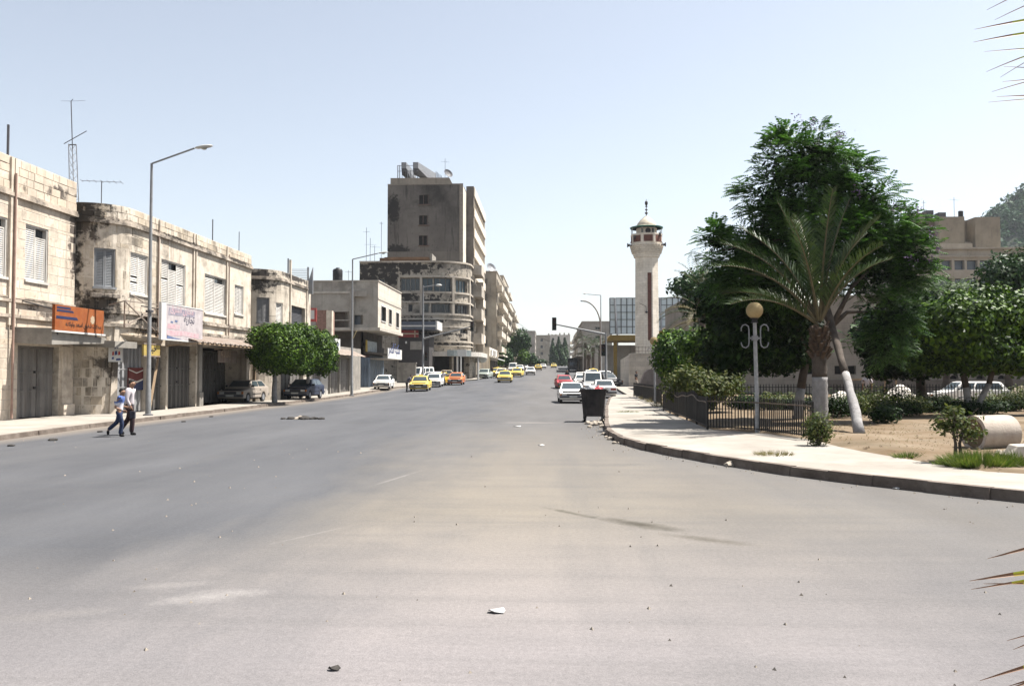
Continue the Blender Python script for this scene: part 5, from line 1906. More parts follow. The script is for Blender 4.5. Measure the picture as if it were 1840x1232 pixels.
mb = MB(); mb.box(Xp(1186, yc), Xp(1198, yc), yc + 1, yc + 4, zc1, Zp(594, yc)); mb.build('box', OCH, rm)

yb = 142.0
bb = thing('billboard', 'large blue grey gridded billboard standing behind the minaret', 'billboard', (Xp(1170, yb), yb, 1))
xa, xb, za_, zb_ = Xp(1096, yb), Xp(1240, yb), Zp(600, yb), Zp(536, yb)
PANEL = wall_k(0.95, 'billboard_panel_blue', (.50, .60, .64), (.62, .70, .73), .3, (.42, .48, .5), .4, .5, .3, bump=.05)
nx_, ny_ = 14, 5
for i in range(nx_):
    for j in range(ny_):
        m = MB()
        a, b = xa + (xb - xa) * i / nx_, xa + (xb - xa) * (i + 1) / nx_
        c, d = za_ + (zb_ - za_) * j / ny_, za_ + (zb_ - za_) * (j + 1) / ny_
        m.box(a + .03, b - .03, yb, yb + .06, c + .03, d - .03)
        m.build('panel', PANEL, bb)
mb = MB()
FR = mat_plain('billboard_frame', (.13, .14, .14), .7)
for i in range(nx_ + 1):
    a = xa + (xb - xa) * i / nx_
    mb.box(a - .07, a + .07, yb - .1, yb - .003, za_, zb_)
for j in range(ny_ + 1):
    c = za_ + (zb_ - za_) * j / ny_
    mb.box(xa, xb, yb - .08, yb - .005, c - .05, c + .05)
mb.build('frame', FR, bb)
mb = MB()
for px, p2 in ((1105, 1110), (1186, 1190), (1236, 1236)):
    mb.bar((Xp(px, yb), yb - .3, zb_), (Xp(p2, yb - 1), yb - 1, Zp(610, yb - 1)), .22)
    mb.bar((Xp(p2, yb), yb + .3, 1), (Xp(p2, yb), yb + .3, zb_ - .2), .25)
mb.build('strut', GREY_METAL, bb)

# ================================================================ stone building behind the park, hotel on the slope
ST = mat_wall('park_building_stone', (.34, .28, .21), (.48, .41, .33), .5, amt=.3, thr=.58, streak=.25, rows=(.45, 1.0, .08, (rad(90), 0, 0)))
STD = mat_wall('park_building_base', (.20, .155, .12), (.28, .22, .17), .7, amt=.4)
yq = 76.0
fb = Facade([(Xp(1235, yq), yq), (Xp(1900, yq), yq)])
sb_ = thing('stone_building', 'long pale stone building with small arched openings behind the park fence', 'building', (Xp(1600, yq), yq, .4))
zq = lambda py: Zp(py, yq, 1600)
base = Xp(1235, yq)
arch = [(1632, 18), (1652, 14), (1714, 17), (1762, 16), (1578, 12), (1800, 15)]
mb = MB()
ops = []
for px, w in arch:
    c, hw = Xp(px, yq) - base, w / F_PX * yq / 2
    ops.append((c - hw, c + hw, zq(681), zq(673.5), .5))
for px in (1507, 1531, 1455, 1400):
    c = Xp(px, yq) - base
    ops.append((c - .35, c + .35, zq(672), zq(657), .4))
fb.wall(mb, 0, fb.L, .2, zq(533), ops)
shell(fb, mb, [(Xp(1900, yq), yq + 14), (base, yq + 14)], .2, zq(533) - .8, zq(533))
mb.build('wall', ST, sb_)
for i, o in enumerate(ops):
    m = MB(); fb.fbox(m, o[0], o[1], -.55, -.5, o[2], o[3] + .3); m.build('opening', DARK, sb_)
    if i < 6:      # round arch head: ring of stones closing the corners
        m = MB()
        c, hw = (o[0] + o[1]) / 2, (o[1] - o[0]) / 2
        n = 7
        for k in range(n):
            a0_, a1_ = math.pi * k / n, math.pi * (k + 1) / n
            q = [(c + hw * math.cos(a0_), o[2] + (o[3] - o[2]) * math.sin(a0_)), (c + hw * math.cos(a1_), o[2] + (o[3] - o[2]) * math.sin(a1_))]
            m.hexa([fb.at(q[0][0], -.4, q[0][1]), fb.at(q[1][0], -.4, q[1][1]), fb.at(q[1][0], -.4, o[3] + .02), fb.at(q[0][0], -.4, o[3] + .02),
                    fb.at(q[0][0], .03, q[0][1]), fb.at(q[1][0], .03, q[1][1]), fb.at(q[1][0], .03, o[3] + .02), fb.at(q[0][0], .03, o[3] + .02)])
        m.build('arch', ST, sb_)
mb = MB(); fb.fbox(mb, Xp(1480, yq) - base, fb.L, .01, .35, .2, zq(682)); mb.build('plinth', STD, sb_)
mb = MB(); fb.fbox(mb, 0, fb.L, .0, .12, zq(533), zq(530)); fb.fbox(mb, 0, fb.L, .0, .08, zq(600), zq(598)); mb.build('ledge', ST, sb_)
mb = MB()
for px in (1525, 1560, 1590, 1610):
    mb.bar((Xp(px, 70), 70, .2), (Xp(px, 70), 70, Zp(680, 70)), .12)
mb.bar((Xp(1525, 70), 70, Zp(682, 70)), (Xp(1612, 70), 70, Zp(679, 70)), .12)
mb.build('hand_rail', WOOD, sb_)

yh = 165.0
ht = thing('hotel', 'beige hotel on the slope with blank upper walls and a band of dark windows', 'building', (Xp(1740, yh), yh, 4))
HT = wall_k(0.72, 'hotel_beige', (.30, .24, .16), (.40, .33, .23), .4, amt=.3, thr=.58, streak=.25)
HTL = wall_k(0.75, 'hotel_cream', (.40, .34, .25), (.50, .43, .33), .4, amt=.3, thr=.58, streak=.25)
zh = lambda py: Zp(py, yh, 1740)
xh = lambda px: Xp(px, yh)
mb = MB(); mb.box(xh(1692), xh(1738), yh, yh + 16, zh(452), zh(389)); mb.box(xh(1755), xh(1800), yh - .5, yh + 16, zh(452), zh(391)); mb.box(xh(1738), xh(1755), yh + 3, yh + 16, zh(452), zh(391)); mb.build('upper_wall', HT, ht)
mb = MB(); mb.box(xh(1672), xh(1692), yh + 2, yh + 16, zh(452), zh(390)); mb.build('side_wall', mat_plain('hotel_brown', (.20, .14, .10), .9), ht)
mb = MB(); mb.box(xh(1739), xh(1754), yh + 1, yh + 3, zh(437), zh(433)); mb.box(xh(1742), xh(1750), yh + 2.9, yh + 3.0, zh(430), zh(398)); mb.build('balcony', HTL, ht)
mb = MB(); mb.box(xh(1738.5), xh(1742), yh + 2.9, yh + 2.99, zh(420), zh(410)); mb.build('window', GLASS, ht)
fh_ = Facade([(xh(1600), yh - 3), (xh(1850), yh - 3)])
so = lambda px: xh(px) - xh(1600)
ops = [(so(a), so(b), zh(488), zh(471), .8) for a, b in ((1610, 1632), (1636, 1655), (1658, 1679), (1682, 1700), (1705, 1723), (1727, 1746), (1750, 1772), (1776, 1798), (1804, 1830))]
ops += [(so(a), so(b), zh(520), zh(503), .8) for a, b in ((1610, 1655), (1660, 1700), (1705, 1746), (1750, 1800))]
mb = MB(); fh_.wall(mb, 0, fh_.L, -2, zh(450), ops); shell(fh_, mb, [(xh(1850), yh + 18), (xh(1600), yh + 18)], -2, zh(452), zh(450)); mb.build('wall', HTL, ht)
for o in ops:
    m = MB(); fh_.fbox(m, o[0], o[1], -.85, -.8, o[2], o[3]); m.build('window', mat_glass('hotel_glass', (.05, .06, .075), .2) if 'hotel_glass' not in bpy.data.materials else bpy.data.materials['hotel_glass'], ht)
mb = MB(); fh_.fbox(mb, 0, fh_.L, .0, .5, zh(452), zh(449)); fh_.fbox(mb, so(1680), so(1738), -3, -.1, zh(449), zh(441)); fh_.fbox(mb, 0, fh_.L, .0, .35, zh(466), zh(463)); mb.build('ledge', HTL, ht)
tank_lab = ['boxy grey tank at the left of the hotel roof', 'boxy grey tank in the middle of the hotel roof', 'dark upright tank at the right of the hotel roof']
for i, (a, b, c, d) in enumerate(((1686, 1700, 384, 370), (1709, 1723, 386, 374), (1750, 1759, 388, 370))):
    t = thing('water_tank', tank_lab[i], 'water tank', (xh((a + b) / 2), yh + 5, zh(390)), 'tanks on the hotel roof')
    m = MB()
    if i < 2:
        m.box(xh(a), xh(b), yh + 4, yh + 6, zh(c), zh(d))
        m.build('tank', DGREY, t, bevel=.08)
    else:
        m.lathe([((xh(b) - xh(a)) / 2, zh(c)), ((xh(b) - xh(a)) / 2, zh(d + 1)), (.3, zh(d))], (xh((a + b) / 2), yh + 5, 0), 14)
        m.build('tank', BLK, t, smooth=True)
    m = MB()
    m.box(xh(a) + .2, xh(b) - .2, yh + 4.3, yh + 5.7, zh(391), zh(c)); m.build('stand', BLK, t)
t = thing('roof_shed', 'low dark shed on the hotel roof', 'shed', (xh(1672), yh + 5, zh(389)))
m = MB(); m.box(xh(1655), xh(1684), yh + 4, yh + 8, zh(391), zh(380)); m.build('wall', CONC, t)
m = MB(); m.box(xh(1654), xh(1686), yh + 3.8, yh + 8.2, zh(380), zh(375)); m.build('roof', STD, t)
for i, px in enumerate((1620, 1633, 1648)):
    t = thing('satellite_dish', ['left of three dark dishes above the tree on the hotel roof', 'middle of three dark dishes above the tree on the hotel roof', 'right of three dark dishes above the tree on the hotel roof'][i], 'satellite dish', (xh(px), yh + 4, zh(376)), 'dishes on the hotel roof')
    m = MB(); m.lathe([(.05, 0), (.5, .1), (.85, .3), (.86, .34), (.5, .15), (.05, .06)], (0, 0, 0), 16)
    m.v = [tuple(R_ @ Vector(v) + Vector((xh(px), yh + 4, zh(370)))) for v in m.v]
    m.build('dish', DGREY, t)
    m = MB(); m.bar((xh(px), yh + 4, zh(450)), (xh(px), yh + 4, zh(371)), .12); m.build('stand', DGREY, t)
for i, (px, pt_) in enumerate(((1657, 343), (1690, 348), (1747, 343))):
    aerial(['thin aerial above the low shed on the hotel roof', 'thin aerial between the grey tanks on the hotel roof', 'branched aerial beside the upright tank on the hotel roof'][i], xh(px), yh + 6, zh(390), zh(pt_) - zh(390), [.6, .8, 2.2][i], 5, .4, th=.04, mid=.9)
# ================================================================ vegetation
def rnd_dirs(n):
    v = RNG.normal(size=(n, 3))
    return v / np.linalg.norm(v, axis=1, keepdims=True)


def blob_points(blobs, n, shell_k=4.0, lump=.18, boxy=0.0):
    """points near the surface of a set of ellipsoids (cx,cy,cz,rx,ry,rz); returns points and outward normals"""
    B = np.array(blobs, dtype=float)
    wt = (B[:, 3] * B[:, 4] + B[:, 4] * B[:, 5] + B[:, 3] * B[:, 5])
    k = RNG.choice(len(B), size=n, p=wt / wt.sum())
    d = rnd_dirs(n)
    r = RNG.random(n) ** (1 / shell_k)
    ph = k * 1.7
    r *= 1 + lump * (np.sin(d[:, 0] * 5 + ph) * np.sin(d[:, 1] * 5 + 1.3 * ph) + .7 * np.sin(d[:, 2] * 7 + ph) * np.sin(d[:, 0] * 9))
    if boxy:
        m = np.max(np.abs(d), axis=1, keepdims=True)
        dd = d / m ** boxy
    else:
        dd = d
    p = B[k, :3] + dd * r[:, None] * B[k, 3:6]
    nrm = d / B[k, 3:6]
    nrm /= np.linalg.norm(nrm, axis=1, keepdims=True)
    return p, nrm


def clumps(blobs, nc, per, r):
    """leaf positions gathered in many small clumps over the crown surface"""
    c, n = blob_points(blobs, nc, 5, .2)
    d = rnd_dirs(nc * per)
    d[:, 2] = np.abs(d[:, 2]) * 1.1 - .25
    rr = r * (.6 + .8 * RNG.random((nc, 1)))
    p = np.repeat(c, per, 0) + d * np.repeat(rr, per, 0) * RNG.random((nc * per, 1)) ** .4
    m = np.repeat(n, per, 0) * .8 + d * .7
    return p, m / np.linalg.norm(m, axis=1, keepdims=True)


def leaf_quads(p, nrm, size, aspect=.55, up=.35, jit=.9):
    """diamond leaves facing roughly outwards"""
    n = len(p)
    nn = nrm + RNG.normal(size=(n, 3)) * jit * .6
    nn[:, 2] += up
    nn /= np.linalg.norm(nn, axis=1, keepdims=True)
    a = np.cross(nn, rnd_dirs(n))
    a /= np.linalg.norm(a, axis=1, keepdims=True) + 1e-6
    b = np.cross(nn, a)
    s = size * (.6 + .8 * RNG.random(n))[:, None]
    v = np.stack([p - a * s * .5, p + b * s * aspect * .5 - nn * s * .05, p + a * s * .5, p - b * s * aspect * .5 - nn * s * .05], axis=1)
    return v.reshape(-1, 3)


def sprays(p, nrm, length, pairs=9, lw=.028, ll=.20, droop=.55):
    """feathery compound leaves: a drooping rachis with pairs of narrow leaflets"""
    n = len(p)
    d = nrm * 1.0 + RNG.normal(size=(n, 3)) * .45
    d[:, 2] = d[:, 2] * .5 + .12
    d /= np.linalg.norm(d, axis=1, keepdims=True)
    side = np.cross(d, np.array([0, 0, 1.0]))
    side /= np.linalg.norm(side, axis=1, keepdims=True) + 1e-6
    L = length * (.6 + .7 * RNG.random(n))
    out = []
    for i in range(pairs):
        t = (i + .6) / pairs
        c = p + d * (L * t)[:, None]
        c[:, 2] -= droop * L * t * t * .6
        w = ll * math.sin(math.pi * (.12 + .8 * t)) ** .7
        for sgn in (-1, 1):
            u = side * sgn * .8 + d * .5
            u[:, 2] -= .25 + .3 * RNG.random(n)
            u /= np.linalg.norm(u, axis=1, keepdims=True)
            e = d * lw
            tip = c + u * (w * L / length)[:, None]
            mid = (c + tip) / 2
            out.append(np.stack([c, mid + e, tip, mid - e], axis=1))
    v = np.stack(out, axis=1)
    return v.reshape(-1, 3)


BARK = mat_wall('tree_bark', (.10, .075, .055), (.17, .13, .10), 4, (.05, .04, .03), .6, .5, .3, bump=1.0, fine=22)
LIMEW = mat_wall('whitewashed_bark', (.32, .305, .30), (.48, .46, .445), 6, (.22, .18, .15), .6, .53, .3, bump=.8, fine=25)
L_FICUS = mat_leaf('clipped_ficus_leaf', (.006, .030, .004), (.15, .26, .022), .5, .14, .3, 1.35)
L_JACA = mat_leaf('feathery_leaf', (.012, .044, .013), (.12, .25, .055), .5, .28, .35, 1.0)
L_DARK = mat_leaf('dark_leaf', (.005, .017, .005), (.05, .095, .02), .55, .08, .15)
L_BRIGHT = mat_leaf('bright_leaf', (.008, .036, .005), (.16, .28, .03), .55, .14, .3, 1.5)
L_PALE = mat_leaf('pale_grey_green_leaf', (.085, .13, .06), (.15, .21, .10), .55, .25)
L_ROSE = mat_leaf('rose_bush_leaf', (.06, .085, .028), (.19, .19, .07), .55, .25, .2)
L_FAR = mat_leaf('street_tree_leaf', (.014, .045, .012), (.07, .13, .035), .5, .15)
L_HILL = mat_leaf('hill_tree_leaf', (.025, .075, .035), (.07, .13, .055), .6, .1, .1)
L_PALM = mat_leaf('palm_leaflet', (.020, .042, .014), (.065, .10, .032), .38, .15, .55)
L_PALMD = mat_leaf('dry_palm_leaflet', (.20, .17, .09), (.30, .25, .14), .5, .12)
RACHIS = mat_plain('palm_rachis', (.13, .105, .05), .6, var=.3)
BLOOM = mat_plain('purple_blossom', (.26, .16, .34), .7, var=.3)
GRASS_M = mat_leaf('grass_blade', (.08, .14, .03), (.30, .29, .11), .6, .25, .2)
DRYG = mat_leaf('dry_weed', (.20, .17, .09), (.30, .25, .13), .7, .2)


def trunk(parent, path, radii, white=None, n=10, name='trunk', mat=None):
    """tapered trunk; white = index up to which the path is whitewashed"""
    mb = MB()
    pp, rr = [], []
    for i in range(len(path) - 1):
        for k in range(3):
            f = k / 3
            a, b = Vector(path[i]), Vector(path[i + 1])
            pp.append(a.lerp(b, f) + Vector((random.uniform(-1, 1), random.uniform(-1, 1), 0)) * radii[i] * .10)
            rr.append((radii[i] + (radii[i + 1] - radii[i]) * f) * random.uniform(.93, 1.07))
    pp.append(Vector(path[-1]))
    rr.append(radii[-1])
    if white:
        w = white * 3
        m2 = MB()
        m2.tube(pp[:w + 1], rr[:w + 1], n)
        wo = m2.build('whitewashed_trunk', LIMEW, parent, smooth='all')
        if w >= len(pp) - 1: return wo
        mb.tube(pp[w:], rr[w:], n)
    else:
        mb.tube(pp, rr, n)
    return mb.build(name, mat or BARK, parent, smooth='all')


def limbs(parent, base, tips, r0=.09, mat=None, name='limb'):
    mb = MB()
    for t in tips:
        a, b = Vector(base), Vector(t)
        m1 = a.lerp(b, .4) + Vector((random.uniform(-.15, .15), random.uniform(-.15, .15), .12 * (b - a).length))
        mb.tube([a, m1, b], [r0, r0 * .65, r0 * .25], 7)
    return mb.build(name, mat or BARK, parent, smooth='all')


def broad_tree(name, label, base, h0, blobs, n, leaf, size, group=None, white=0, r=.16, lean=(0, 0), kind='leaf', boxy=0.0, lump=.18, k=4.0, limb=True, aspect=.55, two=False):
    t = thing(name, label, 'tree', base, group)
    bx, by, bz = base
    top = (bx + lean[0], by + lean[1], bz + h0)
    midp = (bx + lean[0] * .35, by + lean[1] * .35, bz + h0 * .45)
    trunk(t, [base, midp, top], [r * 1.25, r, r * .75], white or None)
    if two:
        trunk(t, [(bx + .1, by, bz), (bx + .45 - lean[0], by, bz + h0 * .5), (bx + .8 - lean[0], by, bz + h0)], [r, r * .85, r * .6], 1 if white else None)
    if limb:
        limbs(t, (top[0], top[1], top[2] - .1), [(b[0], b[1], b[2]) for b in blobs[:7]], r * .6)
    p, nr = blob_points(blobs, n, k, lump, boxy)
    q, nq = clumps(blobs, max(6, n // 260), 16, size * 1.7)      # stray twigs standing out of the outline
    p, nr = np.concatenate([p, q]), np.concatenate([nr, nq])
    v = leaf_quads(p, nr, size, aspect) if kind == 'leaf' else sprays(p, nr, size)
    raw_mesh('crown', v, len(v) // 4, 4, leaf, t)
    return t


def w2(px, py, Y):
    return (Xp(px, Y), Y, Zp(py, Y, px))


def pxb(Y, lst, depth=.9):
    """blobs from outline ellipses measured on the survey photo at distance Y: (px,py,rx,ry)"""
    out = []
    for i, (px, py, rx, ry) in enumerate(lst):
        s = Y / F_PX
        yy = Y + (((i * 37) % 11) / 11 - .5) * depth * 2
        k = yy / Y
        out.append((Xp(px, yy), yy, Zp(py, yy, px), rx * s * k, (rx + ry) / 2 * s * depth, ry * s * k))
    return out


# --- clipped ficus trees on the left pavement
ya, yb_ = 51.3, 56.6
fb1, fb2 = G(493, 727), G(553, 720)
broad_tree('ficus_tree', 'left of two clipped box crowned trees with whitewashed trunk on the pavement', fb1, 2.3,
           pxb(fb1.y, [(503, 630, 52, 43), (475, 622, 32, 38), (530, 632, 36, 40), (505, 606, 46, 26), (545, 610, 26, 28)], .85), 32000, L_FICUS, .16, 'clipped trees on the left pavement', 2, .15, boxy=.45, lump=.13)
broad_tree('ficus_tree', 'right of two clipped box crowned trees beside the ribbed shop doors', fb2, 2.4,
           pxb(fb2.y, [(562, 634, 36, 40), (582, 634, 24, 38), (548, 612, 30, 26)], .9), 24000, L_FICUS, .16, 'clipped trees on the left pavement', 2, .14, boxy=.4, lump=.15)

# --- big jacaranda with leaning whitewashed trunk
YJ = 31.0
jb = G(1546, 781, .2)
wj = lambda px, py, k: w2(px, py, jb.y + (YJ - jb.y) * k)
jt = thing('jacaranda_tree', 'tall feathery dark tree with leaning whitewashed trunk behind the palm', 'tree', jb)
trunk(jt, [jb, wj(1531, 720, .2), wj(1519, 672, .4), wj(1500, 600, .7), w2(1478, 520, YJ), w2(1462, 430, YJ)], [.165, .135, .12, .12, .12, .11], 2)
limbs(jt, wj(1496, 585, .8), [w2(1580, 470, YJ), w2(1380, 470, YJ), w2(1560, 560, YJ)], .10)
limbs(jt, w2(1465, 450, YJ), [w2(1440, 300, YJ), w2(1530, 350, YJ), w2(1390, 400, YJ), w2(1620, 420, YJ), w2(1300, 450, YJ)], .09)
jl0 = [(1437, 292, 84, 70), (1395, 350, 66, 62), (1505, 330, 72, 75), (1470, 262, 60, 42), (1555, 350, 46, 50), (1390, 420, 78, 66), (1480, 420, 100, 80), (1570, 415, 62, 62), (1625, 425, 50, 48), (1650, 455, 34, 30),
      (1550, 480, 86, 60), (1288, 425, 32, 40), (1310, 480, 46, 42), (1345, 450, 50, 40), (1420, 490, 90, 50), (1600, 560, 46, 66), (1575, 610, 42, 40), (1350, 510, 62, 40), (1640, 490, 36, 26)]
jl = [(a, b + 8, c * .86, d * .86) for a, b, c, d in jl0]
p, nr = clumps(pxb(YJ, jl, .6), 330, 30, .55)
v = sprays(p, nr, .50, 8, .024, .16)
raw_mesh('crown', v, 0, 4, L_JACA, jt)
p, nr = blob_points([b[:3] + tuple(r * .8 for r in b[3:]) for b in pxb(YJ, jl, .6)], 9000, 1.6, .1)
v = leaf_quads(p * 1.0, nr, .22, .4)
raw_mesh('inner_foliage', v, 0, 4, L_DARK, jt)
bl_ = []
for px, py in ((1440, 212), (1470, 222), (1512, 240), (1680, 420), (1688, 448), (1655, 375), (1610, 372), (1640, 465), (1545, 345), (1680, 465), (1520, 245)):
    c = np.array(w2(px, py, YJ - 1))
    bl_.append(leaf_quads(c + RNG.normal(size=(26, 3)) * .10, rnd_dirs(26), .08))
raw_mesh('blossoms', np.concatenate(bl_), 0, 4, BLOOM, jt)

# --- dark trees of the park
broad_tree('dark_tree', 'broad dark low tree behind the globe lamp', (*w2(1432, 712, 33)[:2], .2), 2.6,
           pxb(33, [(1330, 600, 70, 55), (1395, 560, 70, 75), (1290, 545, 46, 50), (1330, 640, 75, 34), (1400, 640, 62, 36), (1440, 600, 50, 60), (1350, 540, 55, 45)], .8), 15000, L_DARK, .22, None, 1, .16, (.4, 0), k=3.0)
broad_tree('park_tree', 'spreading dark tree with black trunk in the middle of the park', (*w2(1655, 740, 40)[:2], .2), 2.9,
           pxb(40, [(1650, 590, 62, 58), (1700, 560, 55, 40), (1600, 620, 42, 40), (1690, 630, 60, 40), (1640, 650, 60, 34), (1590, 655, 40, 30), (1570, 600, 40, 50)], .9), 14000, L_DARK, .24, 'trees of the park', 0, .2, (-.1, 0), k=3.0)
broad_tree('park_tree', 'wide clipped bright topped tree with two whitewashed stems at the right edge', (*w2(1741, 742, 36)[:2], .2), 2.6,
           pxb(36, [(1720, 580, 66, 60), (1790, 575, 75, 62), (1860, 580, 75, 65), (1760, 630, 80, 42), (1840, 630, 80, 42), (1930, 590, 70, 60), (1690, 600, 60, 50), (1700, 648, 60, 28), (1780, 648, 70, 26), (1850, 650, 60, 30), (1650, 640, 40, 36)], .9), 24000, L_FICUS, .2, 'trees of the park', 1, .13, (-.35, 0), k=3.4, two=True, lump=.12)
broad_tree('pale_tree', 'pale grey green feathery tree behind the clipped park tree', (*w2(1700, 700, 60)[:2], .3), 5.0,
           pxb(60, [(1640, 540, 46, 38), (1690, 535, 60, 38), (1745, 540, 60, 40), (1610, 545, 30, 34), (1700, 575, 90, 46)], .8), 9000, L_PALE, .3, 'trees behind the park', 0, .2, aspect=.35, k=2.6)
broad_tree('grey_green_tree', 'dusty dark green tree in front of the hotel at the right edge', (*w2(1812, 700, 58)[:2], .3), 6.0,
           pxb(58, [(1800, 500, 40, 46), (1835, 495, 44, 50), (1880, 500, 50, 60), (1820, 540, 56, 40)], .8), 7000, L_FAR, .3, 'trees behind the park', 0, .2, k=2.6)
broad_tree('round_bush_tree', 'bright clipped bush tree beside the far globe lamp', (*w2(1222, 712, 46)[:2], .2), 1.6,
           pxb(46, [(1200, 640, 30, 42), (1215, 615, 34, 26), (1240, 640, 40, 44)], .9), 6000, L_BRIGHT, .2, 'clipped bush trees of the park', 0, .12, k=3.6, lump=.14)
broad_tree('round_bush_tree', 'bright topped tall clipped bush left of the globe lamp', (*w2(1275, 715, 43)[:2], .2), 1.8,
           pxb(43, [(1260, 620, 46, 34), (1290, 622, 40, 32), (1275, 650, 48, 44), (1310, 650, 34, 40)], .9), 8000, L_BRIGHT, .2, 'clipped bush trees of the park', 0, .14, k=3.6, lump=.14)
broad_tree('shaded_shrub', 'brownish shaded shrub leaning over the bent fence', (*w2(1245, 722, 38)[:2], .2), .8,
           pxb(38, [(1235, 690, 46, 34), (1270, 700, 46, 34), (1300, 690, 40, 30)], .9), 5000, L_ROSE, .17, None, 0, .08, k=2.2)
broad_tree('distant_tree', 'dark tree beyond the minaret with thin top', (*w2(1262, 690, 64)[:2], .3), 4.5,
           pxb(64, [(1232, 515, 30, 22), (1270, 510, 46, 32), (1300, 540, 40, 40), (1260, 550, 40, 30)], .8), 6000, L_FAR, .3, 'trees behind the park', 0, .2, k=2.6)

# --- street trees far down the left pavement
for i, (px, py, Y, rx, ry, lab) in enumerate(((892, 641, 172, 14, 16, 'nearest round street tree of the row by the far taxis'), (908, 640, 184, 13, 16, 'second round street tree in the far left row'),
                                              (936, 612, 205, 17, 22, 'tall dark street tree rising above the far left row'), (922, 622, 214, 12, 20, 'tall dark street tree half hidden in the far left row'),
                                              (941, 642, 196, 10, 13, 'bright round street tree at the front right of the far left row'), (954, 645, 232, 10, 11, 'last round street tree of the far left row'),
                                              (972, 651, 270, 10, 6, 'low hedge like tree at the far end of the left pavement'))):
    gx = Xp(px, Y)
    broad_tree('street_tree', lab, (gx, Y, zr(Y)), Zp(py, Y) - zr(Y), pxb(Y, [(px, py, rx, ry), (px - rx * .5, py + ry * .3, rx * .7, ry * .6), (px + rx * .5, py + ry * .2, rx * .6, ry * .7)], .8), 2600,
               L_BRIGHT if i in (0, 4) else L_FAR, .55, 'street trees far down the left pavement', 0, .2, k=2.6, limb=False)
for i, (px, pt_, Y, w) in enumerate(((993, 612, 345, 7), (1004, 607, 350, 8), (1015, 609, 347, 8), (1009, 622, 342, 9), (998, 625, 341, 8))):
    z0, z1 = zr(Y), Zp(pt_, Y)
    hw = w * Y / F_PX
    t = thing('cypress_tree', ['leftmost dark cypress at the far end of the street', 'tallest dark cypress at the far end of the street', 'right dark cypress at the far end of the street',
                               'broad front cypress at the far end of the street', 'broad front left cypress at the far end of the street'][i], 'tree', (Xp(px, Y), Y, z0), 'cypress trees at the end of the street')
    trunk(t, [(Xp(px, Y), Y, z0), (Xp(px, Y), Y, z0 + 1.5)], [.3, .25])
    n = 1800
    hh = RNG.random(n) ** .8
    a = RNG.random(n) * 6.283
    rr = hw * (1 - hh ** 2.2) * (.6 + .45 * RNG.random(n)) * (1 + .25 * np.sin(a * 3 + hh * 9))
    p = np.stack([Xp(px, Y) + rr * np.cos(a), Y + rr * np.sin(a), z0 + .4 + hh * (z1 - z0)], axis=1)
    nr = np.stack([np.cos(a), np.sin(a), .3 + 0 * a], axis=1)
    raw_mesh('crown', leaf_quads(p, nr, .8, .4), 0, 4, L_FAR, t)


# ---------------------------------------------------------------- palms
def frond_mesh(base, az, el, length, droop, nl=46, lw=.035, ll=.5, mat=None, parent=None, vee=.55, dens=1.0):
    """one palm leaf: curved rachis with two ranks of stiff leaflets"""
    b = Vector(base)
    h = Vector((math.cos(az), math.sin(az), 0))
    pts, P = [], b.copy()
    n = 16
    e = el
    for i in range(n + 1):
        pts.append(P.copy())
        e2 = e - droop * (i / n) ** 1.3
        P += (h * math.cos(e2) + Vector((0, 0, 1)) * math.sin(e2)) * (length / n)
    mb = MB()
    mb.tube(pts, [.035 * (1 - .85 * i / n) * (length / 2.6) for i in range(n + 1)], 6)
    side = h.cross(Vector((0, 0, 1)))
    mi0 = 1
    for k in range(nl):
        t = .14 + .86 * (k + .5) / nl
        i = min(n - 1, int(t * n))
        c = pts[i].lerp(pts[i + 1], t * n - i)
        d = (pts[i + 1] - pts[i]).normalized()
        up = side.cross(d).normalized()
        l = ll * (.35 + .65 * math.sin(math.pi * min(1, .18 + t * .78)) ** .8) * random.uniform(.85, 1.1)
        for sg_n in (-1, 1):
            if random.random() > dens: continue
            u = (side * sg_n * math.cos(vee) + up * math.sin(vee) * random.uniform(.6, 1.1)) * .8 + d * random.uniform(.55, .8)
            u.normalize()
            w = d.cross(u).cross(u).normalized() * lw * .5
            w = d * lw * .5 + w * .3
            sag = Vector((0, 0, -.12 * l * random.random()))
            m_ = c + u * l * .5 + sag * .2
            tip = c + u * l + sag
            mb.add([c - w, c + w, m_ + w, m_ - w], [(0, 1, 2, 3)], 1)
            mb.add([m_ - w, m_ + w, tip], [(0, 1, 2)], 1)
    return mb.build('frond', [RACHIS, mat or L_PALM], parent)


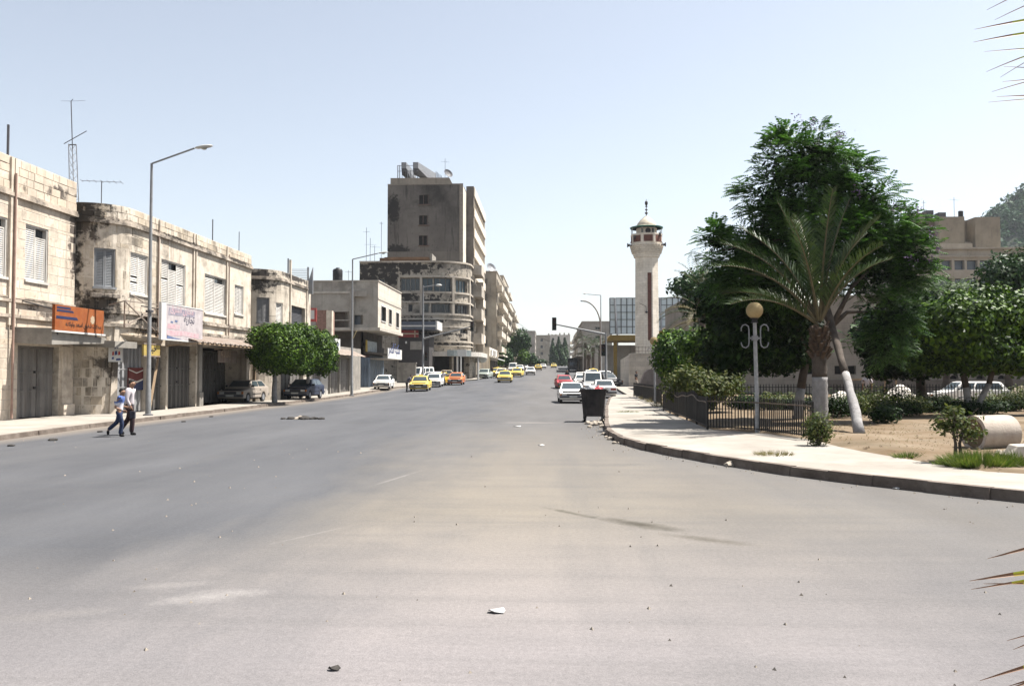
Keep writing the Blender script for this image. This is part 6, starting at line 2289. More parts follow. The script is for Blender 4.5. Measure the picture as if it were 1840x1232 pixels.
def palm(label, base, trunk_h, r, fronds, white=0.0, group=None, ll=.5, lw=.035, nl=46, mat=None, boss=1.0, dens=1.0):
    t = thing('palm_tree', label, 'palm tree', base, group)
    bx, by, bz = base
    mb = MB()
    prof = []
    nz = max(4, int(trunk_h / .12))
    for i in range(nz + 1):
        z = trunk_h * i / nz
        prof.append((r * (1.12 - .15 * z / trunk_h) * (1 + (.05 if i % 2 else -.03)), z))
    cut = int(nz * white)
    if white:
        m2 = MB()
        m2.lathe(prof[:cut + 1], base, 14)
        m2.build('whitewashed_trunk', LIMEW, t, smooth='all')
    if cut < nz:
        mb.lathe(prof[cut:], base, 14)
        mb.build('trunk', BARK, t, smooth='all')
    top = Vector((bx, by, bz + trunk_h))
    if boss:
        mb = MB()
        for i in range(56):       # old leaf bases
            a = i * 2.4
            z = (i / 56)
            rr = r * (1.05 - .25 * z)
            p0 = Vector((bx + rr * math.cos(a), by + rr * math.sin(a), bz + trunk_h * .80 + z * .9 * boss))
            q = Vector((math.cos(a), math.sin(a), 1.3 + z)).normalized()
            mb.bar(p0 - q * .05, p0 + q * random.uniform(.16, .32) * boss, .10, .05)
        mb.build('leaf_bases', mat_plain('palm_boots', (.095, .062, .04), .9, var=.4, scale=12) if 'palm_boots' not in bpy.data.materials else bpy.data.materials['palm_boots'], t)
    for f in fronds:
        az, el, ln, dr = f[:4]
        b = top + Vector((math.cos(az) * r * .3, math.sin(az) * r * .3, .35 * boss + .3 * boss * math.sin(el)))
        frond_mesh(b, az, el, ln, dr, nl, lw, ll, f[4] if len(f) > 4 else mat, t, dens=dens)
    return t


pb_ = G(1474, 772, .2)
fr_ = [(rad(176), rad(82), 3.9, .4), (rad(160), rad(70), 3.9, .75), (rad(190), rad(52), 3.9, 1.1), (rad(205), rad(30), 3.4, .9), (rad(10), rad(83), 4.0, .35), (rad(-12), rad(76), 3.6, .65), (rad(24), rad(72), 3.5, .7),
       (rad(90), rad(72), 4.2, .5), (rad(60), rad(50), 3.8, .9), (rad(120), rad(50), 3.8, .9), (rad(235), rad(66), 3.8, .7), (rad(300), rad(62), 3.2, .9),
       (rad(150), rad(40), 3.3, .9), (rad(172), rad(62), 3.9, .9), (rad(2), rad(62), 3.0, .9), (rad(-80), rad(84), 4.0, .3)]
palm('date palm with thick whitewashed trunk standing in front of the tall dark tree', pb_, 2.75, .22, fr_, .62, ll=.66, lw=.085, nl=40)
palm('scruffy palm with drooping dry fronds right of the minaret', (*w2(1272, 700, 58)[:2], .3), 4.6, .28,
     [(a, e, 3.6, 1.6, L_PALMD if i % 2 else L_PALM) for i, (a, e) in enumerate([(rad(x), rad(y)) for x, y in ((180, 35), (165, 10), (200, 20), (150, 45), (90, 50), (20, 30), (-20, 15), (240, 30), (280, 50), (120, 15), (190, 60), (60, 65))])], 0, ll=.55, lw=.06, nl=30)
palm('dark spiky palm top left of the tall feathery tree', (*w2(1262, 690, 52)[:2], .3), 6.3, .2, [(rad(a), rad(e), 2.0, .6) for a, e in ((100, 70), (160, 60), (200, 40), (20, 60), (270, 60), (60, 50))], 0, ll=.4, lw=.05, nl=20)
palm('slim palm at the far end of the street', (Xp(1030, 330), 330, zr(330)), Zp(633, 330) - zr(330), .3, [(rad(a), rad(e), 3.2, 1.5) for a, e in ((0, 40), (45, 20), (90, 50), (135, 20), (180, 40), (225, 20), (270, 50), (315, 20), (20, 70), (200, 70))], 0, ll=.9, lw=.2, nl=14, boss=.6)
for i, (px, pt_, Y) in enumerate(((1052, 616, 165), (1066, 624, 158), (1078, 620, 170), (1058, 638, 150))):
    palm(['leftmost shaggy palm before the shaded grey block', 'middle shaggy palm before the shaded grey block', 'right shaggy palm before the shaded grey block', 'short shaggy palm before the shaded grey block'][i],
         (Xp(px, Y), Y, zr(Y)), Zp(pt_, Y) - zr(Y), .28, [(rad(a + i * 20), rad(e), 2.2, 1.6) for a, e in ((0, 40), (45, 20), (90, 50), (135, 20), (180, 40), (225, 20), (270, 50), (315, 20), (20, 70), (200, 70))], 0,
         'shaggy palms on the right of the far street', ll=.6, lw=.1, nl=16, boss=.8)

# palm close to the camera on the right, only its frond tips reach into view
NP_TIP = mat_leaf('near_palm_leaflet', (.22, .24, .07), (.60, .42, .10), .4, .55, .4)
nt = NT('leaflet_tip_brown')
NP_DARK = nt.done((.22, .12, .07), .5)
npalm = thing('palm_tree', 'nearby palm whose leaflet tips reach in at the right edge', 'palm tree', (3.9, 3.4, zg(3.9, 3.4)))
trunk(npalm, [(3.9, 3.4, 0), (3.9, 3.4, 1.2)], [.3, .26])


def near_leaflets(spec, base_off):
    """stiff narrow leaflets: (px,py tip) at distance Y, root further right"""
    for px, py, Y, rx, ry, w, cv in spec:
        tip = Vector(w2(px, py, Y))
        root = Vector(w2(rx, ry, Y + .05))
        mb = MB()
        n = 10
        prev = None
        for i in range(n + 1):
            f = i / n
            c = root.lerp(tip, f) + Vector((0, 0, cv * math.sin(math.pi * f)))
            ww = w * (1 - f ** 1.8) + .0006
            a, b = c + Vector((0, .3 * ww, ww)), c - Vector((0, .3 * ww, ww))
            m_ = c + Vector((0, ww * .7, 0))
            if prev:
                mi = 1 if f > .88 else 0
                mb.add([prev[0], a, m_, prev[2]], [(0, 1, 2, 3)], mi)
                mb.add([prev[2], m_, b, prev[1]], [(0, 1, 2, 3)], mi)
            prev = (a, b, m_)
        mb.build('leaflet', [NP_TIP, NP_DARK], npalm)


near_leaflets([(1786, 18, 2.7, 2120, -60, .006, .05), (1763, 53, 2.7, 2110, 20, .009, .02), (1760, 76, 2.7, 2120, 60, .009, .03), (1800, 36, 2.7, 2080, -10, .004, .05), (1780, 93, 2.75, 2100, 84, .004, .01), (1783, 129, 2.75, 2090, 88, .005, .05),
               (1808, 139, 2.8, 2080, 60, .003, .05), (1815, 120, 2.75, 2090, 130, .004, .0), (1812, 147, 2.7, 2110, 140, .006, .01), (1792, 165, 2.75, 2090, 130, .004, .03), (1801, 174, 2.7, 2120, 178, .007, .01), (1785, 184, 2.8, 2070, 160, .003, .0),
               (1768, 1003, 2.6, 2120, 930, .012, .01), (1735, 1043, 2.55, 2130, 1020, .015, .02), (1738, 1058, 2.55, 2100, 1000, .008, .0), (1760, 1048, 2.6, 2110, 1046, .006, .0), (1800, 1150, 2.5, 2130, 1080, .007, .01),
               (1811, 1166, 2.5, 2120, 1040, .010, .0), (1750, 1222, 2.45, 2140, 1160, .013, .03), (1800, 1232, 2.45, 2150, 1130, .013, .0), (1790, 1240, 2.4, 2130, 1170, .010, .02)], 0)
mb = MB()
crown_ = Vector((3.9, 3.4, 1.25))
for P_ in ([w2(2100, 420, 3.2), w2(2112, 260, 2.9), w2(2118, 60, 2.75), w2(2120, -160, 2.7)], [w2(2110, 700, 3.1), w2(2120, 860, 2.8), w2(2125, 1050, 2.55), w2(2140, 1300, 2.4)]):
    P_ = [crown_, crown_.lerp(Vector(P_[0]), .55) + Vector((0, 0, .10))] + [Vector(q) for q in P_]
    mb.tube(P_, [.022, .016, .013, .010, .008, .003], 8)
    for i in range(2, 5):      # leaflets of the far side, pointing away from the road
        for k in range(9):
            c = P_[i].lerp(P_[i + 1], k / 9)
            tip = c + Vector((.42 + .1 * math.sin(k * 2.1), -.05 * math.cos(k), -.08 + .16 * (k / 9)))
            m_ = c.lerp(tip, .45) + Vector((0, 0, .03))
            mb.add([c + Vector((0, 0, .006)), m_ + Vector((0, 0, .009)), tip, m_ - Vector((0, 0, .009)), c - Vector((0, 0, .006))], [(0, 1, 2, 3, 4)], 1)
mb.build('rachis', [RACHIS, NP_TIP], npalm)
for i in range(9):
    frond_mesh(crown_ - Vector((0, 0, .05)), rad(-75 + i * 19), rad(62 - (i % 3) * 16), 2.1, 1.2, 34, .03, .42, L_PALM, npalm)


# ---------------------------------------------------------------- bushes, weeds, hill woods
def bush(name, label, c, rx, rz, n, leaf, size, group=None, cat='bush'):
    x, y, z = c
    t = thing(name, label, cat, c, group)
    mb = MB()
    for i in range(6):
        a = i * 1.05
        mb.tube([(x, y, z - .03), (x + math.cos(a) * rx * .6, y + math.sin(a) * rx * .6, z + rz * 1.2)], [.02, .006], 5)
    mb.build('stem', BARK, t)
    p, nr = blob_points([(x, y, z + rz, rx, rx, rz), (x - rx * .4, y, z + rz * .7, rx * .7, rx * .6, rz * .7), (x + rx * .4, y + .1, z + rz * .75, rx * .65, rx * .6, rz * .75)], n, 1.8, .25)
    raw_mesh('foliage', leaf_quads(p, nr, size, .5), 0, 4, leaf, t)
    return t


bush('green_bush', 'green bush at the foot of the whitewashed palm beside the fence end', G(1472, 800, .18), .36, .44, 1700, L_ROSE, .085)
rose = [(1340, 735, .5), (1385, 738, .55), (1420, 735, .5), (1500, 752, .7), (1530, 748, .6), (1568, 745, .75), (1610, 742, .85), (1640, 745, .55), (1690, 742, .7), (1722, 748, .6), (1775, 738, .8), (1820, 738, .7), (1590, 762, .42), (1850, 735, .8)]
for i, (px, py, r) in enumerate(rose):
    r *= .95 if i in (8, 9, 10) else 1.35
    bush('rose_bush', ['leggy rose bush behind the fence left of the globe lamp post', 'leggy rose bush right of the globe lamp post', 'rose bush between the lamp post and the palm trunk', 'dense rose bush just right of the palm trunk',
                       'rose bush touching the leaning whitewashed trunk', 'tall rose bush right of the leaning trunk', 'large rose bush before the white rubble heap', 'small rose bush beside the black tree trunk',
                       'rose bush before the front of the white car', 'low rose bush between the two whitewashed stems and white car', 'rose bush below the tail of the white car', 'rose bush by the sand heap near the right edge',
                       'low dark bush at the edge of the bare soil', 'rose bush cut by the right edge'][i], G(px, py, .2), r, r * .62, 1500, L_ROSE if i % 3 else L_DARK, .11, 'rose bushes along the park fence')
for i in range(16):
    px = (1500 + i * 40) if i < 9 else (1340 + (i - 9) * 26 if i < 14 else 1560 + (i - 14) * 120)
    bush('dark_hedge_bush', 'dark low hedge bush between the palm trunk and the right edge of the park' if i < 9 or i > 13 else 'dark low hedge bush behind the near iron fence left of the palm', G(px, 748 - (i % 3) * 5 - (12 if i > 8 else 0), .2), .95, .36, 1500, L_DARK, .12, 'dark hedge bushes in the park shade')
sp = G(1722, 828, .2)
t = thing('sapling', 'young sapling with dark double stem in front of the concrete pipe', 'sapling', sp)
mb = MB()
for dx in (-.06, .07):
    mb.tube([(sp.x + dx, sp.y, sp.z - .03), (sp.x + dx * .6, sp.y + .02, sp.z + .35), (sp.x + dx * 2.5, sp.y, sp.z + .85)], [.045, .03, .012], 7)
for a in range(7):
    mb.tube([(sp.x, sp.y, sp.z + .35 + a * .05), (sp.x + .42 * math.cos(a * 2.1), sp.y + .3 * math.sin(a * 2.1), sp.z + .7 + .06 * a)], [.014, .005], 5)
mb.build('stem', BARK, t)
p, nr = blob_points([(sp.x, sp.y, sp.z + .75, .42, .4, .34), (sp.x + .25, sp.y, sp.z + .55, .3, .3, .2), (sp.x - .3, sp.y, sp.z + .75, .25, .25, .25), (sp.x - .1, sp.y, sp.z + 1.02, .2, .2, .16)], 700, 1.6, .2)
raw_mesh('foliage', leaf_quads(p, nr, .10, .5), 0, 4, L_ROSE, t)


def tuft(name, label, c, r, h, n, mat, group=None, kind=None, cat='grass'):
    c = np.array(c)
    a = RNG.random(n) * 6.283
    rr = r * np.sqrt(RNG.random(n))
    p = c + np.stack([rr * np.cos(a), rr * np.sin(a) * .7, np.zeros(n)], axis=1)
    hh = h * (.5 + .6 * RNG.random(n)) * (1 - .5 * (rr / r) ** 2)
    ln = np.stack([np.cos(a), np.sin(a), 0 * a], axis=1) * (rr / r * .5 + .25 * RNG.random(n))[:, None] * h + RNG.normal(size=(n, 3)) * .03
    ln[:, 2] = hh
    w = np.stack([np.sin(a * 3), np.cos(a * 3), 0 * a], axis=1) * .007
    v = np.stack([p - w, p + w, p + ln * .6 + w * .7, p + ln], axis=1)
    o = raw_mesh(name, v.reshape(-1, 3), 0, 4, mat)
    return tag(o, label, cat, group, kind)


tuft('grass_tuft', 'large green and straw grass tuft at the pavement edge by the pipe', G(1765, 838, .18), .66, .36, 2600, GRASS_M)
tuft('grass_tuft', 'green grass patch at the right edge below the white block', G(1838, 838, .18), .5, .35, 900, GRASS_M)
tuft('weed', 'low green weed on the soil edge below the sapling left side', G(1630, 822, .18), .28, .16, 260, GRASS_M)
tuft('weed', 'low green weed under the sapling', G(1705, 834, .18), .3, .12, 260, GRASS_M)
tuft('weed', 'dark dry weed growing from the pavement crack near the kerb', G(1390, 817, .18), .42, .14, 240, DRYG)
tuft('weed', 'thin green weed on the pavement beside the dumpster', G(1128, 740, .18), .5, .1, 160, GRASS_M)
for i, (px, py) in enumerate(((1165, 717), (1178, 722), (1190, 730), (1155, 712), (1200, 722), (1215, 735))):
    tuft('dry_weed', 'dry weeds under the gap of the park fence', G(px, py, .18), .6, .4, 300, DRYG, 'dry weeds by the fence gap')
nst = 900
gx = RNG.random(nst)
pv = []
for i in range(nst):
    y = 15 + 14 * RNG.random()
    x = interp(GARDEN, y) + .2 + 7 * RNG.random()
    pv.append((x, y, .27))
pv = np.array(pv)
ln = RNG.normal(size=(nst, 3)) * .05
ln[:, 2] = .02 + .05 * RNG.random(nst)
wv = np.stack([np.full(nst, .008), np.zeros(nst), np.zeros(nst)], axis=1)
o = raw_mesh('dry_grass', np.stack([pv - wv, pv + wv, pv + ln * .6 + wv * .6, pv + ln], axis=1).reshape(-1, 3), 0, 4, DRYG)
tag(o, 'thin dry grass stubble over the garden soil', 'grass', kind='stuff')

# woods on the far hill
hv = []
cnt = 0
while cnt < 2600:
    x, y = RNG.uniform(190, 520), RNG.uniform(335, 560)
    z = hill_z(x, y)
    if z < 5: continue
    r = RNG.uniform(2.2, 4.6)
    p, nr = blob_points([(x, y, z + r * .9, r, r, r * 1.05)], 34, 3, .3)
    hv.append(leaf_quads(p, nr, 2.2, .8))
    cnt += 1
o = raw_mesh('hillside_woods', np.concatenate(hv), 0, 4, L_HILL)
tag(o, 'far off dark green woods covering the hillside', 'woods', kind='stuff')
# ================================================================ street furniture
POLE = mat_plain('lamp_post_grey', (.27, .275, .28), .55, .2, .15, 5)


def street_lamp(label, x, y, top, arm=2.5, rise=.65, group='tall street lamps', az=0.0, r=.11, head=True):
    z0 = zg(x, y) + .13
    t = thing('street_lamp', label, 'street lamp', (x, y, z0), group)
    mb = MB()
    mb.tube([(x, y, z0), (x, y, z0 + 1.1), (x, y, z0 + 1.15), (x, y, top)], [r * 1.25, r * 1.2, r, r * .55], 12)
    mb.build('post', POLE, t, smooth=True)
    mb = MB()
    mb.lathe([(r * 2.2, 0), (r * 2.2, .05), (r * 1.4, .08)], (x, y, z0), 12)
    mb.build('base_plate', DGREY, t)
    mb = MB()
    c, s_ = math.cos(az), math.sin(az)
    e = (x + c * arm * .78, y + s_ * arm * .78, top + rise * .82)
    mb.tube([(x, y, top - .06), (x + c * .03, y + s_ * .03, top), e], r * .42, 8)
    mb.build('arm', POLE, t, smooth=True)
    mb = MB()
    hl, hw = .82, .17
    d = Vector((c, s_, .12)).normalized()
    sd = Vector((-s_, c, 0))
    up = d.cross(sd) * -1
    if up.z < 0: up = -up
    secs = [(0, .05, .05), (.12, .7, .55), (.45, 1, .85), (.8, .8, .7), (.98, .3, .25)]
    vs, fs = [], []
    n = 10
    for f, wv_, hv_ in secs:
        cc = Vector(e) + d * hl * f
        for k in range(n):
            a = 2 * math.pi * k / n
            vs.append(cc + sd * hw * wv_ * math.cos(a) + up * (.11 * hv_ * math.sin(a) * (1 if math.sin(a) > 0 else .6)))
    for i in range(len(secs) - 1):
        for k in range(n):
            fs.append((i * n + k, i * n + (k + 1) % n, (i + 1) * n + (k + 1) % n, (i + 1) * n + k))
    fs += [tuple(range(n)), tuple((len(secs) - 1) * n + k for k in range(n))]
    mb.add(vs, fs)
    lh = mb.build('lamp_head', mat_plain('lamp_head_pale', (.52, .52, .50), .5) if 'lamp_head_pale' not in bpy.data.materials else bpy.data.materials['lamp_head_pale'], t, smooth='all')
    mb = MB()
    cc = Vector(e) + d * hl * .5 - up * .055
    mb.ball(cc, .13, 10, 6, sz=.5)
    mb.build('lens', mat_glass('lamp_lens', (.25, .25, .22), .2) if 'lamp_lens' not in bpy.data.materials else bpy.data.materials['lamp_lens'], lh, smooth='all')
    return t


p = G(266, 746, .14)
lx, ly = p.x, p.y
street_lamp('tall grey street lamp at left beside the two walking people', lx, ly, Zp(287, ly), Xp(366, ly) - Xp(267, ly), .78, r=.095)
mb = MB(); mb.tube([(lx, ly, 4.55), (lx, ly, 4.65)], .16, 12); tag(mb.build('pole_clamp', DGREY), 'grey clamp ring round the nearest street lamp post', 'clamp')
p = G(632, 711, .14)
street_lamp('second tall grey street lamp before the grey concrete house', p.x, p.y, Zp(464, p.y), Xp(692, p.y) - Xp(633, p.y), .55, r=.095)
p2_ = Vector((Xp(634, p.y - .2), p.y - .2, 0))
mb = MB(); mb.bar((p2_.x, p2_.y, Zp(607, p.y)), (p2_.x + .3, p2_.y - .1, Zp(594, p.y)), .07); tag(mb.build('pole_stick', mat_plain('yellow_stick', (.5, .4, .2), .7)), 'short yellow stick tied to the second street lamp post', 'stick')
yl3 = 150.0
street_lamp('far street lamp with two arms right of the street', Xp(1080, yl3), yl3, Zp(531, yl3), 3.0, .25, az=math.pi, r=.13)
mb = MB()
A, B = Vector((Xp(925, 240), 240, Zp(575, 240))), Vector((Xp(1076, 150), 150, Zp(624, 150)))
mb.tube([A.lerp(B, i / 12) - Vector((0, 0, 2.2 * math.sin(math.pi * i / 12))) for i in range(13)], .035, 5)
tag(mb.build('overhead_cable', BLK), 'thin sagging cable crossing the far end of the street', 'cable')
t = thing('curved_lamp', 'older street lamp with a curved rusty arm right of the street', 'street lamp', (Xp(1079, 120), 120, zg(7.3, 120)))
mb = MB()
pts = [(Xp(1079, 120), 120, zg(7.3, 120)), (Xp(1079, 120), 120, Zp(585, 120))] + [(Xp(1079 - 32 * (1 - math.cos(a)), 120), 120, Zp(585 - 44 * math.sin(a), 120)) for a in [i * .196 for i in range(1, 9)]]
mb.tube(pts, .09, 8)
mb.build('post', RUST, t)
mb = MB(); mb.ball((Xp(1046, 120), 120, Zp(541, 120)), .22, 10, 6, sz=.5); mb.build('lamp_head', POLE, t)


def signal_head(parent, c, s=1.0, face=-1):
    """three-lens traffic light, lenses hooded"""
    x, y, z = c
    mb = MB(); mb.box(x - .17 * s, x + .17 * s, y - .1, y + .1, z - .5 * s, z + .5 * s)
    h = mb.build('signal_head', BLK, parent, bevel=.02)
    for k, col in enumerate(((.035, .006, .005), (.04, .025, .006), (.006, .025, .015))):
        m = MB()
        zz_ = z + (.32 - .32 * k) * s
        m.lathe([(.11 * s, 0), (.115 * s, .02), (.05 * s, .05)], (0, 0, 0), 12)
        R_x = Matrix.Rotation(rad(90), 4, 'X')
        m.v = [tuple(R_x @ Vector(v) + Vector((x, y - .1, zz_))) for v in m.v]
        m.build('lens', mat_plain('signal_lens_%d' % k, col, .3) if 'signal_lens_%d' % k not in bpy.data.materials else bpy.data.materials['signal_lens_%d' % k], h)
        m = MB()
        for j in range(7):
            a0_, a1_ = math.pi * j / 7, math.pi * (j + 1) / 7
            q = [(x + .13 * s * math.cos(a), zz_ + .13 * s * math.sin(a)) for a in (a0_, a1_)]
            m.quad((q[0][0], y - .1, q[0][1]), (q[1][0], y - .1, q[1][1]), (q[1][0], y - .26, q[1][1]), (q[0][0], y - .26, q[0][1]))
        m.build('hood', BLK, h)
    return h


def traffic_light(label, px, py, Y, armpx, tip_y, join_y, low=None, lamp=None, zbase=None):
    x = Xp(px, Y)
    z0 = zg(x, Y) + .13
    t = thing('traffic_light', label, 'traffic light', (x, Y, z0), 'cantilever traffic lights')
    mb = MB()
    zt_ = Zp(py, Y)
    mb.tube([(x, Y, z0), (x, Y, z0 + 1.2), (x, Y, z0 + 1.25), (x, Y, zt_)], [.17, .165, .13, .09], 12)
    mb.build('post', POLE, t, smooth=True)
    mb = MB()
    xt = Xp(armpx, Y)
    mb.tube([(x, Y, Zp(join_y, Y)), (xt, Y, Zp(tip_y, Y))], [.11, .07], 10)
    mb.build('arm', POLE, t, smooth=True)
    signal_head(t, (xt, Y - .05, Zp(tip_y, Y)), 1.25)
    if low:
        signal_head(t, (Xp(low[0], Y), Y - .1, Zp(low[1], Y)), 1.15)
    if lamp:
        mb = MB(); mb.tube([(x, Y, Zp(lamp[1] + 3, Y)), (Xp(lamp[0] - 8, Y), Y, Zp(lamp[1], Y))], .05, 8); mb.build('lamp_arm', POLE, t)
        mb = MB(); mb.ball((Xp(lamp[0], Y), Y, Zp(lamp[1], Y)), .42, 10, 6, sz=.4); mb.build('lamp_head', bpy.data.materials['lamp_head_pale'], t, smooth='all')
    return t


traffic_light('cantilever traffic light with long arm on the left of the crossing before the stained building', 760, 512, 108, 848, 586, 608, (766, 640), (788, 512))
traffic_light('cantilever traffic light on the right pavement with its arm over the street', 1089, 598, 84, 996, 582, 601, (1084, 629))
t = thing('shop_sign', 'tall narrow sign post by the rounded stained building', 'sign', (Xp(829, 118), 118, 1))
mb = MB(); mb.tube([(Xp(828, 113), 113, .8), (Xp(828, 113), 113, Zp(628, 113))], .09, 8); mb.build('post', WHITE, t)
mb = MB(); mb.box(Xp(822, 113), Xp(838, 113), 112.9, 113.0, Zp(640, 113), Zp(628, 113)); mb.build('sign_board', WHITE, t)


# ---------------------------------------------------------------- globe lamps
GLOBE = mat_wall('globe_yellowed', (.42, .30, .13), (.55, .42, .20), 3, (.30, .2, .09), .5, .5, .2, bump=.05, spec=.5)
p = G(1361, 777, .175)
gt = thing('globe_lamp', 'garden lamp with dirty yellow globe and scroll brackets standing by the fence', 'globe lamp', p, 'globe lamps of the park')
R_g = .25
zg_ = Zp(559, p.y) - p.z
mb = MB()
mb.tube([(0, 0, 0), (0, 0, .5), (0, 0, .52), (-.05, 0, zg_ - R_g - .05)], [.075, .075, .065, .055], 12)
mb.build('post', mat_plain('globe_post_grey', (.36, .36, .36), .6, var=.2, scale=12), gt, smooth=True, world=False)
mb = MB(); mb.lathe([(.11, -.12), (.075, -.05), (.10, .0), (.13, .02)], (-.05, 0, zg_ - R_g), 12); mb.build('collar', BLK, gt, world=False)
mb = MB(); mb.ball((-.05, 0, zg_), R_g, 20, 14); mb.build('globe', GLOBE, gt, smooth='all', world=False)
mb = MB()
for sgn in (-1, 1):      # C shaped scroll rods either side
    c0 = -.05 + sgn * .17
    pts = []
    for k in range(7):
        a = math.pi * k / 6
        pts.append((c0 + sgn * (.12 - .12 * math.cos(math.pi - a)) , 0, zg_ - .50 + .11 * math.sin(a)))
    pts = [(c0 + sgn * .23, 0, zg_ - .62), (c0 + sgn * .23, 0, zg_ - .52), (c0 + sgn * .18, 0, zg_ - .44), (c0 + sgn * .10, 0, zg_ - .42), (c0 + sgn * .02, 0, zg_ - .47), (c0, 0, zg_ - .58),
           (c0, 0, zg_ - .95), (c0 + sgn * .02, 0, zg_ - 1.06), (c0 + sgn * .10, 0, zg_ - 1.12), (c0 + sgn * .19, 0, zg_ - 1.09), (c0 + sgn * .23, 0, zg_ - 1.0), (c0 + sgn * .23, 0, zg_ - .95)]
    mb.tube(pts, .018, 8)
mb.build('scroll', GREY_METAL, gt, smooth='all', world=False)
mb = MB(); mb.box(-.24, .14, -.03, .03, zg_ - .86, zg_ - .80); mb.box(-.13, .03, -.075, .075, zg_ - .90, zg_ - .76); mb.build('clamp', POLE, gt, world=False)
g2 = copy_tree(gt)
q = G(1177, 697, .175)
g2.location = (Xp(1177, 51), 51, .175)
g2['label'] = 'farther garden lamp whose yellow globe shows before the minaret foot'


# ---------------------------------------------------------------- iron fences of the park
FENCE = mat_plain('fence_black_iron', (.028, .026, .024), .6, var=.3, scale=8)


def iron_fence(label, pts, h, gap, z0=.19, bend=None, top=None, bars=True, group='iron fences of the park', bw=.03):
    t = thing('iron_fence', label, 'fence', (pts[0][0], pts[0][1], z0), group)
    P = [Vector((a, b, z0)) for a, b in pts]
    cum = [0]
    for a, b in zip(P, P[1:]): cum.append(cum[-1] + (b - a).length)

    def at(d):
        k = 0
        while k < len(cum) - 2 and d > cum[k + 1]: k += 1
        return P[k].lerp(P[k + 1], (d - cum[k]) / (cum[k + 1] - cum[k]))
    bf = bend or (lambda d: 0.0)
    n = int(cum[-1] / gap)
    shared = None
    for i in range(n + 1):
        d = cum[-1] * i / n
        q = at(d)
        hh = h - .06 + bf(d) + random.uniform(-.01, .02)
        if shared is None:
            m = MB(); m.box(-bw / 2, bw / 2, -bw / 2, bw / 2, .0, 1.0)
            m.add([(-bw / 2, -bw / 2, 1), (bw / 2, -bw / 2, 1), (bw / 2, bw / 2, 1), (-bw / 2, bw / 2, 1), (0, 0, 1.05)], [(0, 1, 4), (1, 2, 4), (2, 3, 4), (3, 0, 4)])
            ob = m.build('bar', FENCE, t, world=False)
            shared = ob.data
        else:
            ob = bpy.data.objects.new('bar', shared); COL.objects.link(ob); ob.parent = t
        ob.location = q - Vector(t.location) + Vector((0, 0, .06))
        ob.scale = (1, 1, hh)
        ob.rotation_euler = (random.uniform(-.015, .015), random.uniform(-.015, .015), 0)
    for z, m_, w in ((.10, None, .05), (h - .12, top, .055)):
        mb = MB()
        k = 24 if bend else max(4, len(P) * 3)
        for i in range(k):
            a, b = at(cum[-1] * i / k), at(cum[-1] * (i + 1) / k)
            ba, bb_ = (bf(cum[-1] * i / k), bf(cum[-1] * (i + 1) / k)) if z > .5 else (0, 0)
            mb.bar(a + Vector((0, 0, z + ba)), b + Vector((0, 0, z + bb_)), w, .035)
        mb.build('rail', FENCE if m_ is None else m_, t)
    mb = MB()
    k = max(1, int(cum[-1] / 2.4))
    for i in range(k + 1):
        q = at(cum[-1] * i / k)
        mb.box(q.x - .03, q.x + .03, q.y - .03, q.y + .03, z0 - .05, z0 + h)
    mb.build('post', FENCE, t)
    return t


RAILM = mat_plain('worn_rail', (.16, .12, .09), .6, var=.4, scale=6)
iron_fence('near black iron park fence running from the corner to the palm', [(5.0, 27.4), (6.25, 26.1), (7.02, 23.3)], 1.0, .11, top=RAILM)
iron_fence('black iron fence with a bent wavy top rail along the pavement', [(5.42, 41), (5.2, 31.3), (5.02, 27.6)], 1.0, .11, bend=lambda d: .07 * math.sin(d * .85) + .04 * math.sin(d * 2.1), top=RAILM)
iron_fence('far black iron fence beyond the gap near the yard wall', [(6.5, 66), (6.3, 48.5)], 1.0, .16, top=RAILM)
iron_fence('long rear fence of the park in front of the white car', [(9.5, 43.5), (36, 43.5)], 1.15, .15, z0=.22)

# ---------------------------------------------------------------- dumpster and debris
db = G(1067, 757)
BIN = mat_wall('scorched_dumpster', (.035, .033, .034), (.075, .065, .06), 2.5, (.13, .10, .10), .6, .5, .3, bump=.25)
dt = thing('dumpster', 'scorched black wheeled dumpster overflowing with rubbish at the pavement edge', 'dumpster', db, rotz=rad(-6))
HW, HB = .49, .40
mb = MB()
z0, z1, d0, d1 = .22, 1.30, .38, .46
vs = []
for w, d, z in ((HB, d0, z0), (HW, d1, z1)):
    vs += [(-w, -d, z), (w, -d, z), (w, d, z), (-w, d, z)]
for w, d, z in ((HW - .03, d1 - .03, z1), (HB - .02, d0 - .02, z0 + .15)):
    vs += [(-w, -d, z), (w, -d, z), (w, d, z), (-w, d, z)]
fs = [(3, 2, 1, 0)]
for r in (0, 4, 8):
    for k in range(4):
        fs.append((r + k, r + (k + 1) % 4, r + 4 + (k + 1) % 4, r + 4 + k))
fs.append((12, 13, 14, 15))
mb.add(vs, fs)
mb.build('tub', BIN, dt, world=False)
mb = MB()
for w, d, z, e in ((HW + .01, d1 + .01, z1 - .02, .04), (HW - .0, d1 - .02, z1 - .16, .025)):
    for a, b in (((-w, -d), (w, -d)), ((w, -d), (w, d)), ((w, d), (-w, d)), ((-w, d), (-w, -d))):
        mb.bar((a[0], a[1], z), (b[0], b[1], z), e * 1.6, e * 1.6)
for xx in (-.25, 0, .25):
    mb.bar((xx, -d0 - .01, z0 + .05), (xx * 1.2, -d1 + .0, z1 - .18), .035, .02)
mb.build('rim', BIN, dt, world=False)
mb = MB()
for sgn in (-1, 1):
    mb.bar((sgn * (HW + .0), -.1, z1 - .08), (sgn * (HW + .1), -.1, z1 - .08), .06)
mb.build('lifting_pin', BIN, dt, world=False)
